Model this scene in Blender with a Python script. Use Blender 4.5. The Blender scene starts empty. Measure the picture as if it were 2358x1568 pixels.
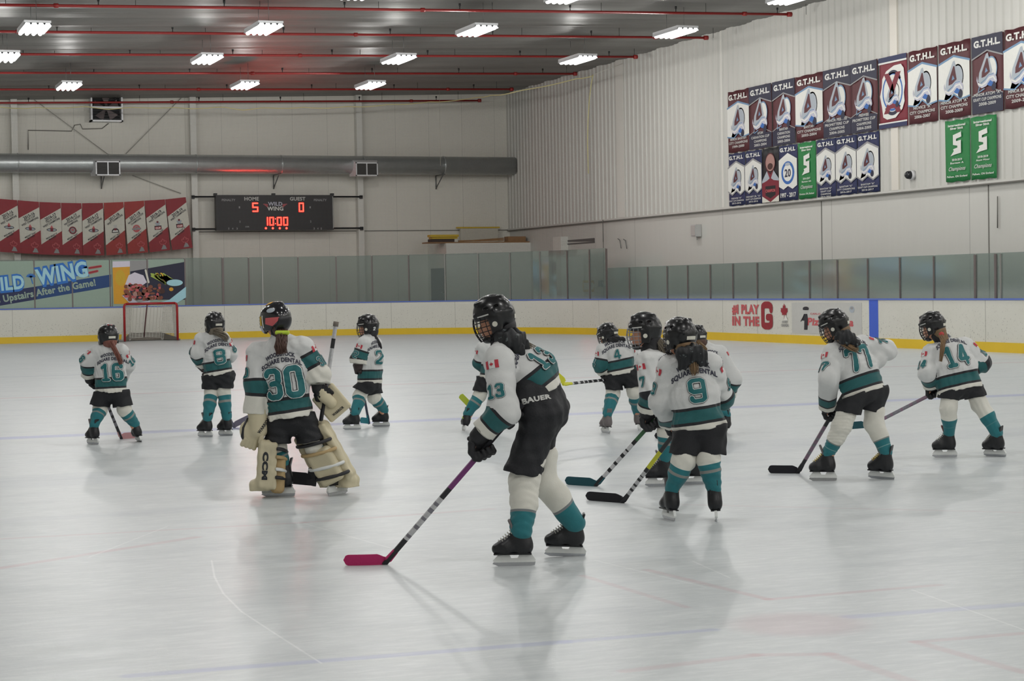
import bpy, bmesh, math, random
import numpy as np
from mathutils import Vector, Matrix
from mathutils.bvhtree import BVHTree
random.seed(7); RNG = np.random.RandomState(7)
S = bpy.context.scene
COL = S.collection
PI = math.pi

# ---------------------------------------------------------------- camera
IW, IH, F = 2358.0, 1568.0, 4417.0
CX, CY, HC = 1179.0, 784.0, 1.48
_v2 = np.array([-460 - CX, 690 - CY, F]); _v1 = np.array([13100 - CX, 452 - CY, F])
_Y = _v2 / np.linalg.norm(_v2)
_X = _v1 - _Y * _v1.dot(_Y); _X /= np.linalg.norm(_X)
_Z = np.cross(_Y, _X); _Z = -_Z if _Z[1] > 0 else _Z
RC = np.array([_X, _Y, _Z])            # world = RC @ (right, down, forward)
cam_d = bpy.data.cameras.new('camera'); cam = bpy.data.objects.new('camera', cam_d); COL.objects.link(cam)
cam_d.sensor_width = 36.0; cam_d.lens = F * 36.0 / IW; cam_d.clip_start = 0.05; cam_d.clip_end = 300
_M = Matrix.Identity(4)
for _i in range(3):
    _M[_i][0] = RC[_i][0]; _M[_i][1] = -RC[_i][1]; _M[_i][2] = -RC[_i][2]
_M[2][3] = HC
cam.matrix_world = _M
S.camera = cam
ER = Vector((RC[0][0], RC[1][0], 0)).normalized()      # horizontal direction to the right of the view
EF = Vector((RC[0][2], RC[1][2], 0)).normalized()      # horizontal direction away from the viewer

# ---------------------------------------------------------------- exposure and world
S.view_settings.view_transform = 'Standard'; S.view_settings.look = 'None'
S.view_settings.gamma = 1.0; S.view_settings.use_curve_mapping = False
S.view_settings.exposure = 0.0
S.cycles.max_bounces = 5; S.cycles.diffuse_bounces = 3; S.cycles.glossy_bounces = 2; S.cycles.transmission_bounces = 2; S.cycles.transparent_max_bounces = 10
S.cycles.use_adaptive_sampling = True; S.cycles.adaptive_threshold = 0.04
LAMP_W = 22.0           # watts of one high-bay fixture, downward
LAMP_P = 118.0           # and its glow to the sides
W = bpy.data.worlds.new('world'); S.world = W; W.use_nodes = True
W.node_tree.nodes['Background'].inputs[0].default_value = (0.50, 0.52, 0.52, 1)
W.node_tree.nodes['Background'].inputs[1].default_value = 0.25

# ---------------------------------------------------------------- where things stand: from a measured sight line to a point on a known plane
def ray(px, py): return RC @ np.array([px - CX, py - CY, F])
def pt(px, py, d):
    r = ray(px, py) * (d / F); return Vector((r[0], r[1], r[2] + HC))
def onz(px, py, z=0.0):
    r = ray(px, py); t = (z - HC) / r[2]; return Vector((r[0] * t, r[1] * t, z))
def onx(px, py, x):
    r = ray(px, py); t = x / r[0]; return Vector((x, r[1] * t, r[2] * t + HC))
def ony(px, py, y):
    r = ray(px, py); t = y / r[1]; return Vector((r[0] * t, y, r[2] * t + HC))
def proj(p):
    c = RC.T @ (np.array(p) - np.array([0, 0, HC])); return CX + F * c[0] / c[2], CY + F * c[1] / c[2], c[2]

# ---------------------------------------------------------------- materials
def lin(c):
    o = []
    for v in c[:3]:
        v = v / 255.0; o.append(v / 12.92 if v <= 0.04045 else ((v + 0.055) / 1.055) ** 2.4)
    return (o[0], o[1], o[2], 1.0)
class NT:
    def __init__(s, m): s.t = m.node_tree; s.n = s.t.nodes; s.l = s.t.links
    def add(s, ty, **k):
        n = s.n.new(ty)
        for a, b in k.items(): setattr(n, a, b)
        return n
    def link(s, a, b): s.l.new(a, b)
    def math(s, op, a, b=None, c=None, clamp=False):
        n = s.n.new('ShaderNodeMath'); n.operation = op; n.use_clamp = clamp
        for i, v in enumerate((a, b, c)):
            if v is None: continue
            if isinstance(v, (int, float)): n.inputs[i].default_value = v
            else: s.l.new(v, n.inputs[i])
        return n.outputs[0]
    def mix(s, f, a, b, mode='MIX'):
        n = s.n.new('ShaderNodeMix'); n.data_type = 'RGBA'; n.blend_type = mode
        for sock, v in ((n.inputs[0], f), (n.inputs[6], a), (n.inputs[7], b)):
            if isinstance(v, (int, float)): sock.default_value = v
            elif isinstance(v, tuple): sock.default_value = v
            else: s.l.new(v, sock)
        return n.outputs[2]
    def noise(s, scale, detail=2, vec=None, rough=0.5):
        n = s.n.new('ShaderNodeTexNoise'); n.inputs['Scale'].default_value = scale
        n.inputs['Detail'].default_value = detail; n.inputs['Roughness'].default_value = rough
        if vec is not None: s.l.new(vec, n.inputs['Vector'])
        return n.outputs[0]
    def coord(s, k='Object'): return s.n.new('ShaderNodeTexCoord').outputs[k]
    def pos(s): return s.n.new('ShaderNodeNewGeometry').outputs['Position']
    def sep(s, v):
        n = s.n.new('ShaderNodeSeparateXYZ'); s.l.new(v, n.inputs[0]); return n.outputs
    def scale(s, v, sc, loc=(0, 0, 0), rot=(0, 0, 0)):
        n = s.n.new('ShaderNodeMapping'); n.inputs['Scale'].default_value = sc; n.inputs['Location'].default_value = loc
        n.inputs['Rotation'].default_value = rot
        s.l.new(v, n.inputs[0]); return n.outputs[0]
    def ramp(s, f, stops, interp='LINEAR'):
        n = s.n.new('ShaderNodeValToRGB'); cr = n.color_ramp; cr.interpolation = interp
        while len(cr.elements) > 1: cr.elements.remove(cr.elements[-1])
        cr.elements[0].position = stops[0][0]; cr.elements[0].color = stops[0][1]
        for p, c in stops[1:]:
            e = cr.elements.new(p); e.color = c
        s.l.new(f, n.inputs[0]); return n.outputs[0]
    def bump(s, h, dist=0.002, strength=1.0):
        n = s.n.new('ShaderNodeBump'); n.inputs['Distance'].default_value = dist; n.inputs['Strength'].default_value = strength
        s.l.new(h, n.inputs['Height']); return n.outputs[0]
def setv(bsdf, **k):
    for a, b in k.items():
        bsdf.inputs[a.replace('_', ' ')].default_value = b
MATS = {}
def pm(name, col, rough=0.6, metal=0.0, ns=40.0, amt=0.06, bump=0.0, spec=0.5, emit=None, coat=0.0, sheen=0.0, bs=None):
    """principled material, its colour varied by a noise"""
    if name in MATS: return MATS[name]
    m = bpy.data.materials.new(name); m.use_nodes = True; t = NT(m); b = t.n['Principled BSDF']
    c = lin(col); cc = t.coord()
    n = t.noise(ns, 3, cc)
    dark = tuple(v * (1 - amt) for v in c[:3]) + (1,); lite = tuple(min(1, v * (1 + amt)) for v in c[:3]) + (1,)
    t.link(t.mix(n, dark, lite), b.inputs['Base Color'])
    setv(b, Roughness=rough, Metallic=metal, Coat_Weight=coat)
    b.inputs['Specular IOR Level'].default_value = spec
    if sheen: b.inputs['Sheen Weight'].default_value = sheen
    if bump: t.link(t.bump(t.noise(bs or ns * 2, 3, cc), bump), b.inputs['Normal'])
    if emit:
        b.inputs['Emission Color'].default_value = c; b.inputs['Emission Strength'].default_value = emit
    MATS[name] = m; return m

# ---------------------------------------------------------------- objects
def tag(o, label=None, cat=None, group=None, kind=None):
    if label: o['label'] = label
    if cat: o['category'] = cat
    if group: o['group'] = group
    if kind: o['kind'] = kind
    return o
def empty(name, loc=(0, 0, 0), label=None, cat=None, group=None):
    o = bpy.data.objects.new(name, None); COL.objects.link(o); o.location = loc; o.empty_display_size = 0.1
    return tag(o, label, cat, group)
def world_of(o):
    m = o.matrix_basis.copy()
    while o.parent: m = o.parent.matrix_basis @ m; o = o.parent
    return m
def attach(o, parent, keep=True):
    """children are built in world coordinates; the offset goes into the basis matrix"""
    if parent is None: return o
    if keep: o.matrix_basis = world_of(parent).inverted() @ o.matrix_basis
    o.parent = parent
    return o
def link(name, me, mats=None, parent=None, keep=True, matrix=None):
    o = bpy.data.objects.new(name, me); COL.objects.link(o)
    if mats is not None:
        for m in (mats if isinstance(mats, (list, tuple)) else [mats]): me.materials.append(m)
    if matrix is not None: o.matrix_basis = matrix
    return attach(o, parent, keep)
def smooth(me, on=True):
    me.polygons.foreach_set('use_smooth', [on] * len(me.polygons)); return me

class MB:
    """mesh collector: boxes, tubes, lathes, polygons -> ONE mesh"""
    def __init__(s): s.v = []; s.f = []; s.m = []; s.sm = []
    def raw(s, vs, fs, mi=0, sm=False):
        b = len(s.v); s.v += [tuple(v) for v in vs]; s.f += [tuple(i + b for i in f) for f in fs]
        s.m += [mi] * len(fs); s.sm += [sm] * len(fs); return s
    def box(s, lo, hi, mi=0, mat=None):
        x0, y0, z0 = lo; x1, y1, z1 = hi
        vs = [Vector(p) for p in ((x0, y0, z0), (x1, y0, z0), (x1, y1, z0), (x0, y1, z0), (x0, y0, z1), (x1, y0, z1), (x1, y1, z1), (x0, y1, z1))]
        if mat is not None: vs = [mat @ v for v in vs]
        return s.raw(vs, [(0, 3, 2, 1), (4, 5, 6, 7), (0, 1, 5, 4), (1, 2, 6, 5), (2, 3, 7, 6), (3, 0, 4, 7)], mi)
    def tube(s, pts, r, n=8, mi=0, caps=True, sm=True, flat=None, up=None):
        pts = [Vector(p) for p in pts]; k = len(pts)
        rs = r if isinstance(r, (list, tuple)) else [r] * k
        vs = []; prev = None
        for i, p in enumerate(pts):
            d = (pts[min(i + 1, k - 1)] - pts[max(i - 1, 0)]).normalized()
            if prev is None:
                a = Vector(up) if up else (Vector((0, 0, 1)) if abs(d.z) < 0.9 else Vector((1, 0, 0)))
                x = d.cross(a).normalized()
            else:
                x = (prev - d * prev.dot(d)).normalized()
            prev = x; y = d.cross(x)
            fx, fy = flat if flat else (1, 1)
            for j in range(n):
                a = 2 * PI * (j + 0.5) / n; vs.append(p + (x * math.cos(a) * fx + y * math.sin(a) * fy) * rs[i])
        fs = [(i * n + j, i * n + (j + 1) % n, (i + 1) * n + (j + 1) % n, (i + 1) * n + j) for i in range(k - 1) for j in range(n)]
        if caps: fs += [tuple(reversed(range(n))), tuple((k - 1) * n + j for j in range(n))]
        return s.raw(vs, fs, mi, sm)
    def lathe(s, prof, M=None, n=24, mi=0, sm=True):
        vs = []; k = len(prof)
        for r, z in prof:
            for j in range(n):
                a = 2 * PI * j / n; v = Vector((r * math.cos(a), r * math.sin(a), z)); vs.append(M @ v if M is not None else v)
        fs = [(i * n + j, i * n + (j + 1) % n, (i + 1) * n + (j + 1) % n, (i + 1) * n + j) for i in range(k - 1) for j in range(n)]
        return s.raw(vs, fs, mi, sm)
    def prism(s, poly, o, U, V, N, t, mi=0):
        """polygon in the (U,V) plane extruded by t along N"""
        n = len(poly); o, U, V, N = map(Vector, (o, U, V, N))
        a = [o + U * p[0] + V * p[1] for p in poly]; b = [p + N * t for p in a]
        fs = [tuple(reversed(range(n))), tuple(range(n, 2 * n))] + [(i, (i + 1) % n, n + (i + 1) % n, n + i) for i in range(n)]
        return s.raw(a + b, fs, mi)
    def mesh(s, name='m'):
        me = bpy.data.meshes.new(name); me.from_pydata(s.v, [], s.f)
        me.polygons.foreach_set('material_index', s.m); me.polygons.foreach_set('use_smooth', s.sm); me.update(); return me
    def obj(s, name, mats, parent=None, **k): return link(name, s.mesh(name), mats, parent, **k)

# ---------------------------------------------------------------- flat artwork: letters, digits and shapes as layered thin meshes
_TXT = {}
def text_faces(txt, bold=0.0, shear=0.0):
    key = (txt, bold, shear)
    if key in _TXT: return _TXT[key]
    c = bpy.data.curves.new('t', 'FONT'); c.body = txt; c.size = 1.0; c.offset = bold; c.resolution_u = 3; c.shear = shear
    c.space_character = 1.0 + bold * 1.6
    o = bpy.data.objects.new('t', c); me = o.to_mesh()
    vs = np.array([v.co[:2] for v in me.vertices]) if len(me.vertices) else np.zeros((0, 2))
    fs = [tuple(p.vertices) for p in me.polygons]
    o.to_mesh_clear(); bpy.data.objects.remove(o); bpy.data.curves.remove(c)
    if len(vs):
        lo = vs.min(0); hi = vs.max(0); vs = (vs - [lo[0], 0]); w = hi[0] - lo[0]
    else: w = 0
    _TXT[key] = (vs, fs, w); return _TXT[key]
CAPH = 0.73
DIG = {
 '0': [[(.12, 0), (0, .1), (0, .9), (.12, 1), (.48, 1), (.6, .9), (.6, .1), (.48, 0), (.12, 0)]],
 '1': [[(.08, .84), (.34, 1), (.34, 0)], [(.1, 0), (.58, 0)]],
 '2': [[(0, .76), (0, .9), (.12, 1), (.48, 1), (.6, .9), (.6, .62), (0, .14), (0, 0), (.6, 0)]],
 '3': [[(0, .86), (0, .9), (.12, 1), (.48, 1), (.6, .9), (.6, .6), (.5, .52), (.25, .52)], [(.5, .52), (.6, .42), (.6, .1), (.48, 0), (.12, 0), (0, .1), (0, .14)]],
 '4': [[(.46, 0), (.46, 1), (.36, 1), (0, .36), (0, .26), (.64, .26)]],
 '5': [[(.6, 1), (0, 1), (0, .56), (.48, .56), (.6, .46), (.6, .1), (.48, 0), (.12, 0), (0, .1), (0, .2)]],
 '6': [[(.6, .82), (.6, .9), (.48, 1), (.12, 1), (0, .9), (0, .1), (.12, 0), (.48, 0), (.6, .1), (.6, .44), (.48, .54), (0, .54)]],
 '7': [[(0, .84), (0, 1), (.6, 1), (.6, .86), (.26, 0)]],
 '8': [[(.12, .52), (0, .62), (0, .9), (.12, 1), (.48, 1), (.6, .9), (.6, .62), (.48, .52), (.12, .52), (0, .42), (0, .1), (.12, 0), (.48, 0), (.6, .1), (.6, .42), (.48, .52)]],
 '9': [[(0, .18), (0, .1), (.12, 0), (.48, 0), (.6, .1), (.6, .9), (.48, 1), (.12, 1), (0, .9), (0, .56), (.12, .46), (.6, .46)]],
}
LEAF = [(0, 1), (.13, .74), (.28, .82), (.22, .42), (.42, .62), (.46, .5), (.7, .54), (.62, .33), (.74, .26), (.4, -.02), (.44, -.16), (.05, -.1), (.03, -.5)]
LEAF = LEAF + [(-x, y) for x, y in reversed(LEAF[1:])]
class Paint:
    """2-D artwork; every entry carries a colour name and a layer"""
    def __init__(s): s.items = []; s.stack = [(1, 0, 0, 0, 1, 0)]
    def T(s, x, y):
        a, b, c, d, e, f = s.stack[-1]; return (a * x + b * y + c, d * x + e * y + f)
    def push(s, ox=0, oy=0, sc=1.0, rot=0.0, sy=None):
        a, b, c, d, e, f = s.stack[-1]; sy = sc if sy is None else sy
        cr, sr = math.cos(rot), math.sin(rot); A, B, D, E = cr * sc, -sr * sy, sr * sc, cr * sy
        s.stack.append((a * A + b * D, a * B + b * E, a * ox + b * oy + c, d * A + e * D, d * B + e * E, d * ox + e * oy + f)); return s
    def pop(s): s.stack.pop(); return s
    def poly(s, pts, col, layer=1):
        s.items.append(([s.T(*p) for p in pts], [tuple(range(len(pts)))], col, layer)); return s
    def rect(s, x0, y0, x1, y1, col, layer=1): return s.poly([(x0, y0), (x1, y0), (x1, y1), (x0, y1)], col, layer)
    def ell(s, x, y, rx, ry, col, layer=1, n=24, a0=0, a1=2 * PI):
        full = abs(a1 - a0) > 6.28; k = n if full else n + 1
        return s.poly([(x + rx * math.cos(a0 + (a1 - a0) * i / n), y + ry * math.sin(a0 + (a1 - a0) * i / n)) for i in range(k)], col, layer)
    def ring(s, x, y, rx, ry, w, col, layer=1, n=28, a0=0, a1=2 * PI):
        for i in range(n):
            a, b = a0 + (a1 - a0) * i / n, a0 + (a1 - a0) * (i + 1) / n
            s.poly([(x + rx * math.cos(a), y + ry * math.sin(a)), (x + rx * math.cos(b), y + ry * math.sin(b)),
                    (x + (rx - w) * math.cos(b), y + (ry - w) * math.sin(b)), (x + (rx - w) * math.cos(a), y + (ry - w) * math.sin(a))], col, layer)
        return s
    def stroke(s, pts, w, col, layer=1):
        for i_, (a, b) in enumerate(zip(pts[:-1], pts[1:])):
            a = Vector(a); b = Vector(b); d = (b - a)
            if d.length < 1e-6: continue
            d.normalize(); n = Vector((-d.y, d.x)) * w / 2
            s.poly([tuple(a + n), tuple(a - n), tuple(b - n), tuple(b + n)][::-1], col, layer + .04 * i_)
        for i_, p in enumerate(pts): s.poly([(p[0] + w / 2 * math.cos(PI / 8 + PI / 4 * i), p[1] + w / 2 * math.sin(PI / 8 + PI / 4 * i)) for i in range(8)], col, layer + .02 + .04 * i_)
        return s
    def text(s, txt, x, y, h, col, layer=2, align='C', bold=0.02, width=None, shear=0.0, arc=0.0):
        """x,y: baseline anchor; h: capital height; width: fit to this width"""
        vs, fs, w = text_faces(txt, bold, shear)
        if not len(vs): return s
        sc = h / CAPH; sx = sc if width is None else width / w; W_ = w * sx
        ox = x - (W_ / 2 if align == 'C' else (W_ if align == 'R' else 0))
        P2 = []
        for v in vs:
            u = ox + v[0] * sx; vv = y + v[1] * sc - arc * ((u - x) ** 2); P2.append(s.T(u, vv))
        s.items.append((P2, fs, col, layer)); return s
    def number(s, txt, x, y, h, w_, col='teal', l0=1, out=('black', 'white'), gap=0.30):
        """athletic block number centred at x with its foot at y"""
        h = h * .92; sw = h * w_; n = len(txt); kx = 0.62 if n > 1 else 0.86; dw = 0.6 * h * kx; adv = dw + sw + h * gap
        tot = adv * (n - 1) + dw; k = 0
        for ch in txt:
            ox = x - tot / 2 + k * adv
            for st in DIG[ch]:
                pts = [(ox + p[0] * h * kx, y + sw / 2 + p[1] * (h - sw)) for p in st]
                s.stroke(pts, sw + h * 0.10, out[0], l0); s.stroke(pts, sw + h * 0.06, out[1], l0 + 1); s.stroke(pts, sw, col, l0 + 2)
            k += 1
        return s
    def leaf(s, x, y, sc, col, layer=1, outline=None, lw=0.06):
        pts = [(x + p[0] * sc, y + p[1] * sc) for p in LEAF]
        if outline: s.stroke(pts + [pts[0]], lw * sc, outline, layer)
        else: s.poly(pts, col, layer)
        return s
    def build(s, pal, o, U, V, N, eps=0.0025, base=0.0, target=None, cell=None, reach=0.35, back=0.2, maxdepth=None):
        """mesh of all items on the plane (o,U,V,N), or wrapped onto target (a BVH)"""
        o, U, V, N = map(Vector, (o, U, V, N)); bm = bmesh.new(); names = []
        for pts, fs, col, layer in s.items:
            if col not in names: names.append(col)
            mi = names.index(col)
            vv = [bm.verts.new((p[0], p[1], layer)) for p in pts]
            for f in fs:
                try: fc = bm.faces.new([vv[i] for i in f]); fc.material_index = mi
                except ValueError: pass
        if cell:
            xs = [v.co.x for v in bm.verts]; ys = [v.co.y for v in bm.verts]
            for ax, lo, hi in ((0, min(xs), max(xs)), (1, min(ys), max(ys))):
                c = lo + cell
                while c < hi:
                    bmesh.ops.bisect_plane(bm, geom=bm.verts[:] + bm.edges[:] + bm.faces[:], plane_co=(c, 0, 0) if ax == 0 else (0, c, 0),
                                           plane_no=(1, 0, 0) if ax == 0 else (0, 1, 0), dist=1e-6)
                    c += cell
        dead = set()
        for v in bm.verts:
            u, w, l = v.co
            p = o + U * u + V * w
            if target is None: v.co = p + N * (base + eps * l); continue
            q = target.ray_cast(p + N * reach, -N, reach + back)
            if q[0] is None or q[1].dot(N) < 0.02: dead.add(v); continue
            nn = (N * 0.5 + q[1]).normalized()
            v.co = q[0] + nn * (base + eps * l)
        if dead: bmesh.ops.delete(bm, geom=list(dead), context='VERTS')
        me = bpy.data.meshes.new('art'); bm.to_mesh(me); bm.free()
        for c in names: me.materials.append(pal[c])
        # face the outward side
        return me

# ---------------------------------------------------------------- signed-distance modelling
def A(v): return np.array(v, dtype=float)
def nrm(v): v = A(v); return v / (np.linalg.norm(v) + 1e-12)
class Sh:
    def __init__(s, f, lo, hi): s.f = f; s.lo = A(lo); s.hi = A(hi)
def cone(a, b, ra, rb, side=None, k=1.0):
    """round cone a->b; with side and k the section is stretched k times along side"""
    a = A(a); b = A(b); ab = b - a; L2 = ab.dot(ab) + 1e-12
    if side is not None:
        sd = A(side); sd = sd - ab * sd.dot(ab) / L2; sd = nrm(sd)
    def f(P):
        q = P - a; t = np.clip(q @ ab / L2, 0, 1); q = q - t[:, None] * ab; r = ra + (rb - ra) * t
        if side is None: return np.sqrt((q * q).sum(1)) - r
        s_ = q @ sd; q2 = (q * q).sum(1) - s_ * s_
        return np.sqrt(np.maximum(q2, 0) + (s_ / k) ** 2) - r
    m = max(ra, rb) * max(1, k)
    return Sh(f, np.minimum(a, b) - m, np.maximum(a, b) + m)
def ball(c, r): return cone(c, A(c) + [0, 0, 1e-4], r, r)
def ellip(c, M, r):
    """ellipsoid; rows of M are its axes"""
    c = A(c); M = A(M); r = A(r)
    def f(P):
        q = (P - c) @ M.T; k0 = np.sqrt(((q / r) ** 2).sum(1)); k1 = np.sqrt(((q / (r * r)) ** 2).sum(1)) + 1e-9
        return k0 * (k0 - 1) / k1
    m = max(r); return Sh(f, c - m, c + m)
def rbox(c, M, h, rr):
    c = A(c); M = A(M); h = A(h) - rr
    def f(P):
        q = np.abs((P - c) @ M.T) - h
        return np.sqrt((np.maximum(q, 0) ** 2).sum(1)) + np.minimum(q.max(1), 0) - rr
    e = np.abs(M.T) @ (h + rr); return Sh(f, c - e, c + e)
def union(shs, k=0.0):
    fs = [s.f for s in shs]
    def f(P):
        d = fs[0](P)
        for g in fs[1:]:
            e = g(P)
            if k > 0:
                h = np.maximum(k - np.abs(d - e), 0) / k; d = np.minimum(d, e) - h * h * k * 0.25
            else: d = np.minimum(d, e)
        return d
    return Sh(f, np.min([s.lo for s in shs], 0), np.max([s.hi for s in shs], 0))
def cut(a, b, k=0.0):
    def f(P):
        d = a.f(P); e = -b.f(P)
        if k > 0:
            h = np.maximum(k - np.abs(d - e), 0) / k; return np.maximum(d, e) + h * h * k * 0.25
        return np.maximum(d, e)
    return Sh(f, a.lo, a.hi)
def clip(a, p, n):
    """keep the side where (x-p).n < 0"""
    p = A(p); n = nrm(n); return Sh(lambda P: np.maximum(a.f(P), (P - p) @ n), a.lo, a.hi)
def both(a, b): return Sh(lambda P: np.maximum(a.f(P), b.f(P)), np.maximum(a.lo, b.lo), np.minimum(a.hi, b.hi))
def rough_up(a, g): return Sh(lambda P: a.f(P) + g(P), a.lo - 0.01, a.hi + 0.01)
def folds(seed, amp, wl, stretch=(1, 1, 1)):
    r = np.random.RandomState(seed); K = [(r.normal(size=3) * stretch / wl * 3.3, r.rand() * 6.28) for _ in range(5)]
    def g(P):
        w = 0.8 * np.sin(P @ K[3][0] * .5 + K[3][1]); d = 0
        for q, ph in K[:3]: d = d + np.sin(P @ q + ph + w)
        return amp * d / 2.2
    return g
_ED = [(0, 1), (2, 3), (4, 5), (6, 7), (0, 2), (1, 3), (4, 6), (5, 7), (0, 4), (1, 5), (2, 6), (3, 7)]
_CO = np.array([[i & 1, (i >> 1) & 1, (i >> 2) & 1] for i in range(8)])
def sdf_mesh(sh, h, name='m', proj_it=2):
    lo = sh.lo - 2.5 * h; hi = sh.hi + 2.5 * h
    M = np.ceil((hi - lo) / (4 * h)).astype(int) + 1; N = M * 4
    ix = [lo[a] + (np.arange(M[a]) * 4 + 1.5) * h for a in range(3)]
    C = np.stack(np.meshgrid(*ix, indexing='ij'), -1).reshape(-1, 3)
    dc = sh.f(C).reshape(M)
    act = np.abs(dc) < 8.0 * h
    vals = np.repeat(np.repeat(np.repeat(dc, 4, 0), 4, 1), 4, 2)
    am = np.repeat(np.repeat(np.repeat(act, 4, 0), 4, 1), 4, 2)
    I = np.argwhere(am); vals[am] = sh.f(lo + I * h)
    ins = vals < 0
    c = sum(ins[x:N[0] - 1 + x, y:N[1] - 1 + y, z:N[2] - 1 + z].astype(np.int8) for x, y, z in _CO)
    cells = np.argwhere((c > 0) & (c < 8)); n = len(cells)
    if n == 0: return bpy.data.meshes.new(name)
    cid = -np.ones(N - 1, dtype=np.int64); cid[tuple(cells.T)] = np.arange(n)
    cv = np.stack([vals[tuple((cells + o).T)] for o in _CO], 1)
    acc = np.zeros((n, 3)); cnt = np.zeros(n)
    for a, b in _ED:
        va, vb = cv[:, a], cv[:, b]; m = (va < 0) != (vb < 0); t = np.where(m, va / np.where(m, va - vb, 1), 0)
        acc += np.where(m[:, None], _CO[a] + t[:, None] * (_CO[b] - _CO[a]), 0); cnt += m
    V = lo + (cells + acc / cnt[:, None]) * h
    for _ in range(proj_it):
        e = h * 0.25; d = sh.f(V); g = np.stack([sh.f(V + np.eye(3)[i] * e) - sh.f(V - np.eye(3)[i] * e) for i in range(3)], 1) / (2 * e)
        st = d[:, None] * g / np.maximum((g * g).sum(1), 0.2)[:, None]
        V = V - np.clip(st, -h * .6, h * .6)
    Q = []
    for ax in range(3):
        u, w = (ax + 1) % 3, (ax + 2) % 3
        sl0 = [slice(None)] * 3; sl1 = [slice(None)] * 3; sl0[ax] = slice(0, N[ax] - 1); sl1[ax] = slice(1, N[ax])
        a = ins[tuple(sl0)]; b = ins[tuple(sl1)]; E = np.argwhere(a != b)
        E = E[(E[:, u] > 0) & (E[:, w] > 0) & (E[:, u] < N[u] - 1) & (E[:, w] < N[w] - 1)]
        if not len(E): continue
        flip = ~a[tuple(E.T)]
        du = np.zeros(3, int); du[u] = 1; dw = np.zeros(3, int); dw[w] = 1
        q = np.stack([cid[tuple((E - du - dw).T)], cid[tuple((E - dw).T)], cid[tuple(E.T)], cid[tuple((E - du).T)]], 1)
        q[flip] = q[flip][:, ::-1]; Q.append(q)
    Q = np.concatenate(Q); Q = Q[(Q >= 0).all(1)]
    me = bpy.data.meshes.new(name); me.vertices.add(n); me.vertices.foreach_set('co', V.astype(np.float32).ravel())
    me.loops.add(len(Q) * 4); me.loops.foreach_set('vertex_index', Q.astype(np.int32).ravel())
    me.polygons.add(len(Q)); me.polygons.foreach_set('loop_start', np.arange(len(Q), dtype=np.int32) * 4)
    me.update(calc_edges=True); me.validate(); smooth(me)
    return me
def verts_of(me):
    a = np.empty(len(me.vertices) * 3, np.float32); me.vertices.foreach_get('co', a); return a.reshape(-1, 3).astype(float)
def attr(me, name, vals):
    a = me.attributes.new(name, 'FLOAT', 'POINT'); a.data.foreach_set('value', np.asarray(vals, np.float32))
def bvh_of(me): return BVHTree.FromPolygons([v.co for v in me.vertices], [p.vertices for p in me.polygons])
# ================================================================ THE RINK
XW, YW, XL, YB = 23.7, 64.0, -9.0, -9.0        # inner faces of the building
def zc(x): return 8.38 - 0.030 * (XW - x)       # the ceiling falls gently to the left
def structure(o): return tag(o, kind='structure')

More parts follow.
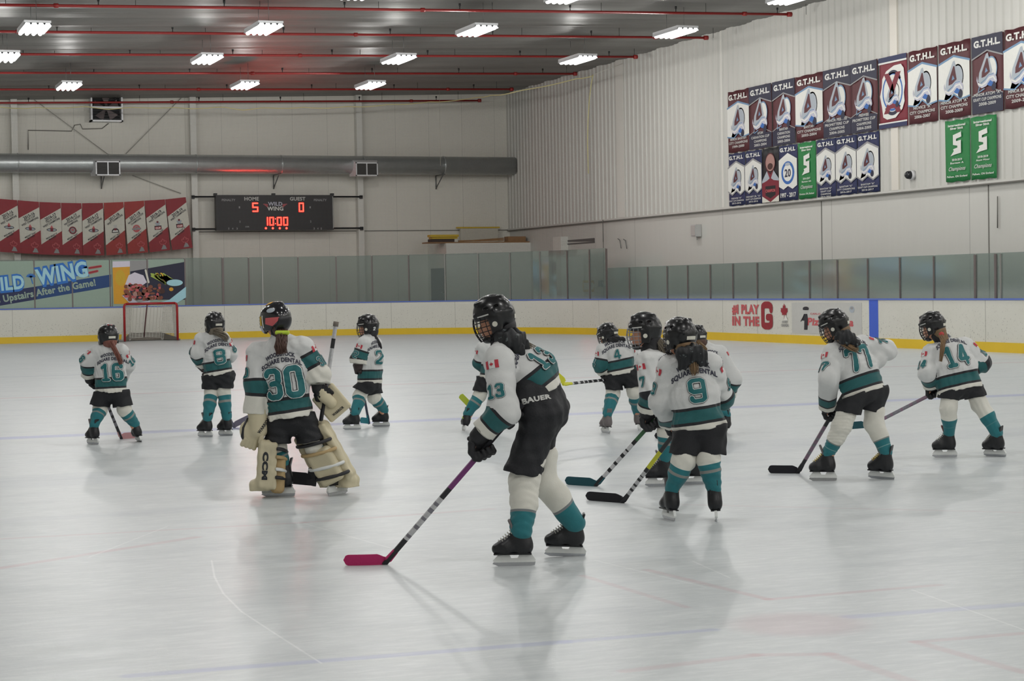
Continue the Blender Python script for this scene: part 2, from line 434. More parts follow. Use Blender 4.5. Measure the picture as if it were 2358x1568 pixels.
# ---- materials of the shell
def ice_material():
    m = bpy.data.materials.new('ice'); m.use_nodes = True; t = NT(m); b = t.n['Principled BSDF']
    P = t.pos(); xy = t.sep(P)
    big = t.noise(0.35, 3, P); streak = t.noise(1.0, 4, t.scale(P, (0.9, 5.0, 1), rot=(0, 0, -0.12)), 0.65)
    fine = t.noise(6.0, 3, t.scale(P, (1.0, 3.5, 1)), 0.7)
    col = t.mix(streak, lin((184, 190, 192)), lin((216, 220, 221)))
    col = t.mix(t.math('MULTIPLY', big, 0.35), col, lin((200, 206, 207)))
    col = t.mix(t.ramp(fine, [(0.45, (0, 0, 0, 1)), (0.8, (0.6, 0.6, 0.6, 1))]), col, lin((230, 233, 234)))
    wear = t.ramp(t.noise(1.6, 4, t.scale(P, (0.5, 1.6, 1)), 0.6), [(0.50, (0, 0, 0, 1)), (0.72, (1, 1, 1, 1))])
    col = t.mix(t.math('MULTIPLY', wear, 0.30), col, lin((158, 166, 172)))
    def line(col, y0, w, c, s):
        d = t.math('ABSOLUTE', t.math('SUBTRACT', xy[1], y0))
        k = t.n.new('ShaderNodeMapRange'); k.interpolation_type = 'SMOOTHSTEP'
        t.link(d, k.inputs[0]); k.inputs[1].default_value = w * 0.35; k.inputs[2].default_value = w * 0.75
        k.inputs[3].default_value = s; k.inputs[4].default_value = 0.0
        f = t.math('MULTIPLY', k.outputs[0], t.math('ADD', 0.45, t.math('MULTIPLY', streak, 1.0)))
        return t.mix(f, col, c)
    BL = lin((120, 130, 200)); RD = lin((190, 130, 140)); GR = lin((150, 158, 175))
    for y0, w, c, s in ((36.1, .14, GR, .55), (28.6, .16, RD, .40), (20.55, .34, BL, .42), (25.4, .08, GR, .15), (15.6, .9, GR, .16), (13.0, .25, GR, .12)):
        col = line(col, y0, w, c, s)
    # short painted marks under the ice: distance to a segment
    g = bpy.data.node_groups.new('segment', 'ShaderNodeTree')
    for nm, ty, io in (('P', 'NodeSocketVector', 'INPUT'), ('A', 'NodeSocketVector', 'INPUT'), ('B', 'NodeSocketVector', 'INPUT'), ('W', 'NodeSocketFloat', 'INPUT'), ('Mask', 'NodeSocketFloat', 'OUTPUT')):
        g.interface.new_socket(nm, in_out=io, socket_type=ty)
    gi = g.nodes.new('NodeGroupInput'); go = g.nodes.new('NodeGroupOutput')
    def vm(op, *a):
        n = g.nodes.new('ShaderNodeVectorMath'); n.operation = op
        for i, v in enumerate(a): g.links.new(v, n.inputs[i if not (op == 'SCALE' and i == 1) else 3])
        return n
    def fm(op, *a, clamp=False):
        n = g.nodes.new('ShaderNodeMath'); n.operation = op; n.use_clamp = clamp
        for i, v in enumerate(a):
            if isinstance(v, (int, float)): n.inputs[i].default_value = v
            else: g.links.new(v, n.inputs[i])
        return n.outputs[0]
    pa = vm('SUBTRACT', gi.outputs[0], gi.outputs[1]).outputs[0]; ba = vm('SUBTRACT', gi.outputs[2], gi.outputs[1]).outputs[0]
    hh = fm('DIVIDE', vm('DOT_PRODUCT', pa, ba).outputs['Value'], vm('DOT_PRODUCT', ba, ba).outputs['Value'], clamp=True)
    q = vm('SUBTRACT', pa, vm('SCALE', ba, hh).outputs[0]); d = vm('LENGTH', q.outputs[0]).outputs['Value']
    mr = g.nodes.new('ShaderNodeMapRange'); mr.interpolation_type = 'SMOOTHSTEP'; g.links.new(d, mr.inputs[0])
    g.links.new(fm('MULTIPLY', gi.outputs[3], 0.3), mr.inputs[1]); g.links.new(gi.outputs[3], mr.inputs[2]); mr.inputs[3].default_value = 1; mr.inputs[4].default_value = 0
    g.links.new(mr.outputs[0], go.inputs[0])
    WH = lin((250, 251, 252))
    SEG = [((0, 1308), (450, 1237), .06, RD, .5), ((0, 1241), (700, 1203), .05, RD, .35), ((700, 1203), (1130, 1172), .06, RD, .32),
           ((300, 1556), (1300, 1478), .06, BL, .45), ((1300, 1478), (1640, 1450), .05, BL, .4), ((1960, 1420), (2358, 1391), .07, BL, .42),
           ((1340, 1325), (1580, 1398), .035, RD, .35), ((1490, 1312), (1770, 1380), .04, RD, .42), ((1770, 1380), (2160, 1347), .045, RD, .42),
           ((1440, 1545), (1740, 1508), .05, RD, .4), ((1740, 1508), (1910, 1506), .05, RD, .4), ((1910, 1506), (2100, 1570), .05, RD, .36), ((2110, 1478), (2358, 1458), .045, RD, .38), ((2110, 1478), (2358, 1548), .045, RD, .4),
           ((1580, 1162), (2358, 1180), .05, RD, .22), 
           ((487, 1290), (494, 1328), .008, WH, .6), ((494, 1328), (514, 1366), .008, WH, .6), ((514, 1366), (556, 1408), .008, WH, .6), ((556, 1408), (632, 1458), .008, WH, .6), ((632, 1458), (740, 1527), .008, WH, .6),
           ((205, 1283), (385, 1212), .009, WH, .5), ((700, 1205), (900, 1262), .009, WH, .5), ((1370, 1290), (1625, 1352), .009, WH, .5), ((2100, 1358), (2358, 1450), .009, WH, .5),
           ((1595, 1292), (1680, 1330), .009, WH, .5), ]
    for a, b_, w, c, s in SEG:
        n = t.n.new('ShaderNodeGroup'); n.node_tree = g; t.link(P, n.inputs[0])
        n.inputs[1].default_value = onz(*a); n.inputs[2].default_value = onz(*b_); n.inputs[3].default_value = w
        f = t.math('MULTIPLY', n.outputs[0], t.math('MULTIPLY', t.math('ADD', 0.25, streak), s * .75))
        col = t.mix(f, col, c)
    o = onz(1838, 1437)
    n = t.n.new('ShaderNodeVectorMath'); n.operation = 'DISTANCE'; t.link(P, n.inputs[0]); n.inputs[1].default_value = o
    mr = t.n.new('ShaderNodeMapRange'); mr.interpolation_type = 'SMOOTHSTEP'; t.link(n.outputs['Value'], mr.inputs[0])
    for i, v in enumerate((0.18, 0.38, 0.24, 0.0)): mr.inputs[i + 1].default_value = v
    col = t.mix(mr.outputs[0], col, RD)
    t.link(col, b.inputs['Base Color'])
    rr = t.mix(streak, (0.22, 0.22, 0.22, 1), (0.44, 0.44, 0.44, 1)); t.link(rr, b.inputs['Roughness'])
    b.inputs['IOR'].default_value = 1.31; b.inputs['Specular IOR Level'].default_value = 0.4
    h = t.math('ADD', t.noise(30, 2, t.scale(P, (1, 2.2, 1)), 0.7), t.noise(3, 1, P))
    t.link(t.bump(h, 0.0012, 0.8), b.inputs['Normal'])
    return m
def wall_material(name, col, seam, seam_w=0.012, streaks=0.1):
    m = bpy.data.materials.new(name); m.use_nodes = True; t = NT(m); b = t.n['Principled BSDF']
    P = t.pos(); n = t.noise(0.6, 3, P); v = t.noise(1.0, 4, t.scale(P, (6, 6, 0.4)), 0.6)
    c = lin(col); c2 = tuple(x * (1 - streaks) for x in c[:3]) + (1,)
    cc = t.mix(t.math('MULTIPLY', t.math('ADD', n, v), 0.5), c2, c)
    xyz = t.sep(P)
    if seam:
        axis = xyz[0] if seam[0] == 'x' else xyz[1]
        fr = t.math('FRACT', t.math('DIVIDE', axis, seam[1])); k = t.math('LESS_THAN', fr, seam_w / seam[1])
        cc = t.mix(t.math('MULTIPLY', k, 0.35), cc, lin((90, 88, 84)))
    t.link(cc, b.inputs['Base Color']); setv(b, Roughness=0.55)
    t.link(t.bump(t.noise(12, 3, P), 0.003, 0.4), b.inputs['Normal'])
    return m
def ceiling_material():
    m = bpy.data.materials.new('ceiling foil'); m.use_nodes = True; t = NT(m); b = t.n['Principled BSDF']
    P = t.pos(); s = t.noise(1.0, 4, t.scale(P, (0.35, 4.0, 1)), 0.6); n = t.noise(0.5, 3, P)
    t.link(t.mix(s, lin((104, 103, 100)), lin((136, 135, 131))), b.inputs['Base Color'])
    t.link(t.mix(n, (0.44, 0.44, 0.44, 1), (0.58, 0.58, 0.58, 1)), b.inputs['Roughness']); setv(b, Metallic=0.22)
    t.link(t.bump(t.math('ADD', s, t.noise(1.0, 3, t.scale(P, (0.8, 10, 1)))), 0.02, 0.55), b.inputs['Normal'])
    return m

# ---- floor, walls, ceiling
mb = MB(); mb.raw([(XL, YB, 0), (XW, YB, 0), (XW, YW, 0), (XL, YW, 0)], [(0, 1, 2, 3)]); structure(mb.obj('floor', ice_material()))
WEND = wall_material('end wall panel', (232, 229, 219), ('x', 1.22)); WSIDE = wall_material('side wall paint', (208, 207, 201), ('y', 5.9), 0.03)
RIB = wall_material('ribbed steel', (208, 207, 201), None)
mb = MB(); mb.box((XL, YW, -0.1), (XW + 0.3, YW + 0.25, 9.2)); structure(mb.obj('wall_back', WEND))
mb = MB(); mb.box((XL - 0.25, YB, -0.1), (XL, YW + .2, 9.2)); structure(mb.obj('wall_left', WSIDE))
mb = MB(); mb.box((XL - .25, YB - 0.25, -0.1), (XW + 0.3, YB, 9.2)); structure(mb.obj('wall_front', WSIDE))
mb = MB(); mb.box((XW, YB, -0.1), (XW + 0.3, YW, 9.2)); structure(mb.obj('wall_right', WSIDE))
# ribbed cladding on the upper part of the right wall
mb = MB(); prof = []; y = YW
while y > 2:
    prof += [(y, 0), (y - 0.19, 0), (y - 0.215, 0.035), (y - 0.275, 0.035)]; y -= 0.30
vs = []
for py_, d in prof: vs += [(XW - 0.055 - d, py_, 3.55), (XW - 0.055 - d, py_, 8.37)]
mb.raw(vs, [(2 * i, 2 * i + 1, 2 * i + 3, 2 * i + 2) for i in range(len(prof) - 1)])
mb.box((XW - 0.09, 2, 3.50), (XW, YW, 3.55))
structure(mb.obj('wall_right_cladding', RIB))
# ceiling: foil-faced panels sagging between purlins that run across the hall
mb = MB(); ys = np.arange(YB, YW + .01, 0.25); vs = []
for yy in ys:
    dz = -0.05 * abs(math.sin(PI * yy / 1.5)) ** 0.7
    vs += [(XL, yy, zc(XL) + dz), (XW, yy, zc(XW) + dz)]
mb.raw(vs, [(2 * i, 2 * i + 2, 2 * i + 3, 2 * i + 1) for i in range(len(ys) - 1)], 0, True)
structure(mb.obj('ceiling', ceiling_material()))
WP = pm('white column paint', (222, 221, 214), 0.5); SEAMM = pm('dark joint', (110, 108, 102), 0.7)
k = 0
def trim(mbx, mat):
    global k
    k += 1; return structure(mbx.obj('trim_%d' % k, mat))
for x in (0.75, 6.62, 12.42, 18.15):      # steel columns on the end wall
    mb = MB(); mb.box((x - 0.10, YW - 0.30, 0), (x + 0.10, YW - 0.27, zc(x))); mb.box((x - .10, YW - .02, 0), (x + .10, YW, zc(x))); mb.box((x - 0.10, YW - 0.27, 0), (x - 0.07, YW - .02, zc(x)))
    trim(mb, WP)
for x0, z0, x1, z1 in ((7.2, 7.9, 9.6, 6.1), (12.1, 8.0, 10.2, 6.1), (10.4, 5.4, 12.0, 4.8)):
    mb = MB(); mb.tube([(x0, YW - .08, z0), (x1, YW - .08, z1)], 0.012, 6); trim(mb, pm('grey tie rod', (175, 173, 166), .6))
mb = MB(); mb.box((12.5, YW - 0.03, 3.50), (XW, YW, 3.525)); trim(mb, SEAMM)
mb = MB(); mb.box((XW - 0.10, 2, 3.47), (XW, YW, 3.50)); trim(mb, SEAMM)
for y0, w in ((53.9, .55), (47.0, .10), (38.25, .30)):   # flat posts on the ribbed wall
    mb = MB(); mb.box((XW - 0.097, y0 - w / 2, 3.55), (XW - .05, y0 + w / 2, 8.36)); trim(mb, pm('cream flashing', (222, 217, 207), .5) if y0 < 40 else WP)
for y0 in (55.55, 41.8, 34.7): 
    mb = MB(); mb.box((XW - 0.012, y0 - .012, 0), (XW, y0 + .012, 3.47)); trim(mb, SEAMM)

# ---- lamps of the hall: fluorescent high-bay fixtures
LAMPX = {39.0: (5.0, 10.6, 15.97, 20.95), 45.3: (5.37, 10.65, 15.8, 20.85), 51.3: (5.27, 10.53, 15.64, 20.6), 58.2: (7.81, 12.96, 16.76)}
PXL = [(78, 68), (607, 68), (1097, 72), (1555, 77), (12, 133), (476, 138), (917, 138), (1330, 139), (158, 200), (563, 198), (852, 198), (1310, -6), (1825, -3)]
ROWN = ['in the nearest full row, far left of the ceiling', 'in the nearest full row, under the red ceiling glow', 'in the nearest full row, above the middle of the hall', 'in the nearest full row, beside the ribbed wall',
        'in the middle row, cut by the left edge', 'in the middle row, above and left of the scoreboard', 'in the middle row, right of the scoreboard', 'in the middle row, nearest the ribbed wall',
        'in the farthest row, above the wall fan', 'in the farthest row, above the scoreboard', 'in the farthest row, right of the scoreboard', 'cut by the top edge near the middle', 'cut by the top edge above the ribbed wall']
M_HOUS = pm('lamp housing', (215, 216, 218), 0.4, 0.3); M_GREYM = pm('grey metal', (120, 122, 122), 0.45, 0.6)
m = bpy.data.materials.new('lamp tube'); m.use_nodes = True; t = NT(m); b = t.n['Principled BSDF']
b.inputs['Emission Color'].default_value = (1, 0.99, 0.97, 1); b.inputs['Emission Strength'].default_value = 4.0
t.link(t.mix(t.noise(20), (.9, .9, .9, 1), (1, 1, 1, 1)), b.inputs['Base Color']); M_TUBE = m
def lamp_meshes():
    LW, LL = 0.56, 1.45
    h = MB(); h.box((-LW / 2, -LL / 2, 0.05), (LW / 2, LL / 2, 0.10))
    for sx in (-1, 1): h.raw([(sx * LW / 2, -LL / 2, .05), (sx * LW / 2, LL / 2, .05), (sx * LW / 2 * 1.03, LL / 2, -.01), (sx * LW / 2 * 1.03, -LL / 2, -.01)], [(0, 1, 2, 3)])
    r = MB()
    for i in range(4):
        x = -0.21 + 0.14 * i; r.raw([(x - .07, -LL / 2, -.005), (x - .04, -LL / 2, .045), (x + .04, -LL / 2, .045), (x + .07, -LL / 2, -.005), (x - .07, LL / 2, -.005), (x - .04, LL / 2, .045), (x + .04, LL / 2, .045), (x + .07, LL / 2, -.005)], [(0, 1, 5, 4), (1, 2, 6, 5), (2, 3, 7, 6)])
    tb = MB()
    for i in range(4): tb.tube([(-0.21 + .14 * i, -LL / 2 + .03, 0.0), (-0.21 + .14 * i, LL / 2 - .03, 0.0)], 0.045, 8)
    c = [MB().tube([(0, yy, 0.1), (0, yy, 0.62)], 0.006, 5).mesh() for yy in (-.5, .5)]
    return [('housing', h.mesh(), M_HOUS), ('reflector', r.mesh(), M_HOUS), ('tubes', tb.mesh(), M_TUBE), ('hanger_wire', c[0], M_GREYM), ('hanger_wire', c[1], M_GREYM)]
LM = lamp_meshes()
for nm, me, mt in LM: me.materials.append(mt)
ld = bpy.data.lights.new('high_bay_lamp', 'AREA'); ld.shape = 'RECTANGLE'; ld.size = 0.5; ld.size_y = 1.35; ld.energy = LAMP_W; ld.color = (1.0, 0.985, 0.955)
lp = bpy.data.lights.new('tube_glow', 'POINT'); lp.energy = LAMP_P; lp.shadow_soft_size = 0.12; lp.color = ld.color
def make_lamp(x, y, label, group):
    z = zc(x) - 0.62; e = empty('ceiling_light', (x, y, z), label, 'lamp', group)
    for nm, me, mt in LM:
        o = bpy.data.objects.new(nm, me); COL.objects.link(o); o.parent = e
    l = bpy.data.objects.new('lamp_light', ld); COL.objects.link(l); l.parent = e; l.location = (0, 0, -0.06)
    l = bpy.data.objects.new('tube_glow', lp); COL.objects.link(l); l.parent = e; l.location = (0, 0, -0.13)
for (px, py), rn in zip(PXL, ROWN):
    z = 7.78; p = onz(px, py, z)
    for _ in range(4): p = onz(px, py, zc(p.x) - 0.62)
    make_lamp(p.x, p.y, 'lit white tube fixture hanging ' + rn, 'ceiling lights above the ice')
for y in (36.9,):
    for x in (5.2, 10.6): make_lamp(x, y, 'lit white tube fixture above the upper edge of the view', 'ceiling lights out of view')
for y in (32, 25.6, 19.2, 12.8, 6.4, 0, -6):
    for x in (0.0, 5.4, 10.7, 16.0, 21.0): make_lamp(x, y, 'lit white tube fixture above the upper edge of the view', 'ceiling lights out of view')
for y in (58.2, 51.6, 45.2, 38.6): make_lamp(0.3, y, 'lit white tube fixture beyond the left edge of the view', 'ceiling lights out of view')

# ---- sprinkler pipes
M_PIPE = pm('red pipe paint', (150, 38, 36), 0.45); M_BLK = pm('black metal', (28, 28, 30), 0.5)
PIPES = [((0, 11.5), (1815, 33), 'nearest, highest in the picture'), ((0, 72.7), (1623, 87), 'second from the top'), ((0, 124.7), (1461, 131), 'third from the top'),
         ((0, 167.7), (1322, 170), 'fourth from the top'), ((0, 206), (1176, 205.6), 'fifth from the top'), ((0, 236.9), (1102, 231.6), 'lowest and farthest, in front of the wall fan')]
for i, (a, b_, wd) in enumerate(PIPES):
    Y0 = (42.1, 46.6, 51.1, 55.6, 60.0, 63.2)[i]
    A_, B_ = ony(*a, Y0), ony(*b_, Y0); d = (B_ - A_).normalized(); A0 = A_ - d * (A_.x - XL) / d.x
    e = empty('sprinkler_pipe', (A_.x, Y0, A_.z), 'long red sprinkler pipe under the ceiling, ' + wd, 'pipe', 'sprinkler pipes under the ceiling')
    mb = MB(); mb.tube([A0, B_], 0.033, 8); mb.obj('pipe', M_PIPE, e)
    mb = MB(); mb.tube([B_ - d * .02, B_ + d * .09], 0.06, 10); mb.obj('end_cap', M_PIPE, e)
    x = B_.x - 1.2 - i * .25; j = 0
    while x > 2.5:
        p = A0 + d * ((x - A0.x) / d.x)
        if j % 3 == 0:
            mb = MB(); mb.tube([p - d * .05, p + d * .05], 0.052, 8); mb.obj('coupling', M_PIPE, e)
        q = p + d * 0.9; mb = MB(); mb.tube([q, q + Vector((0, 0, .12))], 0.012, 6); mb.tube([q + Vector((0, 0, .10)), q + Vector((0, 0, .16))], 0.028, 6); mb.obj('sprinkler_head', M_BLK, e)
        q = p + d * 1.7; mb = MB(); mb.tube([q, Vector((q.x, q.y, zc(q.x) - .02))], 0.006, 5); mb.obj('hanger_rod', M_BLK, e)
        x -= 2.75; j += 1

# ---- round air duct with two grilles
M_GALV = pm('galvanised steel', (186, 190, 190), 0.32, 0.6, 3.0, 0.10, 0.004, bs=8.0); M_GRD = pm('grille black', (60, 58, 56), 0.6)
e = empty('air_duct', (6, 63.2, 5.73), 'large round galvanised air duct along the end wall above the scoreboard', 'duct')
mb = MB(); mb.tube([(XL + .2, 63.2, 5.73), (XW - .08, 63.2, 5.73)], 0.31, 32); mb.obj('duct_tube', M_GALV, e)
x = 0.9
while x < 23:
    mb = MB(); mb.tube([(x - .02, 63.2, 5.73), (x + .02, 63.2, 5.73)], 0.322, 32); mb.obj('joint_band', M_GALV, e); x += 2.87
for a in ((220, 371, 277, 404), (819, 374, 870, 405)):
    A_, B_ = ony(a[0], a[1], 62.75), ony(a[2], a[3], 62.75)
    mb = MB(); mb.raw([(A_.x - .15, 63.2, 6.03), (B_.x + .1, 63.2, 6.03), (B_.x, 62.77, A_.z), (A_.x, 62.77, A_.z), (A_.x - .1, 63.2, B_.z), (B_.x + .1, 63.2, B_.z), (B_.x, 62.77, B_.z), (A_.x, 62.77, B_.z)],
        [(0, 3, 2, 1), (4, 5, 6, 7), (0, 4, 7, 3), (1, 2, 6, 5), (3, 7, 6, 2)]); box = mb.obj('outlet_box', M_HOUS, e)
    mb = MB(); w = .035
    mb.box((A_.x, 62.73, B_.z), (B_.x, 62.77, B_.z + w)); mb.box((A_.x, 62.73, A_.z - w), (B_.x, 62.77, A_.z)); mb.box((A_.x, 62.73, B_.z), (A_.x + w, 62.77, A_.z)); mb.box((B_.x - w, 62.73, B_.z), (B_.x, 62.77, A_.z))
    cx_ = (A_.x + B_.x) / 2; mb.box((cx_ - w / 2, 62.735, B_.z), (cx_ + w / 2, 62.77, A_.z)); mb.obj('frame', M_HOUS, box)
    mb = MB(); n = 12
    for i in range(n):
        z = B_.z + (A_.z - B_.z) * (i + .5) / n; mb.box((A_.x + w, 62.745, z - .011), (B_.x - w, 62.765, z + .011))
    mb.box((A_.x, 62.766, B_.z), (B_.x, 62.77, A_.z)); mb.obj('grille', M_GRD, box)
for px in (234, 631, 1005):
    p = ony(px, 430, 63.9); mb = MB(); mb.tube([(p.x, 63.95, 4.95), (p.x, 63.95, 5.43)], .02, 5); mb.tube([(p.x, 63.95, 4.98), (p.x, 63.1, 5.42)], .02, 5); mb.tube([(p.x, 63.95, 5.42), (p.x, 62.95, 5.42)], .02, 5); mb.obj('wall_bracket', M_GREYM, e)

# ---- wall fan, conduit, camera dome, junction box
A_, B_ = ony(207, 216, 63.7), ony(282, 281, 63.7)
e = empty('exhaust_fan', ((A_.x + B_.x) / 2, 63.7, B_.z), 'square exhaust fan in a pale frame high on the end wall behind the pipe', 'fan')
mb = MB()
for lo, hi in (((A_.x, 63.55, B_.z), (B_.x, 63.99, B_.z + .05)), ((A_.x, 63.55, A_.z - .05), (B_.x, 63.99, A_.z)), ((A_.x, 63.55, B_.z), (A_.x + .05, 63.99, A_.z)), ((B_.x - .05, 63.55, B_.z), (B_.x, 63.99, A_.z))): mb.box(lo, hi)
mb.box((A_.x, 63.5, (A_.z + B_.z) / 2 - .03), (B_.x, 63.56, (A_.z + B_.z) / 2 + .03)); mb.obj('frame', M_HOUS, e)
mb = MB(); mb.box((A_.x + .04, 63.9, B_.z + .04), (B_.x - .04, 63.95, A_.z - .04)); mb.obj('dark_opening', pm('dark recess', (42, 42, 46), .8), e)
cx_, cz_ = (A_.x + B_.x) / 2, (A_.z + B_.z) / 2; mb = MB()
for i in range(5):
    a = 2 * PI * i / 5; c, s_ = math.cos(a), math.sin(a); c2, s2 = math.cos(a + .7), math.sin(a + .7)
    mb.raw([(cx_ + .07 * c, 63.74, cz_ + .07 * s_), (cx_ + .44 * c, 63.78, cz_ + .42 * s_), (cx_ + .44 * c2, 63.68, cz_ + .42 * s2), (cx_ + .07 * c2, 63.70, cz_ + .07 * s2)], [(0, 1, 2, 3)])
mb.tube([(cx_, 63.62, cz_), (cx_, 63.85, cz_)], .09, 12); mb.obj('fan_blades', pm('fan grey', (120, 108, 108), .5, .3), e)
mb = MB()
for i in range(9):
    z = B_.z + (A_.z - B_.z) * (i + 1) / 10; mb.tube([(A_.x, 63.58, z), (B_.x, 63.58, z)], .006, 4)
mb.obj('guard_wires', M_GREYM, e)
def conduit(pts, label, name='wall_conduit'):
    mb = MB(); mb.tube(pts, .014, 6); o = mb.obj(name, SEAMM if True else None); o.data.update(); return tag(o, label, 'conduit')
P_ = lambda x, y: ony(x, y, 63.97)
conduit([P_(65, 345), P_(65, 300), P_(165, 302), P_(172, 288), P_(185, 286), P_(190, 297), P_(235, 296), P_(250, 284)], 'thin grey electrical conduit below the wall fan on the end wall')
conduit([onx(1388, 506, 23.58), onx(1389, 557, 23.58)], 'short vertical conduit dropping below the ribbed wall near the corner glass')
conduit([onx(2297, 452, 23.66), onx(2297, 525, 23.66)], 'short vertical conduit on the right wall beside the green banners')
c = onx(2093, 403, 23.5); e = empty('dome_camera', c, 'small black dome camera on the ribbed wall below the large crest banner', 'camera')
mb = MB(); Mx = Matrix.Translation(c) @ Matrix.Rotation(-PI / 2, 4, 'Y')
mb.lathe([(0, .10), (.05, .09), (.085, .05), (.095, 0), (.095, -.03)], Mx, 16); mb.obj('dome', pm('dark dome', (35, 36, 40), .2), e)
mb = MB(); mb.lathe([(.095, -.03), (.11, -.04), (.11, -.12), (0, -.12)], Mx, 16); mb.obj('mounting_base', M_HOUS, e)
c = onx(1601, 531, 23.58)
e = empty('junction_box', c, 'small grey junction box on the right wall below the ribbed cladding', 'box')
mb = MB(); mb.box((23.52, c.y - .16, c.z - .17), (23.69, c.y + .16, c.z + .17)); mb.obj('box_body', pm('box grey', (190, 190, 188), .5), e)
mb = MB(); mb.box((23.50, c.y - .13, c.z - .14), (23.52, c.y + .13, c.z + .14)); mb.tube([(23.63, c.y, c.z - .17), (23.63, c.y, c.z - .26)], .02, 6); mb.obj('cover', pm('box cover', (175, 175, 172), .4), e)
c = onx(1434, 553, 23.6)
for px, py in ((1427, 553), (1440, 554)):
    q = onx(px, py, 23.66)
    mb = MB(); mb.tube([q + Vector((0, .15, .05)), q, q + Vector((0, -.1, -.25))], .012, 5)
    tag(mb.obj('wall_bracket', M_GREYM), 'thin bent bracket on the right wall, %s of a pair' % ('left one' if px < 1430 else 'right one'), 'bracket')

# ---- dasher boards: path of the rink edge
XB, YBD, RAD = 22.55, 61.3, 8.5
XC, YC = XB - RAD, YBD - RAD
SARC = RAD * PI / 2
def bpath(s):
    """s = 0 where the straight end board meets the right corner; returns point and inward normal"""
    if s < 0: 
        x = XC + s
        xl = -3.4 + 7.0
        if x >= xl: return Vector((x, YBD, 0)), Vector((0, -1, 0))
        a = min((xl - x) / 7.0, PI / 2); 
        if (xl - x) / 7.0 <= PI / 2: return Vector((xl - 7 * math.sin(a), YBD - 7 + 7 * math.cos(a), 0)), Vector((math.sin(a), -math.cos(a), 0))
        return Vector((-3.4, YBD - 7 - ((xl - x) - 7 * PI / 2), 0)), Vector((1, 0, 0))
    if s <= SARC:
        a = s / RAD; return Vector((XC + RAD * math.sin(a), YC + RAD * math.cos(a), 0)), Vector((-math.sin(a), -math.cos(a), 0))
    return Vector((XB, YC - (s - SARC), 0)), Vector((-1, 0, 0))
def s_at_px(px):
    lo, hi = -14.0, 35.0
    for _ in range(40):
        m_ = (lo + hi) / 2
        if proj(bpath(m_)[0])[0] < px: lo = m_
        else: hi = m_
    return lo
SAMP = list(np.arange(-50, 0, 1.0)) + list(np.arange(0, SARC, 0.35)) + list(np.arange(SARC, 62, 1.5))
def sweep(mbx, z0, z1, off0, off1, s0, s1, mi=0):
    ss = [s0] + [q for q in SAMP if s0 < q < s1] + [s1]; vs = []
    for q in ss:
        p, n = bpath(q)
        for o_, z in ((off1, z0), (off1, z1), (off0, z1), (off0, z0)):
            v = p + n * o_; vs.append((v.x, v.y, z))
    k_ = len(ss); fs = []
    for i in range(k_ - 1):
        for j in range(4): fs.append((i * 4 + j, (i + 1) * 4 + j, (i + 1) * 4 + (j + 1) % 4, i * 4 + (j + 1) % 4))
    fs += [(0, 1, 2, 3), ((k_ - 1) * 4 + 3, (k_ - 1) * 4 + 2, (k_ - 1) * 4 + 1, (k_ - 1) * 4)]
    mbx.raw(vs, fs, mi); return mbx
m = bpy.data.materials.new('board plastic'); m.use_nodes = True; t = NT(m); b = t.n['Principled BSDF']; P = t.pos(); xyz = t.sep(P)
sp = t.n.new('ShaderNodeTexVoronoi'); sp.inputs['Scale'].default_value = 11.0; t.link(P, sp.inputs['Vector'])
dot = t.math('LESS_THAN', sp.outputs['Distance'], 0.16)
low = t.n.new('ShaderNodeMapRange'); t.link(xyz[2], low.inputs[0]); low.inputs[1].default_value = 1.0; low.inputs[2].default_value = 0.2; low.inputs[3].default_value = 0.10; low.inputs[4].default_value = 0.8
dn = t.math('MULTIPLY', t.math('MULTIPLY', dot, low.outputs[0]), t.math('GREATER_THAN', t.noise(3.0, 3, P), 0.47))
fl = t.math('GREATER_THAN', t.noise(26.0, 2, P), 0.66)
c = t.mix(t.noise(1.2, 4, P), lin((212, 211, 200)), lin((224, 223, 215)))
c = t.mix(t.math('MULTIPLY', dn, 0.6), c, lin((70, 68, 64))); c = t.mix(t.math('MULTIPLY', fl, t.math('MULTIPLY', low.outputs[0], 0.55)), c, lin((110, 108, 100)))
t.link(c, b.inputs['Base Color']); setv(b, Roughness=0.38); M_BOARD = m
M_YEL = pm('yellow kick plate', (226, 190, 40), .45, ns=3, amt=.05); M_BLUE = pm('blue cap rail', (92, 116, 196), .4); M_BLUS = pm('blue line paint', (62, 98, 205), .45)
dash = empty('dasher_boards', (14, 61.3, 0), 'white rink boards with yellow kick plate and blue cap around the ice', 'rink boards')
mb = MB(); sweep(mb, 0.0, 1.05, 0.0, -0.12, -50, 56); mb.obj('board_panels', M_BOARD, dash)
mb = MB(); sweep(mb, 0.0, 0.20, 0.018, 0.0, -50, 56); mb.obj('kick_plate', M_YEL, dash)
mb = MB(); sweep(mb, 1.05, 1.085, 0.02, -0.16, -50, 56); mb.obj('cap_rail', M_BLUE, dash)
s_ = s_at_px(2013); mb = MB(); sweep(mb, 0.20, 1.05, 0.006, 0.0, s_ - .19, s_ + .19); mb.obj('blue_stripe', M_BLUS, dash)
mb = MB()
for px in (30, 300, 518, 603, 752, 902, 1049, 1320, 1380, 1560, 1665, 1745, 2150, 2270):
    s_ = s_at_px(px); sweep(mb, 0.2, 1.05, 0.003, 0.0, s_ - .006, s_ + .006)
mb.obj('board_joints', pm('joint grey', (170, 168, 160), .6), dash)

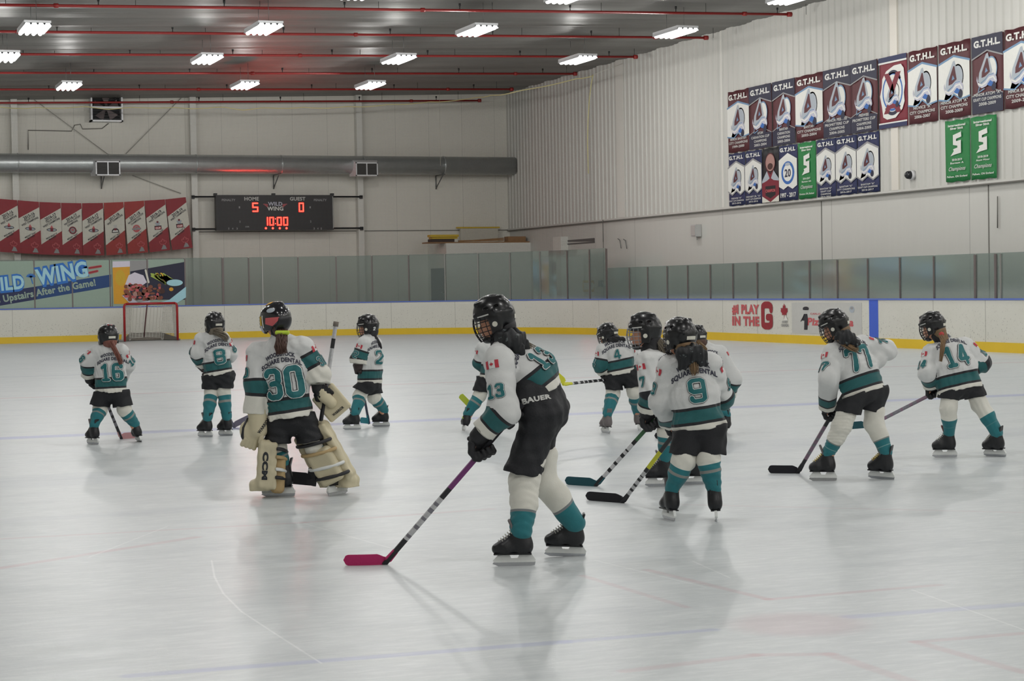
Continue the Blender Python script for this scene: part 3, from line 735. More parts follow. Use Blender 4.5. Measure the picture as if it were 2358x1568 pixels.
# ---- glass above the boards
m = bpy.data.materials.new('rink glass'); m.use_nodes = True; t = NT(m); t.n.remove(t.n['Principled BSDF']); out = t.n['Material Output']
tr = t.n.new('ShaderNodeBsdfTransparent'); t.link(t.mix(t.noise(0.8, 3, t.pos()), lin((226, 232, 230)), lin((232, 237, 235))), tr.inputs[0])
gl = t.n.new('ShaderNodeBsdfGlossy'); gl.inputs['Roughness'].default_value = 0.08; gl.inputs[0].default_value = (.85, .95, .93, 1)
df = t.n.new('ShaderNodeBsdfDiffuse'); df.inputs[0].default_value = lin((148, 158, 154))
fr = t.n.new('ShaderNodeFresnel'); fr.inputs[0].default_value = 1.45
m1 = t.n.new('ShaderNodeMixShader'); m1.inputs[0].default_value = 0.27; t.link(tr.outputs[0], m1.inputs[1]); t.link(df.outputs[0], m1.inputs[2])
m2 = t.n.new('ShaderNodeMixShader'); t.link(t.math('MULTIPLY', fr.outputs[0], 0.35), m2.inputs[0]); t.link(m1.outputs[0], m2.inputs[1]); t.link(gl.outputs[0], m2.inputs[2]); t.link(m2.outputs[0], out.inputs[0])
M_GLASS = m
M_ALU = pm('aluminium post', (150, 150, 146), .4, .6, amt=.1); M_POST = pm('dark glazing post', (112, 104, 102), .5, .4, ns=60, amt=.3)
def fence(label, posts, z1, lightposts, s0, s1, wide=()):
    e = empty('rink_glass', bpath((s0 + s1) / 2)[0] + Vector((0, 0, 1.085)), label, 'glass screen')
    edges = [s0] + posts + [s1]
    for a, b_ in zip(edges[:-1], edges[1:]):
        mb = MB(); sweep(mb, 1.085, z1, -0.05, -0.062, a + .012, b_ - .012); mb.obj('glass_pane', M_GLASS, e)
    for q in posts + [s1]:
        p, n = bpath(q); x = n.cross(Vector((0, 0, 1))); w = 0.035 if q in wide else 0.020
        mb = MB(); Mx = Matrix(((x.x, n.x, 0, p.x), (x.y, n.y, 0, p.y), (0, 0, 1, 0), (0, 0, 0, 1)))
        mb.box((-w, -0.085, 1.085), (w, -0.035, z1 - .02), mat=Mx); mb.obj('post', M_ALU if q in lightposts else M_POST, e)
    return e
pe = [s_at_px(x) for x in (83, 170, 257, 343, 430, 517, 577, 608, 690, 777, 859, 943, 1026, 1102, 1175, 1244, 1306, 1357)]
pl = [pe[0] - 1.2 * i for i in range(9, 0, -1)]
fence('tall green-tinted glass screen above the boards at the far end', pl + pe, 2.60, [pe[7], pe[12], pe[13], pe[14], pe[15]], pl[0] - 1.2, s_at_px(1395), wide=(pe[5],))
ps = [s_at_px(x) for x in (1448, 1490, 1535, 1582, 1634, 1686, 1742, 1800, 1862, 1926, 1996, 2070, 2148, 2243, 2290, 2302)]
fence('low green-tinted glass screen above the boards along the right side', ps + [ps[-1] + 1.35 * i for i in range(1, 8)], 2.0, [ps[-1]], s_at_px(1398), ps[-1] + 1.35 * 8, wide=(ps[-2], ps[-3]))
# ================================================================ BANNERS, SIGNS, SCOREBOARD, GOAL
def flat(name, col, rough=.6, emit=None): return pm(name, col, rough, ns=14, amt=.05, emit=emit)
PAL = {'white': flat('print white', (226, 226, 220)), 'cream': flat('print cream', (214, 212, 200)), 'red': flat('print red', (148, 38, 48)), 'maroon': flat('print maroon', (84, 34, 40)),
       'navy': flat('print navy', (36, 44, 84)), 'dnavy': flat('print dark navy', (32, 34, 58)), 'blue': flat('print blue', (52, 104, 176)), 'steel': flat('print steel blue', (112, 146, 178)), 'silver': flat('print silver', (170, 178, 186)),
       'dark': flat('print dark', (40, 40, 46)), 'black': flat('print black', (20, 22, 26)), 'green': flat('print green', (28, 122, 62)), 'teal': flat('print teal', (22, 112, 118)), 'grey': flat('print grey', (150, 150, 150)),
       'lgrey': flat('print light grey', (196, 196, 192)), 'skyb': flat('print pale blue', (166, 212, 224)), 'bright': flat('print bright blue', (40, 112, 196)), 'amber': flat('print amber', (216, 158, 40)), 'foam': flat('print foam', (216, 210, 224)),
       'brown': flat('print brown', (128, 74, 54)), 'dbrown': flat('print dark brown', (70, 40, 34)), 'leafg': flat('print leaf green', (168, 190, 84)), 'sage': flat('print sage', (150, 170, 156)), 'skin': flat('print skin', (170, 130, 122)),
       'gold': flat('print gold', (206, 168, 44)), 'mist': flat('print mist', (190, 190, 204)), 'rose': flat('print rose', (198, 92, 96)), 'wine': flat('print wine', (120, 30, 46)), 'dblue': flat('print deep blue', (28, 66, 120)),
       'led': pm('red light diode', (255, 20, 14), .4, emit=0.9), 'lednum': pm('bright light diode', (255, 92, 70), .4, emit=3.2)}  # the deep red is no diode: painted halo around the bright dots
def crest(p, x, y, s, dark_bg):
    """slanted letter A over a sweeping wave of snow, a disc behind it"""
    p.push(x, y, s, 0, s * .86)
    if dark_bg: p.stroke([(-.62, -.86), (-.5, -.52)], .05, 'steel', 2); p.stroke([(-.62, -.86), (-.2, -.72)], .05, 'steel', 2)
    else: p.poly([(-.72, -.92), (-.52, -.45), (-.1, -.52), (-.22, -.78)], 'maroon', 2)
    p.ell(.26, .12, .40, .56, 'steel' if dark_bg else 'dnavy', 2); p.ell(.27, .11, .34, .50, 'white' if dark_bg else 'silver', 3)
    p.poly([(-.06, .82), (-.52, .02), (-.60, -.35), (-.40, -.52), (-.12, -.45), (.30, -.1), (.34, .06), (.06, .86)], 'silver', 4)
    p.poly([(-.02, .62), (-.34, .02), (-.36, -.22), (-.12, -.18), (.2, .0), (.06, .60)], 'maroon', 5)
    p.poly([(-.06, .22), (-.14, -.02), (.06, .04)], 'steel', 6)
    w = [(-.66, -.1), (-.60, -.40), (-.36, -.50), (-.10, -.36), (.16, -.10), (.44, -.06), (.62, -.26), (.66, -.46), (.50, -.66), (.30, -.62), (.14, -.5), (-.06, -.62), (-.34, -.68), (-.58, -.56), (-.7, -.3)]
    p.poly(w, 'mist', 6)
    p.stroke([(-.58, -.46), (-.34, -.56), (-.08, -.46), (.14, -.28), (.42, -.24), (.56, -.42)], .07, 'white', 7)
    p.stroke([(-.40, -.44), (-.12, -.32), (.12, -.14), (.42, -.12)], .04, 'steel', 7)
    p.ell(.44, -.66, .16, .20, 'dnavy', 7); p.poly([(.02, -.54), (.22, -.38), (.42, -.5), (.3, -.66), (.12, -.62)], 'blue', 8)
    p.pop()
BANNERS = 'championship banners on the ribbed wall'
def wall_banner(name_label, ya, yb, za, zb, kind, lines, warp=0.0, cutoff=None):
    """hangs on the ribbed wall; ya > yb; reads from far to near"""
    w = ya - yb - 0.03; h = zb - za; X = XW - 0.11 - 0.012 * (int(ya * 10) % 2)
    e = empty('championship_banner', (X, (ya + yb) / 2, za), name_label, 'banner', BANNERS)
    n = 12; vs = []; fs = []
    for i in range(n + 1):
        for j in range(9):
            u = w * i / n; v = h * j / 8; dx = 0.012 * math.sin(i * 1.9 + ya) * (1 - j / 9)
            zz = zb - v + .010 * math.sin(i * 1.1 + ya * 3)
            if warp and j > 5: zz += warp * (i / n) * (j - 5) * .09
            vs += [(X + dx, ya - u, zz)]
    for i in range(n):
        for j in range(8): fs.append((i * 9 + j, i * 9 + j + 1, (i + 1) * 9 + j + 1, (i + 1) * 9 + j))
    base = {'A': 'maroon', 'B': 'maroon', 'N': 'navy', 'G': 'green', 'V': 'wine', 'P': 'black', 'W': 'navy'}[kind]
    me = bpy.data.meshes.new('cloth'); me.from_pydata(vs, [], fs); smooth(me); sol = link('cloth', me, PAL[base], e)
    md = sol.modifiers.new('thick', 'SOLIDIFY'); md.thickness = 0.006; md.offset = -1
    p = Paint(); q = Paint(); o = (X - 0.016, ya, za); U, V, N_ = (0, -1, 0), (0, 0, 1), (-1, 0, 0); c = w / 2
    zz = lambda z1, z2, d, up: None
    if kind in 'AN':
        t_, b_ = h * .80, h * (.24 if kind == 'A' else .22); d = h * .07
        mid = [(0, t_ - d), (c, t_ + d * .2), (w, t_ - d), (w, b_ + d * .3), (c * 1.4, b_ - d * .1), (c, b_ + d), (c * .6, b_ - d * .1), (0, b_ + d * .3)]
        if kind == 'N': mid = [(0, t_ - d), (c, t_ + d * .6), (w, t_ - d), (w, b_ + d * .8), (w * .75, b_ - d * .2), (c, b_ + d * .9), (w * .25, b_ - d * .2), (0, b_ + d * .8)]
        p.poly(mid, 'white', 2)
        p.stroke([mid[0], mid[1], mid[2]], .045, 'steel' if kind == 'A' else 'grey', 3); p.stroke(mid[3:], .035, 'steel' if kind == 'A' else 'grey', 3)
        crest(p, c, h * .50, w * .47, False)
    if kind == 'B':
        t_, b_ = h * .78, h * .30; d = h * .07
        p.poly([(0, h), (0, t_ - d), (c, t_ + d * .3), (w, t_ - d), (w, h)][::1], 'dnavy', 2)
        p.poly([(0, 0), (w, 0), (w, b_ - d), (c, b_ - d * .4), (0, b_ - d)], 'dnavy', 2)
        p.stroke([(0, t_ - d), (c, t_ + d * .3), (w, t_ - d)], .03, 'grey', 3); p.stroke([(0, b_ - d), (c * .5, b_ - d * .2)], .02, 'grey', 3); p.stroke([(w, b_ - d), (c * 1.5, b_ - d * .2)], .02, 'grey', 3)
        crest(p, c, h * .52, w * .49, True)
    if kind == 'W':
        t_, b_ = h * .80, h * .20; d = h * .06
        p.poly([(0, t_ - d), (c, t_ + d), (w, t_ - d), (w, b_ + d), (w * .75, b_), (c, b_ + d), (w * .25, b_), (0, b_ + d)], 'white', 2)
        p.ell(c, h * .5, w * .36, h * .21, 'blue', 3); p.ell(c, h * .5, w * .26, h * .155, 'white', 4); p.text('20', c, h * .43, h * .14, 'dnavy', 5, bold=.03, width=w * .34)
        p.ell(c, h * .655, w * .14, h * .03, 'silver', 5); p.text('1997 - 2017', c, h * .06, h * .08, 'white', 3, width=w * .86, bold=.03)
    if kind == 'G':
        q.text('International', c, h * .90, h * .035, 'white', 2, width=w * .72, bold=.04); q.text('Silver Stick', c, h * .85, h * .035, 'white', 2, width=w * .55, bold=.04)
        p.poly([(c - w * .16, h * .76), (c + w * .16, h * .80), (c + w * .17, h * .83), (c + w * .19, h * .72), (c - w * .03, h * .695), (c - w * .03, h * .655), (c + w * .17, h * .67), (c + w * .17, h * .46), (c - w * .10, h * .44), (c - w * .27, h * .42), (c - w * .13, h * .50), (c - w * .16, h * .53), (c + w * .02, h * .55), (c + w * .02, h * .58), (c - w * .16, h * .60)], 'white', 2)
        q.text(lines[0], c, h * .34, h * .035, 'white', 2, width=w * .42, bold=.03); q.text(lines[1], c, h * .29, h * .03, 'white', 2, width=w * .55, bold=.02)
        q.text('Champions', c, h * .18, h * .065, 'lgrey', 2, shear=.4, width=w * .70); q.text(lines[2], c, h * .07, h * .032, 'white', 2, width=w * .84, bold=.02); lines = []
    if kind == 'V':
        p.rect(0, h * .93, w, h, 'navy', 2); p.rect(0, h * .905, w, h * .93, 'white', 2); p.rect(0, 0, w, h * .06, 'navy', 2); p.rect(0, h * .06, w, h * .08, 'white', 2)
        sh_ = [(c - w * .38, h * .30), (c - w * .34, h * .16), (c - w * .20, h * .12), (c + w * .10, h * .13), (c + w * .34, h * .24), (c + w * .42, h * .34), (c + w * .40, h * .46), (c + w * .44, h * .58), (c + w * .40, h * .80), (c + w * .30, h * .865), (c + w * .06, h * .86), (c - w * .22, h * .80), (c - w * .36, h * .70), (c - w * .38, h * .58), (c - w * .45, h * .46)]
        p.poly(sh_, 'white', 2); p.ring(c, h * .5, w * .36, h * .27, .05, 'blue', 3, n=30)
        p.ring(c + w * .02, h * .60, w * .30, h * .20, .08, 'dnavy', 3, n=16, a0=.35, a1=2.7); p.ring(c, h * .36, w * .30, h * .19, .08, 'dnavy', 3, n=16, a0=3.6, a1=5.9)
        p.text('V', c, h * .50, h * .26, 'wine', 5, bold=.06, width=w * .60); p.text('A', c, h * .22, h * .24, 'wine', 4, bold=.06, width=w * .62)
        p.push(0, 0); crest(p, c, h * .47, w * .36, True); p.pop()
    if kind == 'P':
        p.ell(c, h * .74, w * .27, h * .17, 'skin', 2); p.ell(c, h * .66, w * .16, h * .06, 'dbrown', 3); p.ring(c, h * .72, w * .30, h * .19, .03, 'maroon', 3)
        p.poly([(0, h * .40), (w * .34, h * .60), (w * .48, h * .52), (w * .52, h * .52), (w * .66, h * .60), (w, h * .42), (w, h * .06), (c, 0), (0, h * .06)], 'wine', 2)
        p.poly([(0, h * .40), (w * .30, h * .58), (w * .46, h * .44), (w * .3, h * .40), (0, h * .36)], 'silver', 3); p.poly([(w, h * .42), (w * .70, h * .58), (w * .54, h * .44), (w * .7, h * .40), (w, h * .38)], 'silver', 3)
        p.poly([(w * .2, h * .30), (w * .8, h * .30), (w * .8, h * .13), (c, h * .07), (w * .2, h * .13)], 'black', 3)
        p.poly([(0, 0), (0, h * .12), (c, 0)], 'cream', 4); p.poly([(w, 0), (w, h * .12), (c, 0)], 'cream', 4)
        q.text('CHAMPION', c, h * .185, h * .055, 'rose', 5, width=w * .58, bold=.04); lines = []
    if kind in 'ABN': q.text('G.T.H.L.' if kind != 'N' else 'G.T.H.L', c, h * (.86 if kind != 'N' else .885), h * (.085 if kind != 'N' else .07), 'white', 3, bold=.05, width=w * .86)
    if kind == 'W': q.text('G.T.H.L', c, h * .89, h * .07, 'white', 3, bold=.05, width=w * .86)
    n_ = len(lines); top = {'A': .205, 'B': .235, 'N': .135}.get(kind, .2); st = {'A': .062, 'B': .062, 'N': .047}.get(kind, .06)
    for i, ln in enumerate(lines):
        q.text(ln, c, h * (top - st * i) - h * .01, h * (.040 if kind != 'N' else .030), 'lgrey', 4, bold=.03, width=min(w * .9, len(ln) * w * .062))
    link('emblem', p.build(PAL, o, U, V, N_, 0.0015), None, e)
    if q.items: link('lettering', q.build(PAL, o, U, V, N_, 0.0015, base=.001), None, e)
UP = [(46.60, 45.32, 'A', ['MINOR BANTAM', 'CITY CHAMPIONS', '1999-2000'], 'maroon and white crest banner at the far left end of the upper row', 0),
      (45.32, 44.05, 'B', ['ATOM', 'CARNATION CUP', 'CHAMPIONS', '2003-2004'], 'navy and maroon crest banner reading CARNATION CUP, second in the upper row', 0),
      (44.05, 42.83, 'B', ['BANTAM', 'CARNATION', 'CHAMPIONS', '2003-2004'], 'navy and maroon crest banner with a folded lower corner, third in the upper row', 1.2),
      (42.83, 41.43, 'A', ['BANTAM', 'CITY CHAMPIONS', '2003-2004'], 'maroon and white crest banner above the green one, fourth in the upper row', 0),
      (41.43, 40.10, 'B', ['MINOR PEEWEE', 'PROMITTERE CUP', 'CHAMPIONS', '2004-2005'], 'navy and maroon banner reading MINOR PEEWEE, fifth in the upper row', 0),
      (40.10, 38.88, 'B', ['PEEWEE', 'PROMITTERE CUP', 'CHAMPIONS', '2004-2005'], 'navy and maroon crest banner just left of the red crest banner', 0),
      (38.86, 37.62, 'V', [], 'dark red banner with a big white-edged crest and blue end stripes', 0),
      (37.60, 36.40, 'A', ['NOVICE "A"', 'CITY CHAMPIONS', '2006-2007'], 'maroon and white crest banner just right of the red crest banner', 0),
      (36.34, 35.12, 'A', ['MINOR ATOM "A"', 'CITY CHAMPIONS', '2008-2009'], 'maroon and white crest banner above the left green banner of the pair', 0),
      (35.08, 33.93, 'B', ['MINOR ATOM "A"', "KRAFT CUP CHAMPIONS", '2008-2009'], 'navy and maroon crest banner above the right green banner of the pair', 0),
      (33.91, 32.65, 'A', ['MINOR BANTAM', 'CITY CHAMPIONS', '2009-2010'], 'maroon and white crest banner cut by the right edge of the picture', 0)]
for a, b_, kd, ln, lb, wp in UP: wall_banner(lb, a, b_, 4.985, 6.62, kd, ln, wp)
LOW = [(46.60, 45.62, 'N', ['PEEWEE "A"', 'KRAFT CUP CHAMPIONS', '2015-2016'], 'navy and white crest banner at the far left end of the lower row', 0),
       (45.62, 44.66, 'N', ['MIDGET JR. "A"', 'KRAFT CUP CHAMPIONS', '2015-2016'], 'navy and white crest banner just left of the black portrait banner', 0),
       (44.66, 43.72, 'P', [], 'black banner with a bald figure in a maroon jersey reading CHAMPION', 0),
       (43.72, 42.74, 'W', [], 'navy and white anniversary banner with a round seal reading 20', 0),
       (42.72, 41.82, 'G', ['2016-2017', 'Bantam AA', 'Kingston, ON, England'], 'single green banner with a white S in the lower row', 0),
       (41.80, 40.87, 'N', ['BANTAM "A"', 'KRAFT CUP', 'CHAMPIONS', '2016-2017'], 'navy and white crest banner just right of the single green banner', 0),
       (40.87, 39.88, 'N', ['BANTAM "A"', 'CITY CHAMPIONS', '2016-2017'], 'navy and white crest banner, middle one of the three at the lower right', 0),
       (39.88, 38.87, 'N', ['BANTAM "A"', 'KRAFT CUP CHAMPIONS', '2016-2017'], 'navy and white crest banner at the right end of the lower row', 0)]
for a, b_, kd, ln, lb, wp in LOW: wall_banner(lb, a, b_, 3.56, 4.955, kd, ln, wp)
wall_banner('green banner with a white S, left one of the pair under the upper row', 36.12, 35.17, 3.60, 4.93, 'G', ['2018-2019', 'Bantam A', 'Pelham, ON England'])
wall_banner('green banner with a white S, right one of the pair under the upper row', 35.15, 34.20, 3.60, 4.93, 'G', ['2018-2019', 'Atom Minor', 'Pelham, ON England'])

# ---- red pennants on the end wall
RB = [(-9, '2015-16', ['TELUS CUP', 'WEST CHAMPIONS'], 'wheel'), (40, '2015-16', ['TELUS CUP', 'WEST CHAMPIONS'], 'wheel'), (90, '2016-17', ['TELUS CUP', 'WEST CHAMPIONS'], 'wheel'), (140, '2016-17', ['NATIONAL PLAYOFF', 'CHAMPIONS'], 'round'), (188, '2016-17', ['TELUS CUP', 'WEST CHAMPIONS'], 'wheel'),
      (238, '2017-18', ['WEST CHAMPIONS'], 'cup'), (285, '2017-18', ['NATIONAL PLAYOFF', 'CHAMPIONS'], 'round'), (332, '2018-19', ['WEST CHAMPIONS'], 'trophy'), (380, '2018-19', ['WEST CHAMPIONS'], 'trophy'), (428, '', [], '')]
TOPY = [457, 461, 465, 467, 468, 467, 465, 462, 459, 454]; BOTY = [580, 583, 586, 587, 588, 588, 585, 581, 576, 571]
RL = ['cut by the left edge of the picture', 'second from the left, dated 2015-16', 'third from the left, dated 2016-17 with a wheel crest', 'fourth from the left, dated 2016-17 with a round red crest', 'fifth from the left, just left of the middle gap',
      'just right of the middle gap, dated 2017-18', 'dated 2017-18 with a round pale red crest', 'dated 2018-19, second from the right end', 'dated 2018-19, at the right end of the row']
for i in range(9):
    Yp = 63.42; a = ony(RB[i][0] + .6, TOPY[i], Yp); b_ = ony(RB[i + 1][0] - .6, TOPY[i + 1], Yp); lean = (i - 4) * 0.010
    c = ony(RB[i][0] + .6, BOTY[i], Yp); d = ony(RB[i + 1][0] - .6, BOTY[i + 1], Yp)
    w = b_.x - a.x; h = a.z - c.z; dz = b_.z - a.z
    e = empty('pennant_banner', (a.x, Yp, c.z), 'red and white club pennant ' + RL[i], 'banner', 'red and white pennants on the end wall')
    def W_(u, v):  # u 0..w, v 0..h measured upward
        f = v / h; return (a.x + u + lean * (1 - f) * 8 * (1 if i > 3 else -.4) * .6, Yp + .02 * math.sin(u * 6 + i), (c.z + (d.z - c.z) * u / w) * (1 - f) + (a.z + dz * u / w) * f)
    def panel(poly, col, off):
        bm = bmesh.new(); f = bm.faces.new([bm.verts.new((p[0], 0, p[1])) for p in poly])
        for k_ in range(1, 8): bmesh.ops.bisect_plane(bm, geom=bm.verts[:] + bm.edges[:] + bm.faces[:], plane_co=(w * k_ / 8, 0, 0), plane_no=(1, 0, 0))
        for v in bm.verts:
            q_ = W_(v.co.x, v.co.z); v.co = (q_[0], q_[1] - off, q_[2])
        me = bpy.data.meshes.new('p'); bm.to_mesh(me); bm.free(); return me
    cl = link('cloth', panel([(0, 0), (w, 0), (w, h), (0, h)], 0, 0), PAL['red'] if i not in (5, 6) else pm('print warm red', (164, 52, 48), .6), e)
    md = cl.modifiers.new('thick', 'SOLIDIFY'); md.thickness = .006
    link('white_panel', panel([(0, h * .19), (w, h * .46), (w, h * .90), (0, h * .66)], 0, .008), PAL['cream'], e)
    p = Paint(); q = Paint(); ang = math.atan2(h * .24, w)
    def LT(txt, u, v, hh, col, wd, P_=q): P_.push(u, v, 1, ang * .95); P_.text(txt, 0, 0, hh, col, 6, width=wd, bold=.03); P_.pop()
    LT(RB[i][1], w * .52, h * .70, h * .055, 'dark', w * .60)
    for k_, s_ in enumerate(RB[i][2]): LT(s_, w * .54, h * (.655 - .055 * k_), h * .035, 'dark', w * min(.92, len(s_) * .066))
    LT('MIDGET "AAA"' if i % 2 else 'MINOR MIDGET "A"', w * .52, h * .345, h * .028, 'dark', w * .6); LT('BLUES', w * .55, h * .31, h * .025, 'dark', w * .38)
    k_ = RB[i][3]; p.push(w * .52, h * .475, w * .24)
    if k_ == 'wheel': p.ell(0, 0, 1, .35, 'dark', 5); p.ell(0, -.02, .86, .24, 'silver', 6); p.ell(0, 0, .3, .34, 'wine', 7); p.poly([(-.35, .3), (0, .95), (.35, .3)], 'rose', 5)
    elif k_ == 'round': p.ell(0, 0, .78, .8, 'rose' if i > 4 else 'wine', 5); p.ell(0, 0, .5, .52, 'grey', 6); p.rect(-.95, -.25, .95, .1, 'grey', 6); p.ell(0, .1, .25, .2, 'rose', 7)
    elif k_ == 'cup': p.poly([(-.8, -.6), (.8, -.6), (.7, 0), (.3, .35), (-.3, .35), (-.7, 0)], 'dark', 5); p.poly([(-.62, -.45), (.62, -.45), (.5, -.1), (-.5, -.1)], 'white', 6); p.ell(0, .1, .3, .25, 'wine', 7); p.poly([(-.4, 1), (.4, 1), (.2, .35), (-.2, .35)], 'lgrey', 5)
    elif k_ == 'trophy': p.poly([(-.55, .9), (.55, .9), (.3, .25), (-.3, .25)], 'silver', 5); p.ell(0, 1.0, .22, .2, 'wine', 6); p.rect(-.7, -.6, .7, .25, 'dark', 5); p.rect(-.58, -.5, .58, 0.05, 'rose', 6); p.text('CUP', 0, -.42, .36, 'white', 7, bold=.04)
    p.pop(); p.leaf(w * .68, h * .14, w * .24, 'rose', 5, outline='rose', lw=.10); p.poly([(w * .56, h * .03), (w * .84, h * .03), (w * .78, h * .10), (w * .68, h * .12)], 'grey', 6)
    for nm, P_ in (('emblem', p), ('lettering', q)):
        me = P_.build(PAL, (0, 0, 0), (1, 0, 0), (0, 0, 1), (0, -1, 0), 0.0018)
        for v in me.vertices:
            q_ = W_(v.co.x, v.co.z); v.co = (q_[0], q_[1] + v.co.y - .004, q_[2])
        link(nm, me, None, e)

# ---- advertisement stuck behind the glass: restaurant sign and the food picture
s0 = -(XC - ony(0, 650, YBD).x); Yg = YBD + 0.042
def gx_(px): return ony(px, 650, Yg).x
def gz_(py, px=200): return ony(px, py, Yg).z
e = empty('advertising_sheet', (gx_(100), Yg, 1.09), 'long sage advertising sheet reading WILD WING on the end glass', 'advertisement')
x0, x1 = gx_(-70), gx_(257); H_ = 2.56 - 1.09
mb = MB(); mb.box((x0, Yg, 1.09), (x1, Yg + .005, 2.56)); mb.obj('sheet', PAL['sage'], e)
p = Paint(); U, V, N_ = (1, 0, 0), (0, 0, 1), (0, -1, 0)
def PX(px, py): q_ = ony(px, py, Yg); return (q_.x, q_.z)
p.poly([PX(-70, 684), PX(-70, 716), PX(256, 660), PX(256, 632)], 'dblue', 2)
p.poly([PX(-70, 684), PX(-70, 716), PX(85, 689), PX(85, 660)], 'navy', 3)
sh = math.atan2(PX(200, 600)[1] - PX(0, 634)[1], PX(200, 600)[0] - PX(0, 634)[0])
def rot_text(s_, pa, pb, hpx, col, layer, bold):
    a, b_ = PX(*pa), PX(*pb); L = math.hypot(b_[0] - a[0], b_[1] - a[1]); an = math.atan2(b_[1] - a[1], b_[0] - a[0]); hh = PX(pa[0], pa[1] - hpx)[1] - a[1]
    p.push(a[0], a[1], 1, an); p.text(s_, L / 2, 0, hh, col, layer, width=L, bold=bold); p.pop()
rot_text('WILD', (-40, 674), (58, 664), 32, 'bright', 4, .13); rot_text('WILD', (-39, 673), (57, 663), 31, 'skyb', 5, .035)
rot_text('WING', (85, 657), (205, 636), 37, 'bright', 4, .13); rot_text('WING', (86, 656), (204, 635), 36, 'skyb', 5, .035)
for k_, (yy, xe) in enumerate(((614, 232), (625, 224))): p.stroke([PX(206, yy + 3), PX(xe, yy - 1)], .075, 'rose', 6); p.stroke([PX(206, yy + 3), PX(xe, yy - 1)], .05, 'red', 7)
c_ = PX(71, 638)
for k_ in range(7): an = .2 + k_ * .45; p.stroke([c_, (c_[0] + .13 * math.cos(an), c_[1] + .10 * math.sin(an))], .035, 'bright', 5)
p.stroke([c_, (c_[0] + .05, c_[1] - .2)], .03, 'bright', 5)
rot_text('s Upstairs After the Game!', (-6, 698), (221, 657), 16, 'sage', 5, .035)
link('lettering', p.build(PAL, (0, Yg, 0), U, V, N_, .002), None, e)
e = empty('food_poster', (gx_(343), Yg, 1.09), 'poster of beer, chicken wings and celery on the glass over the goal', 'poster')
mb = MB(); mb.box((gx_(259), Yg, 1.09), (gx_(428), Yg + .005, 2.56)); mb.obj('sheet', PAL['sage'], e)
p = Paint()
p.rect(PX(300, 650)[0], 1.12, PX(343, 650)[0], 2.54, 'grey', 2); p.poly([PX(300, 625), PX(426, 603), PX(426, 690), PX(300, 690)], 'dnavy', 3)
p.poly([PX(259, 612), PX(299, 612), PX(297, 700), PX(262, 700)], 'amber', 4); p.poly([PX(259, 602), PX(299, 601), PX(299, 614), PX(259, 616)], 'foam', 5); p.ell(*PX(277, 640), .16, .25, 'gold', 5)
p.poly([PX(288, 655), PX(296, 634), PX(310, 627), PX(330, 634), PX(338, 650), PX(312, 668)], 'foam', 6)
rr = random.Random(3)
for k_ in range(70):
    x, y = 288 + rr.random() * 86, 656 + rr.random() * 34; p.ell(*PX(x, y), .04 + .06 * rr.random(), .03 + .05 * rr.random(), rr.choice(['brown', 'dbrown', 'brown', 'skin', 'rose', 'brown']), 7 + k_ % 6, n=9)
for k_ in range(16):
    x = 346 + rr.random() * 34; p.stroke([PX(x, 628 + rr.random() * 8), PX(x + 22 + rr.random() * 20, 644 + rr.random() * 12)], .05, rr.choice(['leafg', 'leafg', 'gold']), 8)
p.stroke([PX(335, 622), PX(342, 650)], .06, 'cream', 8)
p.ell(*PX(402, 652), .29, .13, 'dark', 9); p.ell(*PX(402, 651), .26, .105, 'skyb', 10)
p.poly([PX(362, 698), PX(390, 690), PX(428, 660), PX(428, 640), PX(428, 685), PX(405, 699)], 'skyb', 9); p.poly([PX(280, 680), PX(300, 684), PX(318, 697), PX(345, 692), PX(345, 700), PX(300, 700)], 'mist', 10)
p.ell(*PX(394, 666), .07, .06, 'amber', 11)
link('picture', p.build(PAL, (0, Yg, 0), U, V, N_, .002), None, e)

# ---- scoreboard
Ys = 63.35; A_, B_ = ony(497, 449, Ys), ony(769, 529, Ys)
sb = empty('scoreboard', ((A_.x + B_.x) / 2, Ys, B_.z), 'black electronic scoreboard with red digits on the end wall', 'scoreboard')
mb = MB(); mb.box((A_.x, Ys, B_.z), (B_.x, Ys + .25, A_.z)); mb.obj('cabinet', pm('scoreboard black', (36, 33, 35), .5), sb)
for zz_ in (ony(440, 452, Ys).z, ony(440, 527, Ys).z):
    mb = MB(); mb.tube([(12.3, Ys + .3, zz_), (18.2, Ys + .3, zz_)], .03, 6); mb.obj('mounting_rail', M_BLK, sb)
    for x in (12.35, 18.15):
        mb = MB(); mb.box((x - .05, Ys + .28, zz_ - .07), (x + .05, YW - .28, zz_ + .05)); mb.obj('rail_clamp', M_BLK, sb)
def SX(px): return ony(px, 490, Ys).x
def SZ(px, py): return ony(px, py, Ys).z
for px in (498, 632, 767):
    mb = MB(); mb.box((SX(px) - .05, Ys + .02, A_.z - .02), (SX(px) + .05, Ys + .2, A_.z + .06)); mb.obj('top_lug', M_BLK, sb)
mb = MB(); mb.box((SX(766), Ys - .012, B_.z + .05), (SX(766) + .025, Ys, A_.z - .05)); mb.obj('silver_edge_strip', M_ALU, sb)
p = Paint()
def ST(s_, px, py, hpx, col, wpx): p.text(s_, SX(px), SZ(px, py), hpx * .0149, col, 2, width=wpx * .0149, bold=.03)
ST('HOME', 580, 461.5, 8, 'lgrey', 33); ST('GUEST', 686, 461.5, 8, 'lgrey', 36); ST('PENALTY', 527, 463, 5, 'grey', 31); ST('PENALTY', 738, 463, 5, 'grey', 30)
for s_, px, py in (('1', 551.5, 480), ('2', 552, 513), ('1', 714.5, 480), ('2', 715, 512.5), ('5', 526, 529), ('4', 535, 529), ('3', 545, 529), ('3', 722.5, 529), ('4', 731, 529), ('5', 739, 529)): ST(s_, px, py - .5, 4.5, 'grey', 3)
ST('DSR', 569, 523.5, 3, 'grey', 9)
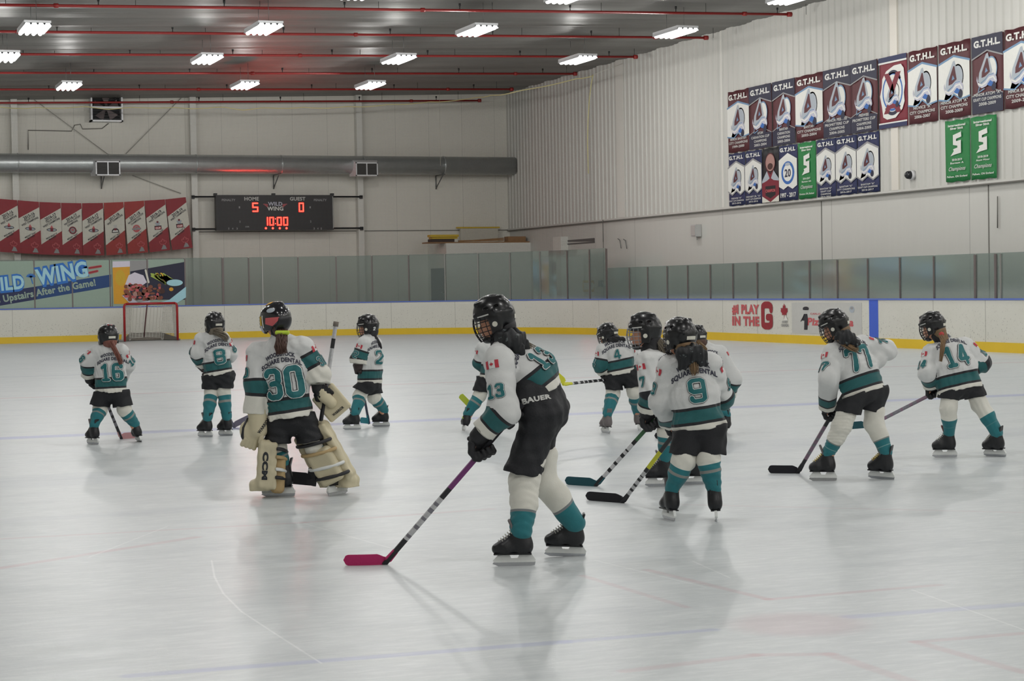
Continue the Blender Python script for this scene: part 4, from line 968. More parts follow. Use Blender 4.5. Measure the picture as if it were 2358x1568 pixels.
link('lettering', p.build(PAL, (0, Ys, 0), U, V, N_, .003), None, sb)
p = Paint(); ST('WILD', 634, 473.5, 8.5, 'mist', 33); ST('WING', 634, 484.5, 9, 'white', 37)
for sx in (-1, 1):
    for k_ in range(3): p.stroke([(SX(634) + sx * .26, SZ(634, 471 + k_ * 2.6)), (SX(634) + sx * (.40 - .05 * k_), SZ(634, 470 + k_ * 2.6))], .025, 'rose', 2)
link('sponsor_logo', p.build(PAL, (0, Ys, 0), U, V, N_, .003), None, sb)
SEG7 = {'0': 'abcdef', '1': 'bc', '5': 'afgcd'}
def led_glow(ch, px0, px1, py0, py1, nm='led_digit'):
    x0, x1, z0, z1 = SX(px0), SX(px1), SZ(px0, py1), SZ(px0, py0); zm = (z0 + z1) / 2; P_ = Paint()
    sg = {'a': ((x0, z1), (x1, z1)), 'g': ((x0, zm), (x1, zm)), 'd': ((x0, z0), (x1, z0)), 'f': ((x0, zm), (x0, z1)), 'b': ((x1, zm), (x1, z1)), 'e': ((x0, z0), (x0, zm)), 'c': ((x1, z0), (x1, zm))}
    for k_ in SEG7[ch]:
        a, b_ = sg[k_]; P_.stroke([a, b_], .062, 'led', 1); L = math.hypot(b_[0] - a[0], b_[1] - a[1]); n = max(2, round(L / .036))  # dim emissive strip under the dots imitates their red halo
        for i in range(n + 1): P_.ell(a[0] + (b_[0] - a[0]) * i / n, a[1] + (b_[1] - a[1]) * i / n, .017, .017, 'lednum', 2, n=8)
    link(nm, P_.build(PAL, (0, Ys, 0), U, V, N_, .004), None, sb)
led_glow('5', 582.5, 593.5, 468, 486.5); led_glow('0', 689.5, 698.5, 468, 486.5)
for ch, a, b_ in (('1', 606, 615.5), ('0', 621, 629), ('0', 638.5, 647), ('0', 653, 661.5)): led_glow(ch, a, b_, 501, 518)
p = Paint()
for py in (504, 515): p.ell(SX(633.7), SZ(633.7, py), .018, .018, 'lednum', 2, n=8)
link('led_colon', p.build(PAL, (0, Ys, 0), U, V, N_, .004), None, sb)
for px in (611.5, 627.5, 643.5, 659): link('led_dot', Paint().ell(SX(px), SZ(px, 525.5), .045, .045, 'led', 1, n=14).ell(SX(px), SZ(px, 525.5), .03, .03, 'lednum', 2, n=12).build(PAL, (0, Ys, 0), U, V, N_, .004), None, sb)  # outer disc paints the halo, inner disc is the diode
# the glow of the diodes
sl = bpy.data.lights.new('diode_glow', 'AREA'); sl.shape = 'RECTANGLE'; sl.size = 1.9; sl.size_y = .8; sl.energy = 60; sl.color = (1, .05, .03)
o = bpy.data.objects.new('diode_glow', sl); COL.objects.link(o); o.parent = sb; o.location = (0, -.08, (A_.z - B_.z) / 2); o.rotation_euler = (-PI / 2, 0, 0)

# ---- board advertisements
def board_ad(name, pxa, pxb, zlo, zhi, label, draw, base=None):
    ya, yb = onx(pxa, 730, XB).y, onx(pxb, 730, XB).y; e_ = empty(name, (XB, (ya + yb) / 2, zlo), label, 'advertisement')
    if base:
        mb = MB(); mb.box((XB - .008, yb, zlo), (XB - .002, ya, zhi)); mb.obj('sheet', PAL[base], e_)
    for nm, P_ in draw(ya - yb): link(nm, P_.build(PAL, (XB - .008, ya, zlo), (0, -1, 0), (0, 0, 1), (-1, 0, 0), .002), None, e_)
def ad1(w):
    p = Paint(); h = .60
    p.text('#I PLAY', w * .275, h * .56, h * .38, 'rose', 2, width=w * .46, bold=.05); p.text('IN THE', w * .275, h * .06, h * .38, 'rose', 2, width=w * .46, bold=.05)
    q = Paint(); q.stroke([(w * .70, h * .72), (w * .70, h * .86), (w * .665, h * .93), (w * .60, h * .93), (w * .565, h * .86), (w * .565, h * .12), (w * .60, h * .05), (w * .665, h * .05), (w * .70, h * .12), (w * .70, h * .42), (w * .64, h * .42)], .17, 'red', 2)
    r_ = Paint(); r_.leaf(w * .91, h * .58, h * .42, 'red', 2); r_.poly([(w * .90, h * .30), (w * .93, h * .52), (w * .97, h * .30)], 'white', 3); r_.text('HOCKEY', w * .92, h * .20, h * .09, 'grey', 4, width=w * .09, bold=.04); r_.text('CANADA', w * .92, h * .06, h * .10, 'grey', 4, width=w * .12, bold=.05)
    return [('lettering', p), ('letter_emblem', q), ('leaf_emblem', r_)]
board_ad('board_advertisement', 1681, 1820, .37, .98, 'red slogan #I PLAY IN THE with a maple leaf printed on the right boards', ad1)
def ad2(w):
    h = .73; p = Paint(); p.text('Pizza Nova', w * .56, h * .28, h * .24, 'rose', 2, width=w * .66, bold=.04, shear=.15); p.text('CARLO & VINCENT', w * .48, h * .62, h * .06, 'rose', 2, width=w * .40)
    q = Paint(); q.ell(w * .215, h * .82, w * .045, h * .06, 'dark', 2); q.poly([(w * .17, h * .80), (w * .26, h * .80), (w * .255, h * .77), (w * .175, h * .77)], 'dark', 3); q.ell(w * .21, h * .73, w * .03, h * .07, 'lgrey', 2)
    q.poly([(w * .185, h * .64), (w * .235, h * .64), (w * .245, h * .45), (w * .235, h * .12), (w * .185, h * .12), (w * .19, h * .42), (w * .15, h * .42)], 'dark', 2); q.stroke([(w * .19, h * .6), (w * .14, h * .40)], .03, 'dark', 2)
    r_ = Paint(); r_.ell(w * .87, h * .80, w * .035, h * .11, 'silver', 2); r_.ell(w * .87, h * .84, w * .02, h * .04, 'grey', 3); return [('lettering', p), ('figure_emblem', q), ('seal', r_)]
board_ad('board_advertisement', 1824, 1985, .25, .985, 'grey pizza advertisement with a cook figure on the right boards', ad2, 'lgrey')

# ---- goal
G0, G1 = onz(281, 786.5), onz(417, 785); gy = (G0.y + G1.y) / 2; gw = (G1.x - G0.x)
M_GRED = pm('goal red', (160, 30, 34), .4); M_NET = pm('net cord', (222, 220, 212), .8)
g = empty('hockey_goal', ((G0.x + G1.x) / 2, gy, 0), 'red framed hockey goal with white net in front of the end boards', 'goal')
xl, xr, hh = G0.x, G1.x, 1.17
for x in (xl, xr):
    mb = MB(); s_ = 1 if x == xl else -1; mb.tube([(x, gy, 0.02), (x, gy, hh - .08), (x + s_ * .025, gy, hh - .02), (x + s_ * .08, gy, hh)], .037, 10); mb.obj('post', M_GRED, g)
mb = MB(); mb.tube([(xl + .07, gy, hh), (xr - .07, gy, hh)], .037, 10); mb.obj('crossbar', M_GRED, g)
base = [(xl, gy, .03), (xl - .12, gy + .35, .03), (xl - .02, gy + .8, .03), (xl + .35, gy + 1.05, .03), (xr - .35, gy + 1.05, .03), (xr + .02, gy + .8, .03), (xr + .12, gy + .35, .03), (xr, gy, .03)]
mb = MB(); mb.tube(base, .032, 8); mb.obj('base_frame', pm('goal base grey', (150, 146, 142), .5), g)
top = [(xl + .05, gy, hh), (xl + .1, gy + .3, hh - .02), (xl + .35, gy + .5, hh - .02), (xr - .35, gy + .5, hh - .02), (xr - .1, gy + .3, hh - .02), (xr - .05, gy, hh)]
mb = MB(); mb.tube(top, .022, 8); mb.obj('top_frame', M_GRED, g)
mb = MB(); xm = (xl + xr) / 2 - .02; mb.tube([(xm, gy + .5, hh), (xm - .02, gy + .8, .6), (xm - .04, gy + 1.05, .03)], .02, 6); mb.obj('centre_strut', pm('strut', (96, 60, 62), .5), g)
mb = MB(); NB = 44; NV = 24
def lerpath(path, t_):
    k_ = t_ * (len(path) - 1); i = min(int(k_), len(path) - 2); return Vector(path[i]).lerp(Vector(path[i + 1]), k_ - i)
bt = [(xl, gy, .03), (xl - .02, gy + .6, .03), (xl + .35, gy + 1.02, .03), (xr - .35, gy + 1.02, .03), (xr + .02, gy + .6, .03), (xr, gy, .03)]
def NP(u, v):
    a = lerpath(bt, u); b_ = lerpath(top, u); p_ = a.lerp(b_, v); p_.y += .10 * math.sin(v * PI) * (1 - abs(2 * u - 1)); return p_
for i in range(NB + 1): mb.tube([NP(i / NB, j / 8) for j in range(9)], 0.008, 3, caps=False, sm=False)
for j in range(NV + 1): mb.tube([NP(i / 20, j / NV) + Vector((0, 0, -.04 * math.sin(abs((i / 20 * 2) % 1) * PI))) * (1 if 0 < j < NV else 0) for i in range(21)], 0.008, 3, caps=False, sm=False)
mb.obj('net', M_NET, g)
mb = MB(); mb.box((xl + .3, gy + 1.0, .02), (xr - .3, gy + 1.03, .26)); o = mb.obj('skirt', pm('dirty skirt', (122, 116, 108), .9, ns=20, amt=.3), g)
for i in (0, 1): 
    mb = MB(); a, b_ = ((xl, gy + .05), (xl + .3, gy + 1.0)) if i == 0 else ((xr, gy + .05), (xr - .3, gy + 1.0))
    mb.raw([(a[0], a[1], .02), (b_[0], b_[1], .02), (b_[0], b_[1], .24), (a[0], a[1], .10)], [(0, 1, 2, 3)]); mb.obj('skirt', MATS['dirty skirt'], g)

# ---- storage room in the corner, its door, and the timber stored on its roof
q0 = ony(1028, 600, 61.95)
XR = q0.x
Z_TOP = ony(1028, 560, 61.95).z
mb = MB(); mb.box((XR, 61.95, 0), (XW, YW, Z_TOP)); structure(mb.obj('wall_storage_room', WP))
da, db = onx(985, 618, XR - .01), onx(1023, 618, XR - .01)
d = empty('door_1', (XR, (da.y + db.y) / 2, 0)); d['kind'] = 'structure'
ylo, yhi = 62.05, 63.6
mb = MB(); mb.box((XR - .03, ylo, 0), (XR, yhi, ony(1005, 618, 62.8).z)); mb.obj('door_leaf', pm('navy door', (38, 42, 62), .5), d)
mb = MB(); mb.tube([(XR - .09, ylo + .12, 1.35), (XR - .03, ylo + .12, 1.35)], .02, 8); mb.tube([(XR - .09, ylo + .12, 1.35), (XR - .09, ylo + .24, 1.35)], .015, 8); mb.obj('door_handle', M_ALU, d)
Q = lambda px, py, y=62.2: ony(px, py, y)
WOOD = pm('raw timber', (148, 112, 74), .7, ns=8, amt=.25); YLW = pm('yellow paint', (204, 172, 44), .5, amt=.15); DWD = pm('dark timber', (62, 48, 42), .7)
def board_(pa, pb, t_, hgt, mat, label, name='plank'):
    a, b_ = Vector(pa), Vector(pb); dd = (b_ - a); L = dd.length; x = dd.normalized(); up = Vector((0, 0, 1)); y = up.cross(x).normalized(); z = x.cross(y)
    Mx = Matrix(((x.x, y.x, z.x, a.x), (x.y, y.y, z.y, a.y), (x.z, y.z, z.z, a.z), (0, 0, 0, 1)))
    mb = MB(); mb.box((0, -t_ / 2, 0), (L, t_ / 2, hgt), mat=Mx); o = mb.obj(name, mat); return tag(o, label, 'timber', 'timber stored on the corner room roof')
zt = Z_TOP + .003
def flat_board(px0, px1, y, z, dep, hgt, mat, label, name='plank', tilt=0.0):
    a = ony(px0, 560, y); b_ = ony(px1, 560, y); return board_((a.x, y, z), (b_.x, y, z + tilt), dep, hgt, mat, label, name)
zt2 = zt + .045
flat_board(978, 1215, 62.35, zt, .6, .04, WOOD, 'long raw board lying under the pile on the corner room roof')
flat_board(990, 1042, 62.35, zt2, .45, .10, DWD, 'short dark block at the left end of the roof pile')
flat_board(991, 1050, 62.35, zt2 + .105, .36, .06, YLW, 'lower yellow painted board under the other yellow one')
flat_board(988, 1053, 62.30, zt2 + .17, .35, .08, YLW, 'upper yellow painted board at the left end of the roof pile')
flat_board(1056, 1160, 62.18, zt2, .07, .05, WOOD, 'thin front pole between the yellow boards and the crate', tilt=.03)
flat_board(1060, 1160, 62.50, zt2, .07, .04, WOOD, 'thin rear pole between the yellow boards and the crate', tilt=.10)
flat_board(1166, 1206, 62.35, zt2, .40, .17, WOOD, 'low brown wooden crate at the right end of the roof pile', 'wooden_crate')
flat_board(1220, 1240, 62.6, zt, .3, .04, DWD, 'flat dark board beside the crate')
flat_board(1060, 1146, 63.75, Z_TOP + .003, .12, 3.56 - Z_TOP, pm('wall coloured crate', (196, 192, 180), .6), 'pale flat panel stored upright behind the timber pile', 'stored_panel')
flat_board(1052, 1150, 63.75, 3.57, .14, .05, YLW, 'thin yellow bar lying on the panel behind the pile')
# pilaster and the wedge-shaped opening right of it
a = onx(1274, 560, XW - .3); mb = MB(); mb.box((XW - .25, a.y - .55, 0), (XW, a.y + .15, Z_TOP + .1)); trim(mb, WP)
a, b_, c_ = onx(1277, 557, XW - .01), onx(1369, 556, XW - .01), onx(1369, 548, XW - .01)
mb = MB(); mb.raw([a, b_, c_, (a.x, a.y, a.z + .02)], [(0, 1, 2, 3)]); mb.box((XW - .02, b_.y, b_.z - .04), (XW, a.y, b_.z)); structure(mb.obj('trim_90', pm('dark wedge', (96, 94, 92), .7)))
# yellow square outline painted on the wall behind the corner glass
p = Paint(); a = onx(1342, 646, XW); b_ = onx(1369, 672, XW); w, h = a.y - b_.y, a.z - b_.z; t_ = .075
p.rect(0, 0, t_, h, 'gold', 1).rect(0, 0, w * .5, t_, 'gold', 1).rect(0, h - t_, w * .5, h, 'gold', 1).rect(w * .6, 0, w, t_, 'gold', 1).rect(w * .6, h - t_, w, h, 'gold', 1).rect(w - t_, 0, w, h * .35, 'gold', 1).rect(w - t_, h * .65, w, h, 'gold', 1)
o = link('wall_marking', p.build(PAL, (XW - .002, a.y, b_.z), (0, -1, 0), (0, 0, 1), (-1, 0, 0), .002), None); tag(o, 'yellow square outline on the wall behind the corner glass', 'marking')
e = empty('wall_phone', onx(1386, 653, XW - .05), 'small grey fitting on the wall behind the corner glass', 'fitting'); a = onx(1386, 653, XW)
mb = MB(); mb.box((XW - .08, a.y - .12, a.z - .1), (XW, a.y + .12, a.z + .1)); mb.obj('body', pm('slate', (96, 112, 122), .5), e)
mb = MB(); mb.tube([(XW - .05, a.y - .15, a.z + .05), (XW - .05, a.y - .3, a.z - .1)], .02, 6); mb.obj('lever', MATS['slate'], e)

# ---- protective netting hung from a scalloped yellow rope
RP = [(-40, 243), (0, 245), (60, 248), (120, 247), (200, 245), (250, 249), (330, 246), (440, 248), (520, 246), (560, 251), (620, 247), (740, 247), (830, 244), (900, 240), (960, 236), (1010, 233), (1060, 228)]
rope = [ony(x, y, YBD + .15) for x, y in RP]
rope2 = []
for x, y in [(1172, 214), (1240, 200), (1300, 186), (1340, 179), (1366, 172)]:
    s_ = s_at_px(x); b0, n0 = bpath(s_); r_ = ray(x, y); t_ = b0.y / r_[1]; rope2.append(Vector((r_[0] * t_, r_[1] * t_, r_[2] * t_ + HC)))
rope += rope2
fine = []
for i in range(len(rope) - 1):
    for k_ in range(6):
        f_ = k_ / 6; q_ = rope[i].lerp(rope[i + 1], f_); q_.z -= .035 * abs(math.sin((q_.x + q_.y) * 2.2)); fine.append(q_)
fine.append(rope[-1]); end = rope[-1]
drop = [end + (onx(px, py, end.x) - end) * 1.0 for px, py in ((1362, 190), (1357, 230), (1354, 280), (1353, 330), (1355, 400))]
e = empty('protective_net', (14, YBD + .15, 2.6), 'fine protective netting with a yellow top rope above the end glass', 'net')
mb = MB(); mb.tube(fine + drop, .016, 5); mb.obj('rope', pm('yellow rope', (216, 208, 152), .8), e)
mb = MB(); mb.tube([end, onx(1434, 146, XW - .1)], .008, 4); mb.obj('tie_rope', pm('pale rope', (205, 202, 190), .8), e)
mb = MB(); a = ony(1004, 20, 61.2); 
mb.tube([ony(1003, 40, 61.4).lerp(ony(1003, 40, 61.4), 0) if False else Vector((ony(1012, 230, 61.45).x, 61.45, zc(20.4) - .02)), Vector((ony(1014, 360, 61.45).x, 61.45, 5.6))], .006, 4); mb.obj('lifting_cord', pm('cord', (190, 188, 176), .8), e)
m = bpy.data.materials.new('net mesh'); m.use_nodes = True; t = NT(m); b = t.n['Principled BSDF']; uv = t.coord('UV'); xyz = t.sep(uv)
f1 = t.math('LESS_THAN', t.math('FRACT', t.math('MULTIPLY', xyz[0], 1.0)), 0.05); f2 = t.math('LESS_THAN', t.math('FRACT', t.math('MULTIPLY', xyz[1], 1.0)), 0.05)
t.link(t.math('MAXIMUM', f1, f2), b.inputs['Alpha']); t.link(t.mix(t.noise(5), lin((64, 64, 62)), lin((84, 84, 82))), b.inputs['Base Color']); setv(b, Roughness=.8)
vs = []; uvs = []; L = 0; prev = None
for q_ in fine:
    if prev is not None: L += math.hypot(q_.x - prev.x, q_.y - prev.y)
    prev = q_
    vs += [(q_.x, q_.y, q_.z), (q_.x, q_.y, 2.6)]; uvs += [(L / .045, q_.z / .045), (L / .045, 2.6 / .045)]
fs = [(2 * i, 2 * i + 1, 2 * i + 3, 2 * i + 2) for i in range(len(fine) - 1)]
me = bpy.data.meshes.new('netting'); me.from_pydata(vs, [], fs); ul = me.uv_layers.new(name='UVMap')
for lp_ in me.loops: ul.data[lp_.index].uv = uvs[lp_.vertex_index]
link('netting', me, m, e)
# ================================================================ THE PLAYERS
def V3(v): return Vector(tuple(float(x) for x in v))
def stripes(name, at, rng, stops, rough=.75, at2=None, stops2=None, sec=None, bump=.0015):
    """cloth whose bands follow a distance stored on the mesh"""
    if name in MATS: return MATS[name]
    m = bpy.data.materials.new(name); m.use_nodes = True; t = NT(m); b = t.n['Principled BSDF']
    def band(a, st):
        n = t.n.new('ShaderNodeAttribute'); n.attribute_name = a; f = t.math('DIVIDE', n.outputs['Fac'], rng, clamp=True)
        f = t.math('ADD', f, t.math('MULTIPLY', t.math('SUBTRACT', t.noise(9, 2, t.coord()), .5), .012))
        return t.ramp(f, [(p / rng, lin(c)) for p, c in st], 'CONSTANT')
    c = band(at, stops)
    if at2:
        n = t.n.new('ShaderNodeAttribute'); n.attribute_name = sec; c = t.mix(t.math('GREATER_THAN', n.outputs['Fac'], .5), c, band(at2, stops2))
    n = t.noise(30, 4, t.coord()); c = t.mix(t.math('MULTIPLY', n, .10), c, (0.02, 0.02, 0.02, 1), 'MIX')
    t.link(c, b.inputs['Base Color']); setv(b, Roughness=rough); b.inputs['Sheen Weight'].default_value = .15
    t.link(t.bump(t.noise(160, 3, t.coord()), bump, .6), b.inputs['Normal']); MATS[name] = m; return m
WHT, BLK, TEA, CRM, GRY = (214, 215, 214), (26, 26, 32), (24, 92, 94), (224, 222, 212), (138, 140, 136)
SOCK_T = (36, 116, 124)
M_JER = stripes('jersey cloth', 'hem', .6, [(0, CRM), (.035, BLK), (.053, TEA), (.125, BLK), (.145, WHT)], at2='cuff', stops2=[(0, CRM), (.045, BLK), (.060, TEA), (.130, BLK), (.150, WHT)], sec='sleeve')
M_JERG = stripes('goalie jersey cloth', 'hem', .6, [(0, CRM), (.035, BLK), (.055, TEA), (.125, BLK), (.148, WHT)], at2='cuff', stops2=[(0, CRM), (.125, BLK), (.15, TEA), (.225, BLK), (.245, WHT)], sec='sleeve')
def sock_mat(k_, stops): return stripes('sock knit ' + k_, 'leg', 1.0, stops, .85)
SK1 = sock_mat('short white', [(0, SOCK_T), (.56, GRY), (.66, SOCK_T), (.84, CRM)])
SK2 = sock_mat('long white', [(0, SOCK_T), (.20, (120, 160, 160)), (.23, SOCK_T), (.42, GRY), (.46, CRM)])
SK3 = sock_mat('tall white', [(0, SOCK_T), (.30, (70, 128, 132)), (.33, SOCK_T), (.62, CRM)])
SK13 = sock_mat('very long white', [(0, SOCK_T), (.35, (128, 132, 134)), (.40, CRM)])
M_PANT = pm('pants black', (22, 23, 28), .7, ns=30, amt=.2, bump=.002, bs=90)
M_SKIN = pm('skin', (206, 150, 122), .55, ns=20, amt=.05)
M_HEL = pm('helmet black', (13, 13, 16), .30, ns=10, amt=.1, coat=.15); M_WIRE = pm('cage wire', (150, 152, 156), .35, .6); M_WIREB = pm('cage wire dark', (36, 36, 40), .4, .5)
M_STK = pm('helmet sticker', (206, 206, 200), .5); M_BOOT = pm('skate black', (24, 25, 29), .38, ns=25, amt=.3, bump=.001); M_BOOTG = pm('skate grey', (110, 104, 104), .5, ns=25, amt=.2)
M_HOLD = pm('blade holder white', (226, 228, 226), .4); M_STEEL = pm('runner steel', (190, 192, 196), .25, .9); M_LACE = pm('laces', (186, 184, 176), .8); M_LACEY = pm('yellow laces', (210, 180, 50), .8); M_LIME = pm('lime trim', (176, 204, 50), .6)
M_GLV = pm('glove black', (24, 24, 28), .6, ns=30, amt=.25, bump=.002, bs=60); M_GLVB = pm('glove dark brown', (50, 38, 38), .6, ns=30, amt=.2, bump=.002, bs=60)
M_CREAM = pm('goalie pad cream', (204, 194, 164), .6, ns=6, amt=.14, bump=.002, bs=20); M_TAN = pm('pad tan', (186, 160, 116), .65, ns=8, amt=.2)
def hair_mat(name, c1, c2):
    m = bpy.data.materials.new(name); m.use_nodes = True; t = NT(m); b = t.n['Principled BSDF']
    t.link(t.mix(t.noise(40, 4, t.scale(t.coord(), (1, 1, .2)), .6), lin(c1), lin(c2)), b.inputs['Base Color']); setv(b, Roughness=.5); return m
H_BROWN = hair_mat('brown hair', (52, 34, 30), (96, 66, 54)); H_AUB = hair_mat('auburn hair', (96, 52, 44), (146, 92, 78)); H_BLOND = hair_mat('dark blond hair', (96, 76, 56), (150, 120, 84)); H_BLACK = hair_mat('black hair', (20, 20, 24), (44, 42, 46)); H_ASH = hair_mat('ash hair', (84, 80, 74), (140, 128, 108))
m = bpy.data.materials.new('printed black ribbon'); m.use_nodes = True; t = NT(m); b = t.n['Principled BSDF']
f_ = t.math('GREATER_THAN', t.noise(30, 2, t.coord()), .66); t.link(t.mix(t.math('MULTIPLY', f_, .45), lin((20, 22, 26)), lin((120, 130, 130))), b.inputs['Base Color']); setv(b, Roughness=.6); M_RIB = m
PALP = dict(PAL); PALP['teal'] = pm('number teal', (22, 102, 106), .6); PALP['white'] = pm('number white', (222, 224, 222), .6); PALP['black'] = pm('number black', (30, 34, 40), .6); PALP['letter'] = pm('lettering navy', (52, 52, 70), .6); PALP['red'] = pm('flag red', (186, 52, 66), .6)

# ---- shared gear, each in its own local frame
def frame(o, x, up):
    """matrix with X along x and Z near up"""
    x = V3(x).normalized(); up = V3(up); y = up.cross(x).normalized(); z = x.cross(y)
    return Matrix(((x.x, y.x, z.x, o[0]), (x.y, y.y, z.y, o[1]), (x.z, y.z, z.z, o[2]), (0, 0, 0, 1)))
I3 = np.eye(3)
def squash(me):
    co = verts_of(me); co[:, 0] *= .90; me.vertices.foreach_set('co', co.astype(np.float32).ravel()); me.update(); return me
def make_helmet():
    sh_ = union([ellip((.0, 0, .035), I3, (.130, .104, .112)), ellip((-.045, 0, .01), I3, (.100, .100, .105)), rbox((.0, .092, -.035), I3, (.040, .013, .050), .012), rbox((.0, -.092, -.035), I3, (.040, .013, .050), .012)], .03)
    rid = [cone((.09, s_ * .035, .112), (-.09, s_ * .045, .112), .010, .010) for s_ in (-1, 0, 1)] + [cone((.118, s_ * .05, .045), (-.02, s_ * .098, .045), .009, .009) for s_ in (-1, 1)] + [cone((-.02, s_ * .104, .035), (-.13, s_ * .06, .02), .009, .009) for s_ in (-1, 1)]
    sh_ = union([sh_] + rid, .02)
    sh_ = clip(sh_, (0, 0, -.082), (0, 0, -1)); sh_ = cut(sh_, rbox((.125, 0, -.075), I3, (.09, .2, .085), .02), .01)
    sh_ = cut(sh_, ellip((-.005, 0, .0), I3, (.108, .088, .105)), .004)
    for p_ in ((.05, .03, .14), (.05, -.03, .14), (-.04, .03, .145), (-.04, -.03, .145)): sh_ = cut(sh_, rbox(p_, I3, (.022, .006, .018), .004), .003)
    for s_ in (-1, 1):
        for x in (.03, -.04): sh_ = cut(sh_, rbox((x, s_ * .095, .072), I3, (.016, .02, .006), .004), .003)
    he = sdf_mesh(sh_, .0045, 'helmet'); squash(he); he.materials.append(M_HEL)
    cg = MB(); c = (.0, 0, -.02)
    def W_(az, z): r_ = .118 + .028 * (1 - ((z + .03) / .09) ** 2); return (r_ * math.cos(az) + .004, .100 * math.sin(az) * (1.0 if z > -.06 else 1 - (-.06 - z) * 4), z)
    for z in (.03, .0, -.03, -.058, -.085, -.108): cg.tube([W_(a, z) for a in np.linspace(-1.35, 1.35, 15)], .0028, 5, caps=True)
    for a in np.linspace(-1.2, 1.2, 9): cg.tube([W_(a, z) for z in (.035, .0, -.03, -.06, -.09, -.112)], .0028, 5)
    cage = squash(cg.mesh('cage'))
    cup = sdf_mesh(clip(cut(ellip((.07, 0, -.105), I3, (.045, .042, .028)), ellip((.065, 0, -.085), I3, (.045, .036, .030))), (0, 0, -.08), (0, 0, 1)), .004, 'chin'); squash(cup); cup.materials.append(M_HEL)
    st = MB(); st.tube([(.0, .09, -.06), (.05, .07, -.10), (.06, .03, -.118)], .005, 5); st2 = MB(); st2.tube([(.0, -.09, -.06), (.05, -.07, -.10), (.06, -.03, -.118)], .005, 5)
    strap, strap2 = st.mesh('s'), st2.mesh('s'); strap.materials.append(M_BOOT); strap2.materials.append(M_BOOT)
    bv = bvh_of(he)
    def stk(draw, o_, U_, V_): 
        P_ = Paint(); draw(P_); U_ = V3(U_).normalized(); V_ = V3(V_).normalized(); return P_.build(PALP, o_, U_, V_, U_.cross(V_), .0008, base=.001, target=bv, cell=.008, reach=.2, back=.05)
    bar = stk(lambda P_: P_.rect(-.038, -.011, .038, .013, 'cream', 1), (-.1, 0, -.02), (0, -1, 0), (0, 0, 1))
    ear = [stk(lambda P_: P_.ell(0, 0, .016, .016, 'cream', 1), (.0, .1 * s_, -.03), (-s_, 0, 0), (0, 0, 1)) for s_ in (1, -1)]
    brow = [stk(lambda P_: P_.rect(-.035, -.004, .035, .004, 'lgrey', 1), (.055, .1 * s_, .035), (-s_, 0, 0), (0, 0, 1)) for s_ in (1, -1)]
    return dict(shell=he, cage=cage, cup=cup, straps=[strap, strap2], bar=bar, ear=ear, brow=brow)
HELM = make_helmet(); CAGES = {}
def put(name, me, M_, parent, label=None):
    """shared mesh placed by a world matrix under parent"""
    o = bpy.data.objects.new(name, me); COL.objects.link(o); o.matrix_basis = M_; attach(o, parent)
    if label: o['label'] = label
    return o
def sub(name, me, parent, M_=None):
    o = bpy.data.objects.new(name, me); COL.objects.link(o); o.parent = parent
    if M_ is not None: o.matrix_basis = M_
    return o
def add_helmet(root, M_, bar=True, ear=True, extra=None, wire=None):
    h = put('helmet', HELM['shell'], M_, root)
    k_ = (wire or M_WIREB).name
    if k_ not in CAGES: CAGES[k_] = HELM['cage'].copy(); CAGES[k_].materials.clear(); CAGES[k_].materials.append(wire or M_WIREB)
    sub('cage', CAGES[k_], h); sub('chin_cup', HELM['cup'], h)
    for s_ in HELM['straps']: sub('strap', s_, h)
    if bar: sub('back_sticker', HELM['bar'], h)
    if ear:
        for e_ in HELM['ear']: sub('ear_sticker', e_, h)
    for e_ in HELM['brow']: sub('side_logo', e_, h)
    return h

def make_skate():
    z0 = .062
    boot = union([cone((-.055, 0, z0 + .045), (.055, 0, z0 + .034), .045, .034, (0, 1, 0), .85), cone((.05, 0, z0 + .034), (.095, 0, z0 + .030), .034, .030, (0, 1, 0), 1.15), cone((-.05, 0, z0 + .04), (-.040, 0, z0 + .150), .046, .050, (0, 1, 0), .80), cone((-.02, 0, z0 + .09), (.05, 0, z0 + .045), .045, .034, (0, 1, 0), .8)], .03)
    boot = clip(boot, (-.04, 0, z0 + .142), (-.12, 0, 1)); boot = clip(boot, (0, 0, z0), (0, 0, -1)); boot = cut(boot, cone((-.04, 0, z0 + .11), (-.035, 0, z0 + .25), .034, .040, (0, 1, 0), .8), .004)
    bt = sdf_mesh(boot, .0042, 'boot')
    hd = MB()
    prof = [(-.112, .020), (.112, .020), (.120, .030), (.085, .064), (.030, .064), (.018, .042), (-.018, .042), (-.030, .064), (-.095, .064), (-.118, .032)]
    hd.prism(prof, (0, .008, 0), (1, 0, 0), (0, 0, 1), (0, -1, 0), .016)
    rn = MB(); rn.prism([(-.112, .003), (-.09, 0), (.09, 0), (.122, .012), (.116, .021), (-.116, .021)], (0, .002, 0), (1, 0, 0), (0, 0, 1), (0, -1, 0), .004)
    tg = sdf_mesh(union([rbox((.012, 0, z0 + .150), np.array([[.9, 0, -.43], [0, 1, 0], [.43, 0, .9]]), (.008, .034, .040), .007)]), .004, 'tongue')
    lc = MB()
    for i in range(7):
        f = i / 6; x = .075 - .075 * f; z = z0 + .066 + .062 * f
        lc.tube([(x, -.026, z - .006), (x + .012, 0, z + .010), (x - .012 + .012, .026, z - .006)], .0032, 5)
    gd = sdf_mesh(clip(rbox((-.088, 0, z0 + .150), np.array([[.96, 0, .27], [0, 1, 0], [-.27, 0, .96]]), (.006, .026, .034), .005), (0, 0, 0), (0, 0, -1)), .004, 'guard')
    out = MB(); out.prism([(-.095, .060), (.115, .060), (.115, .068), (-.095, .068)], (0, .028, 0), (1, 0, 0), (0, 0, 1), (0, -1, 0), .056)
    return dict(boot=bt, holder=hd.mesh('h'), runner=rn.mesh('r'), tongue=tg, laces=lc.mesh('l'), guard=gd, outsole=out.mesh('o'))
SKT = make_skate(); _SK = {}
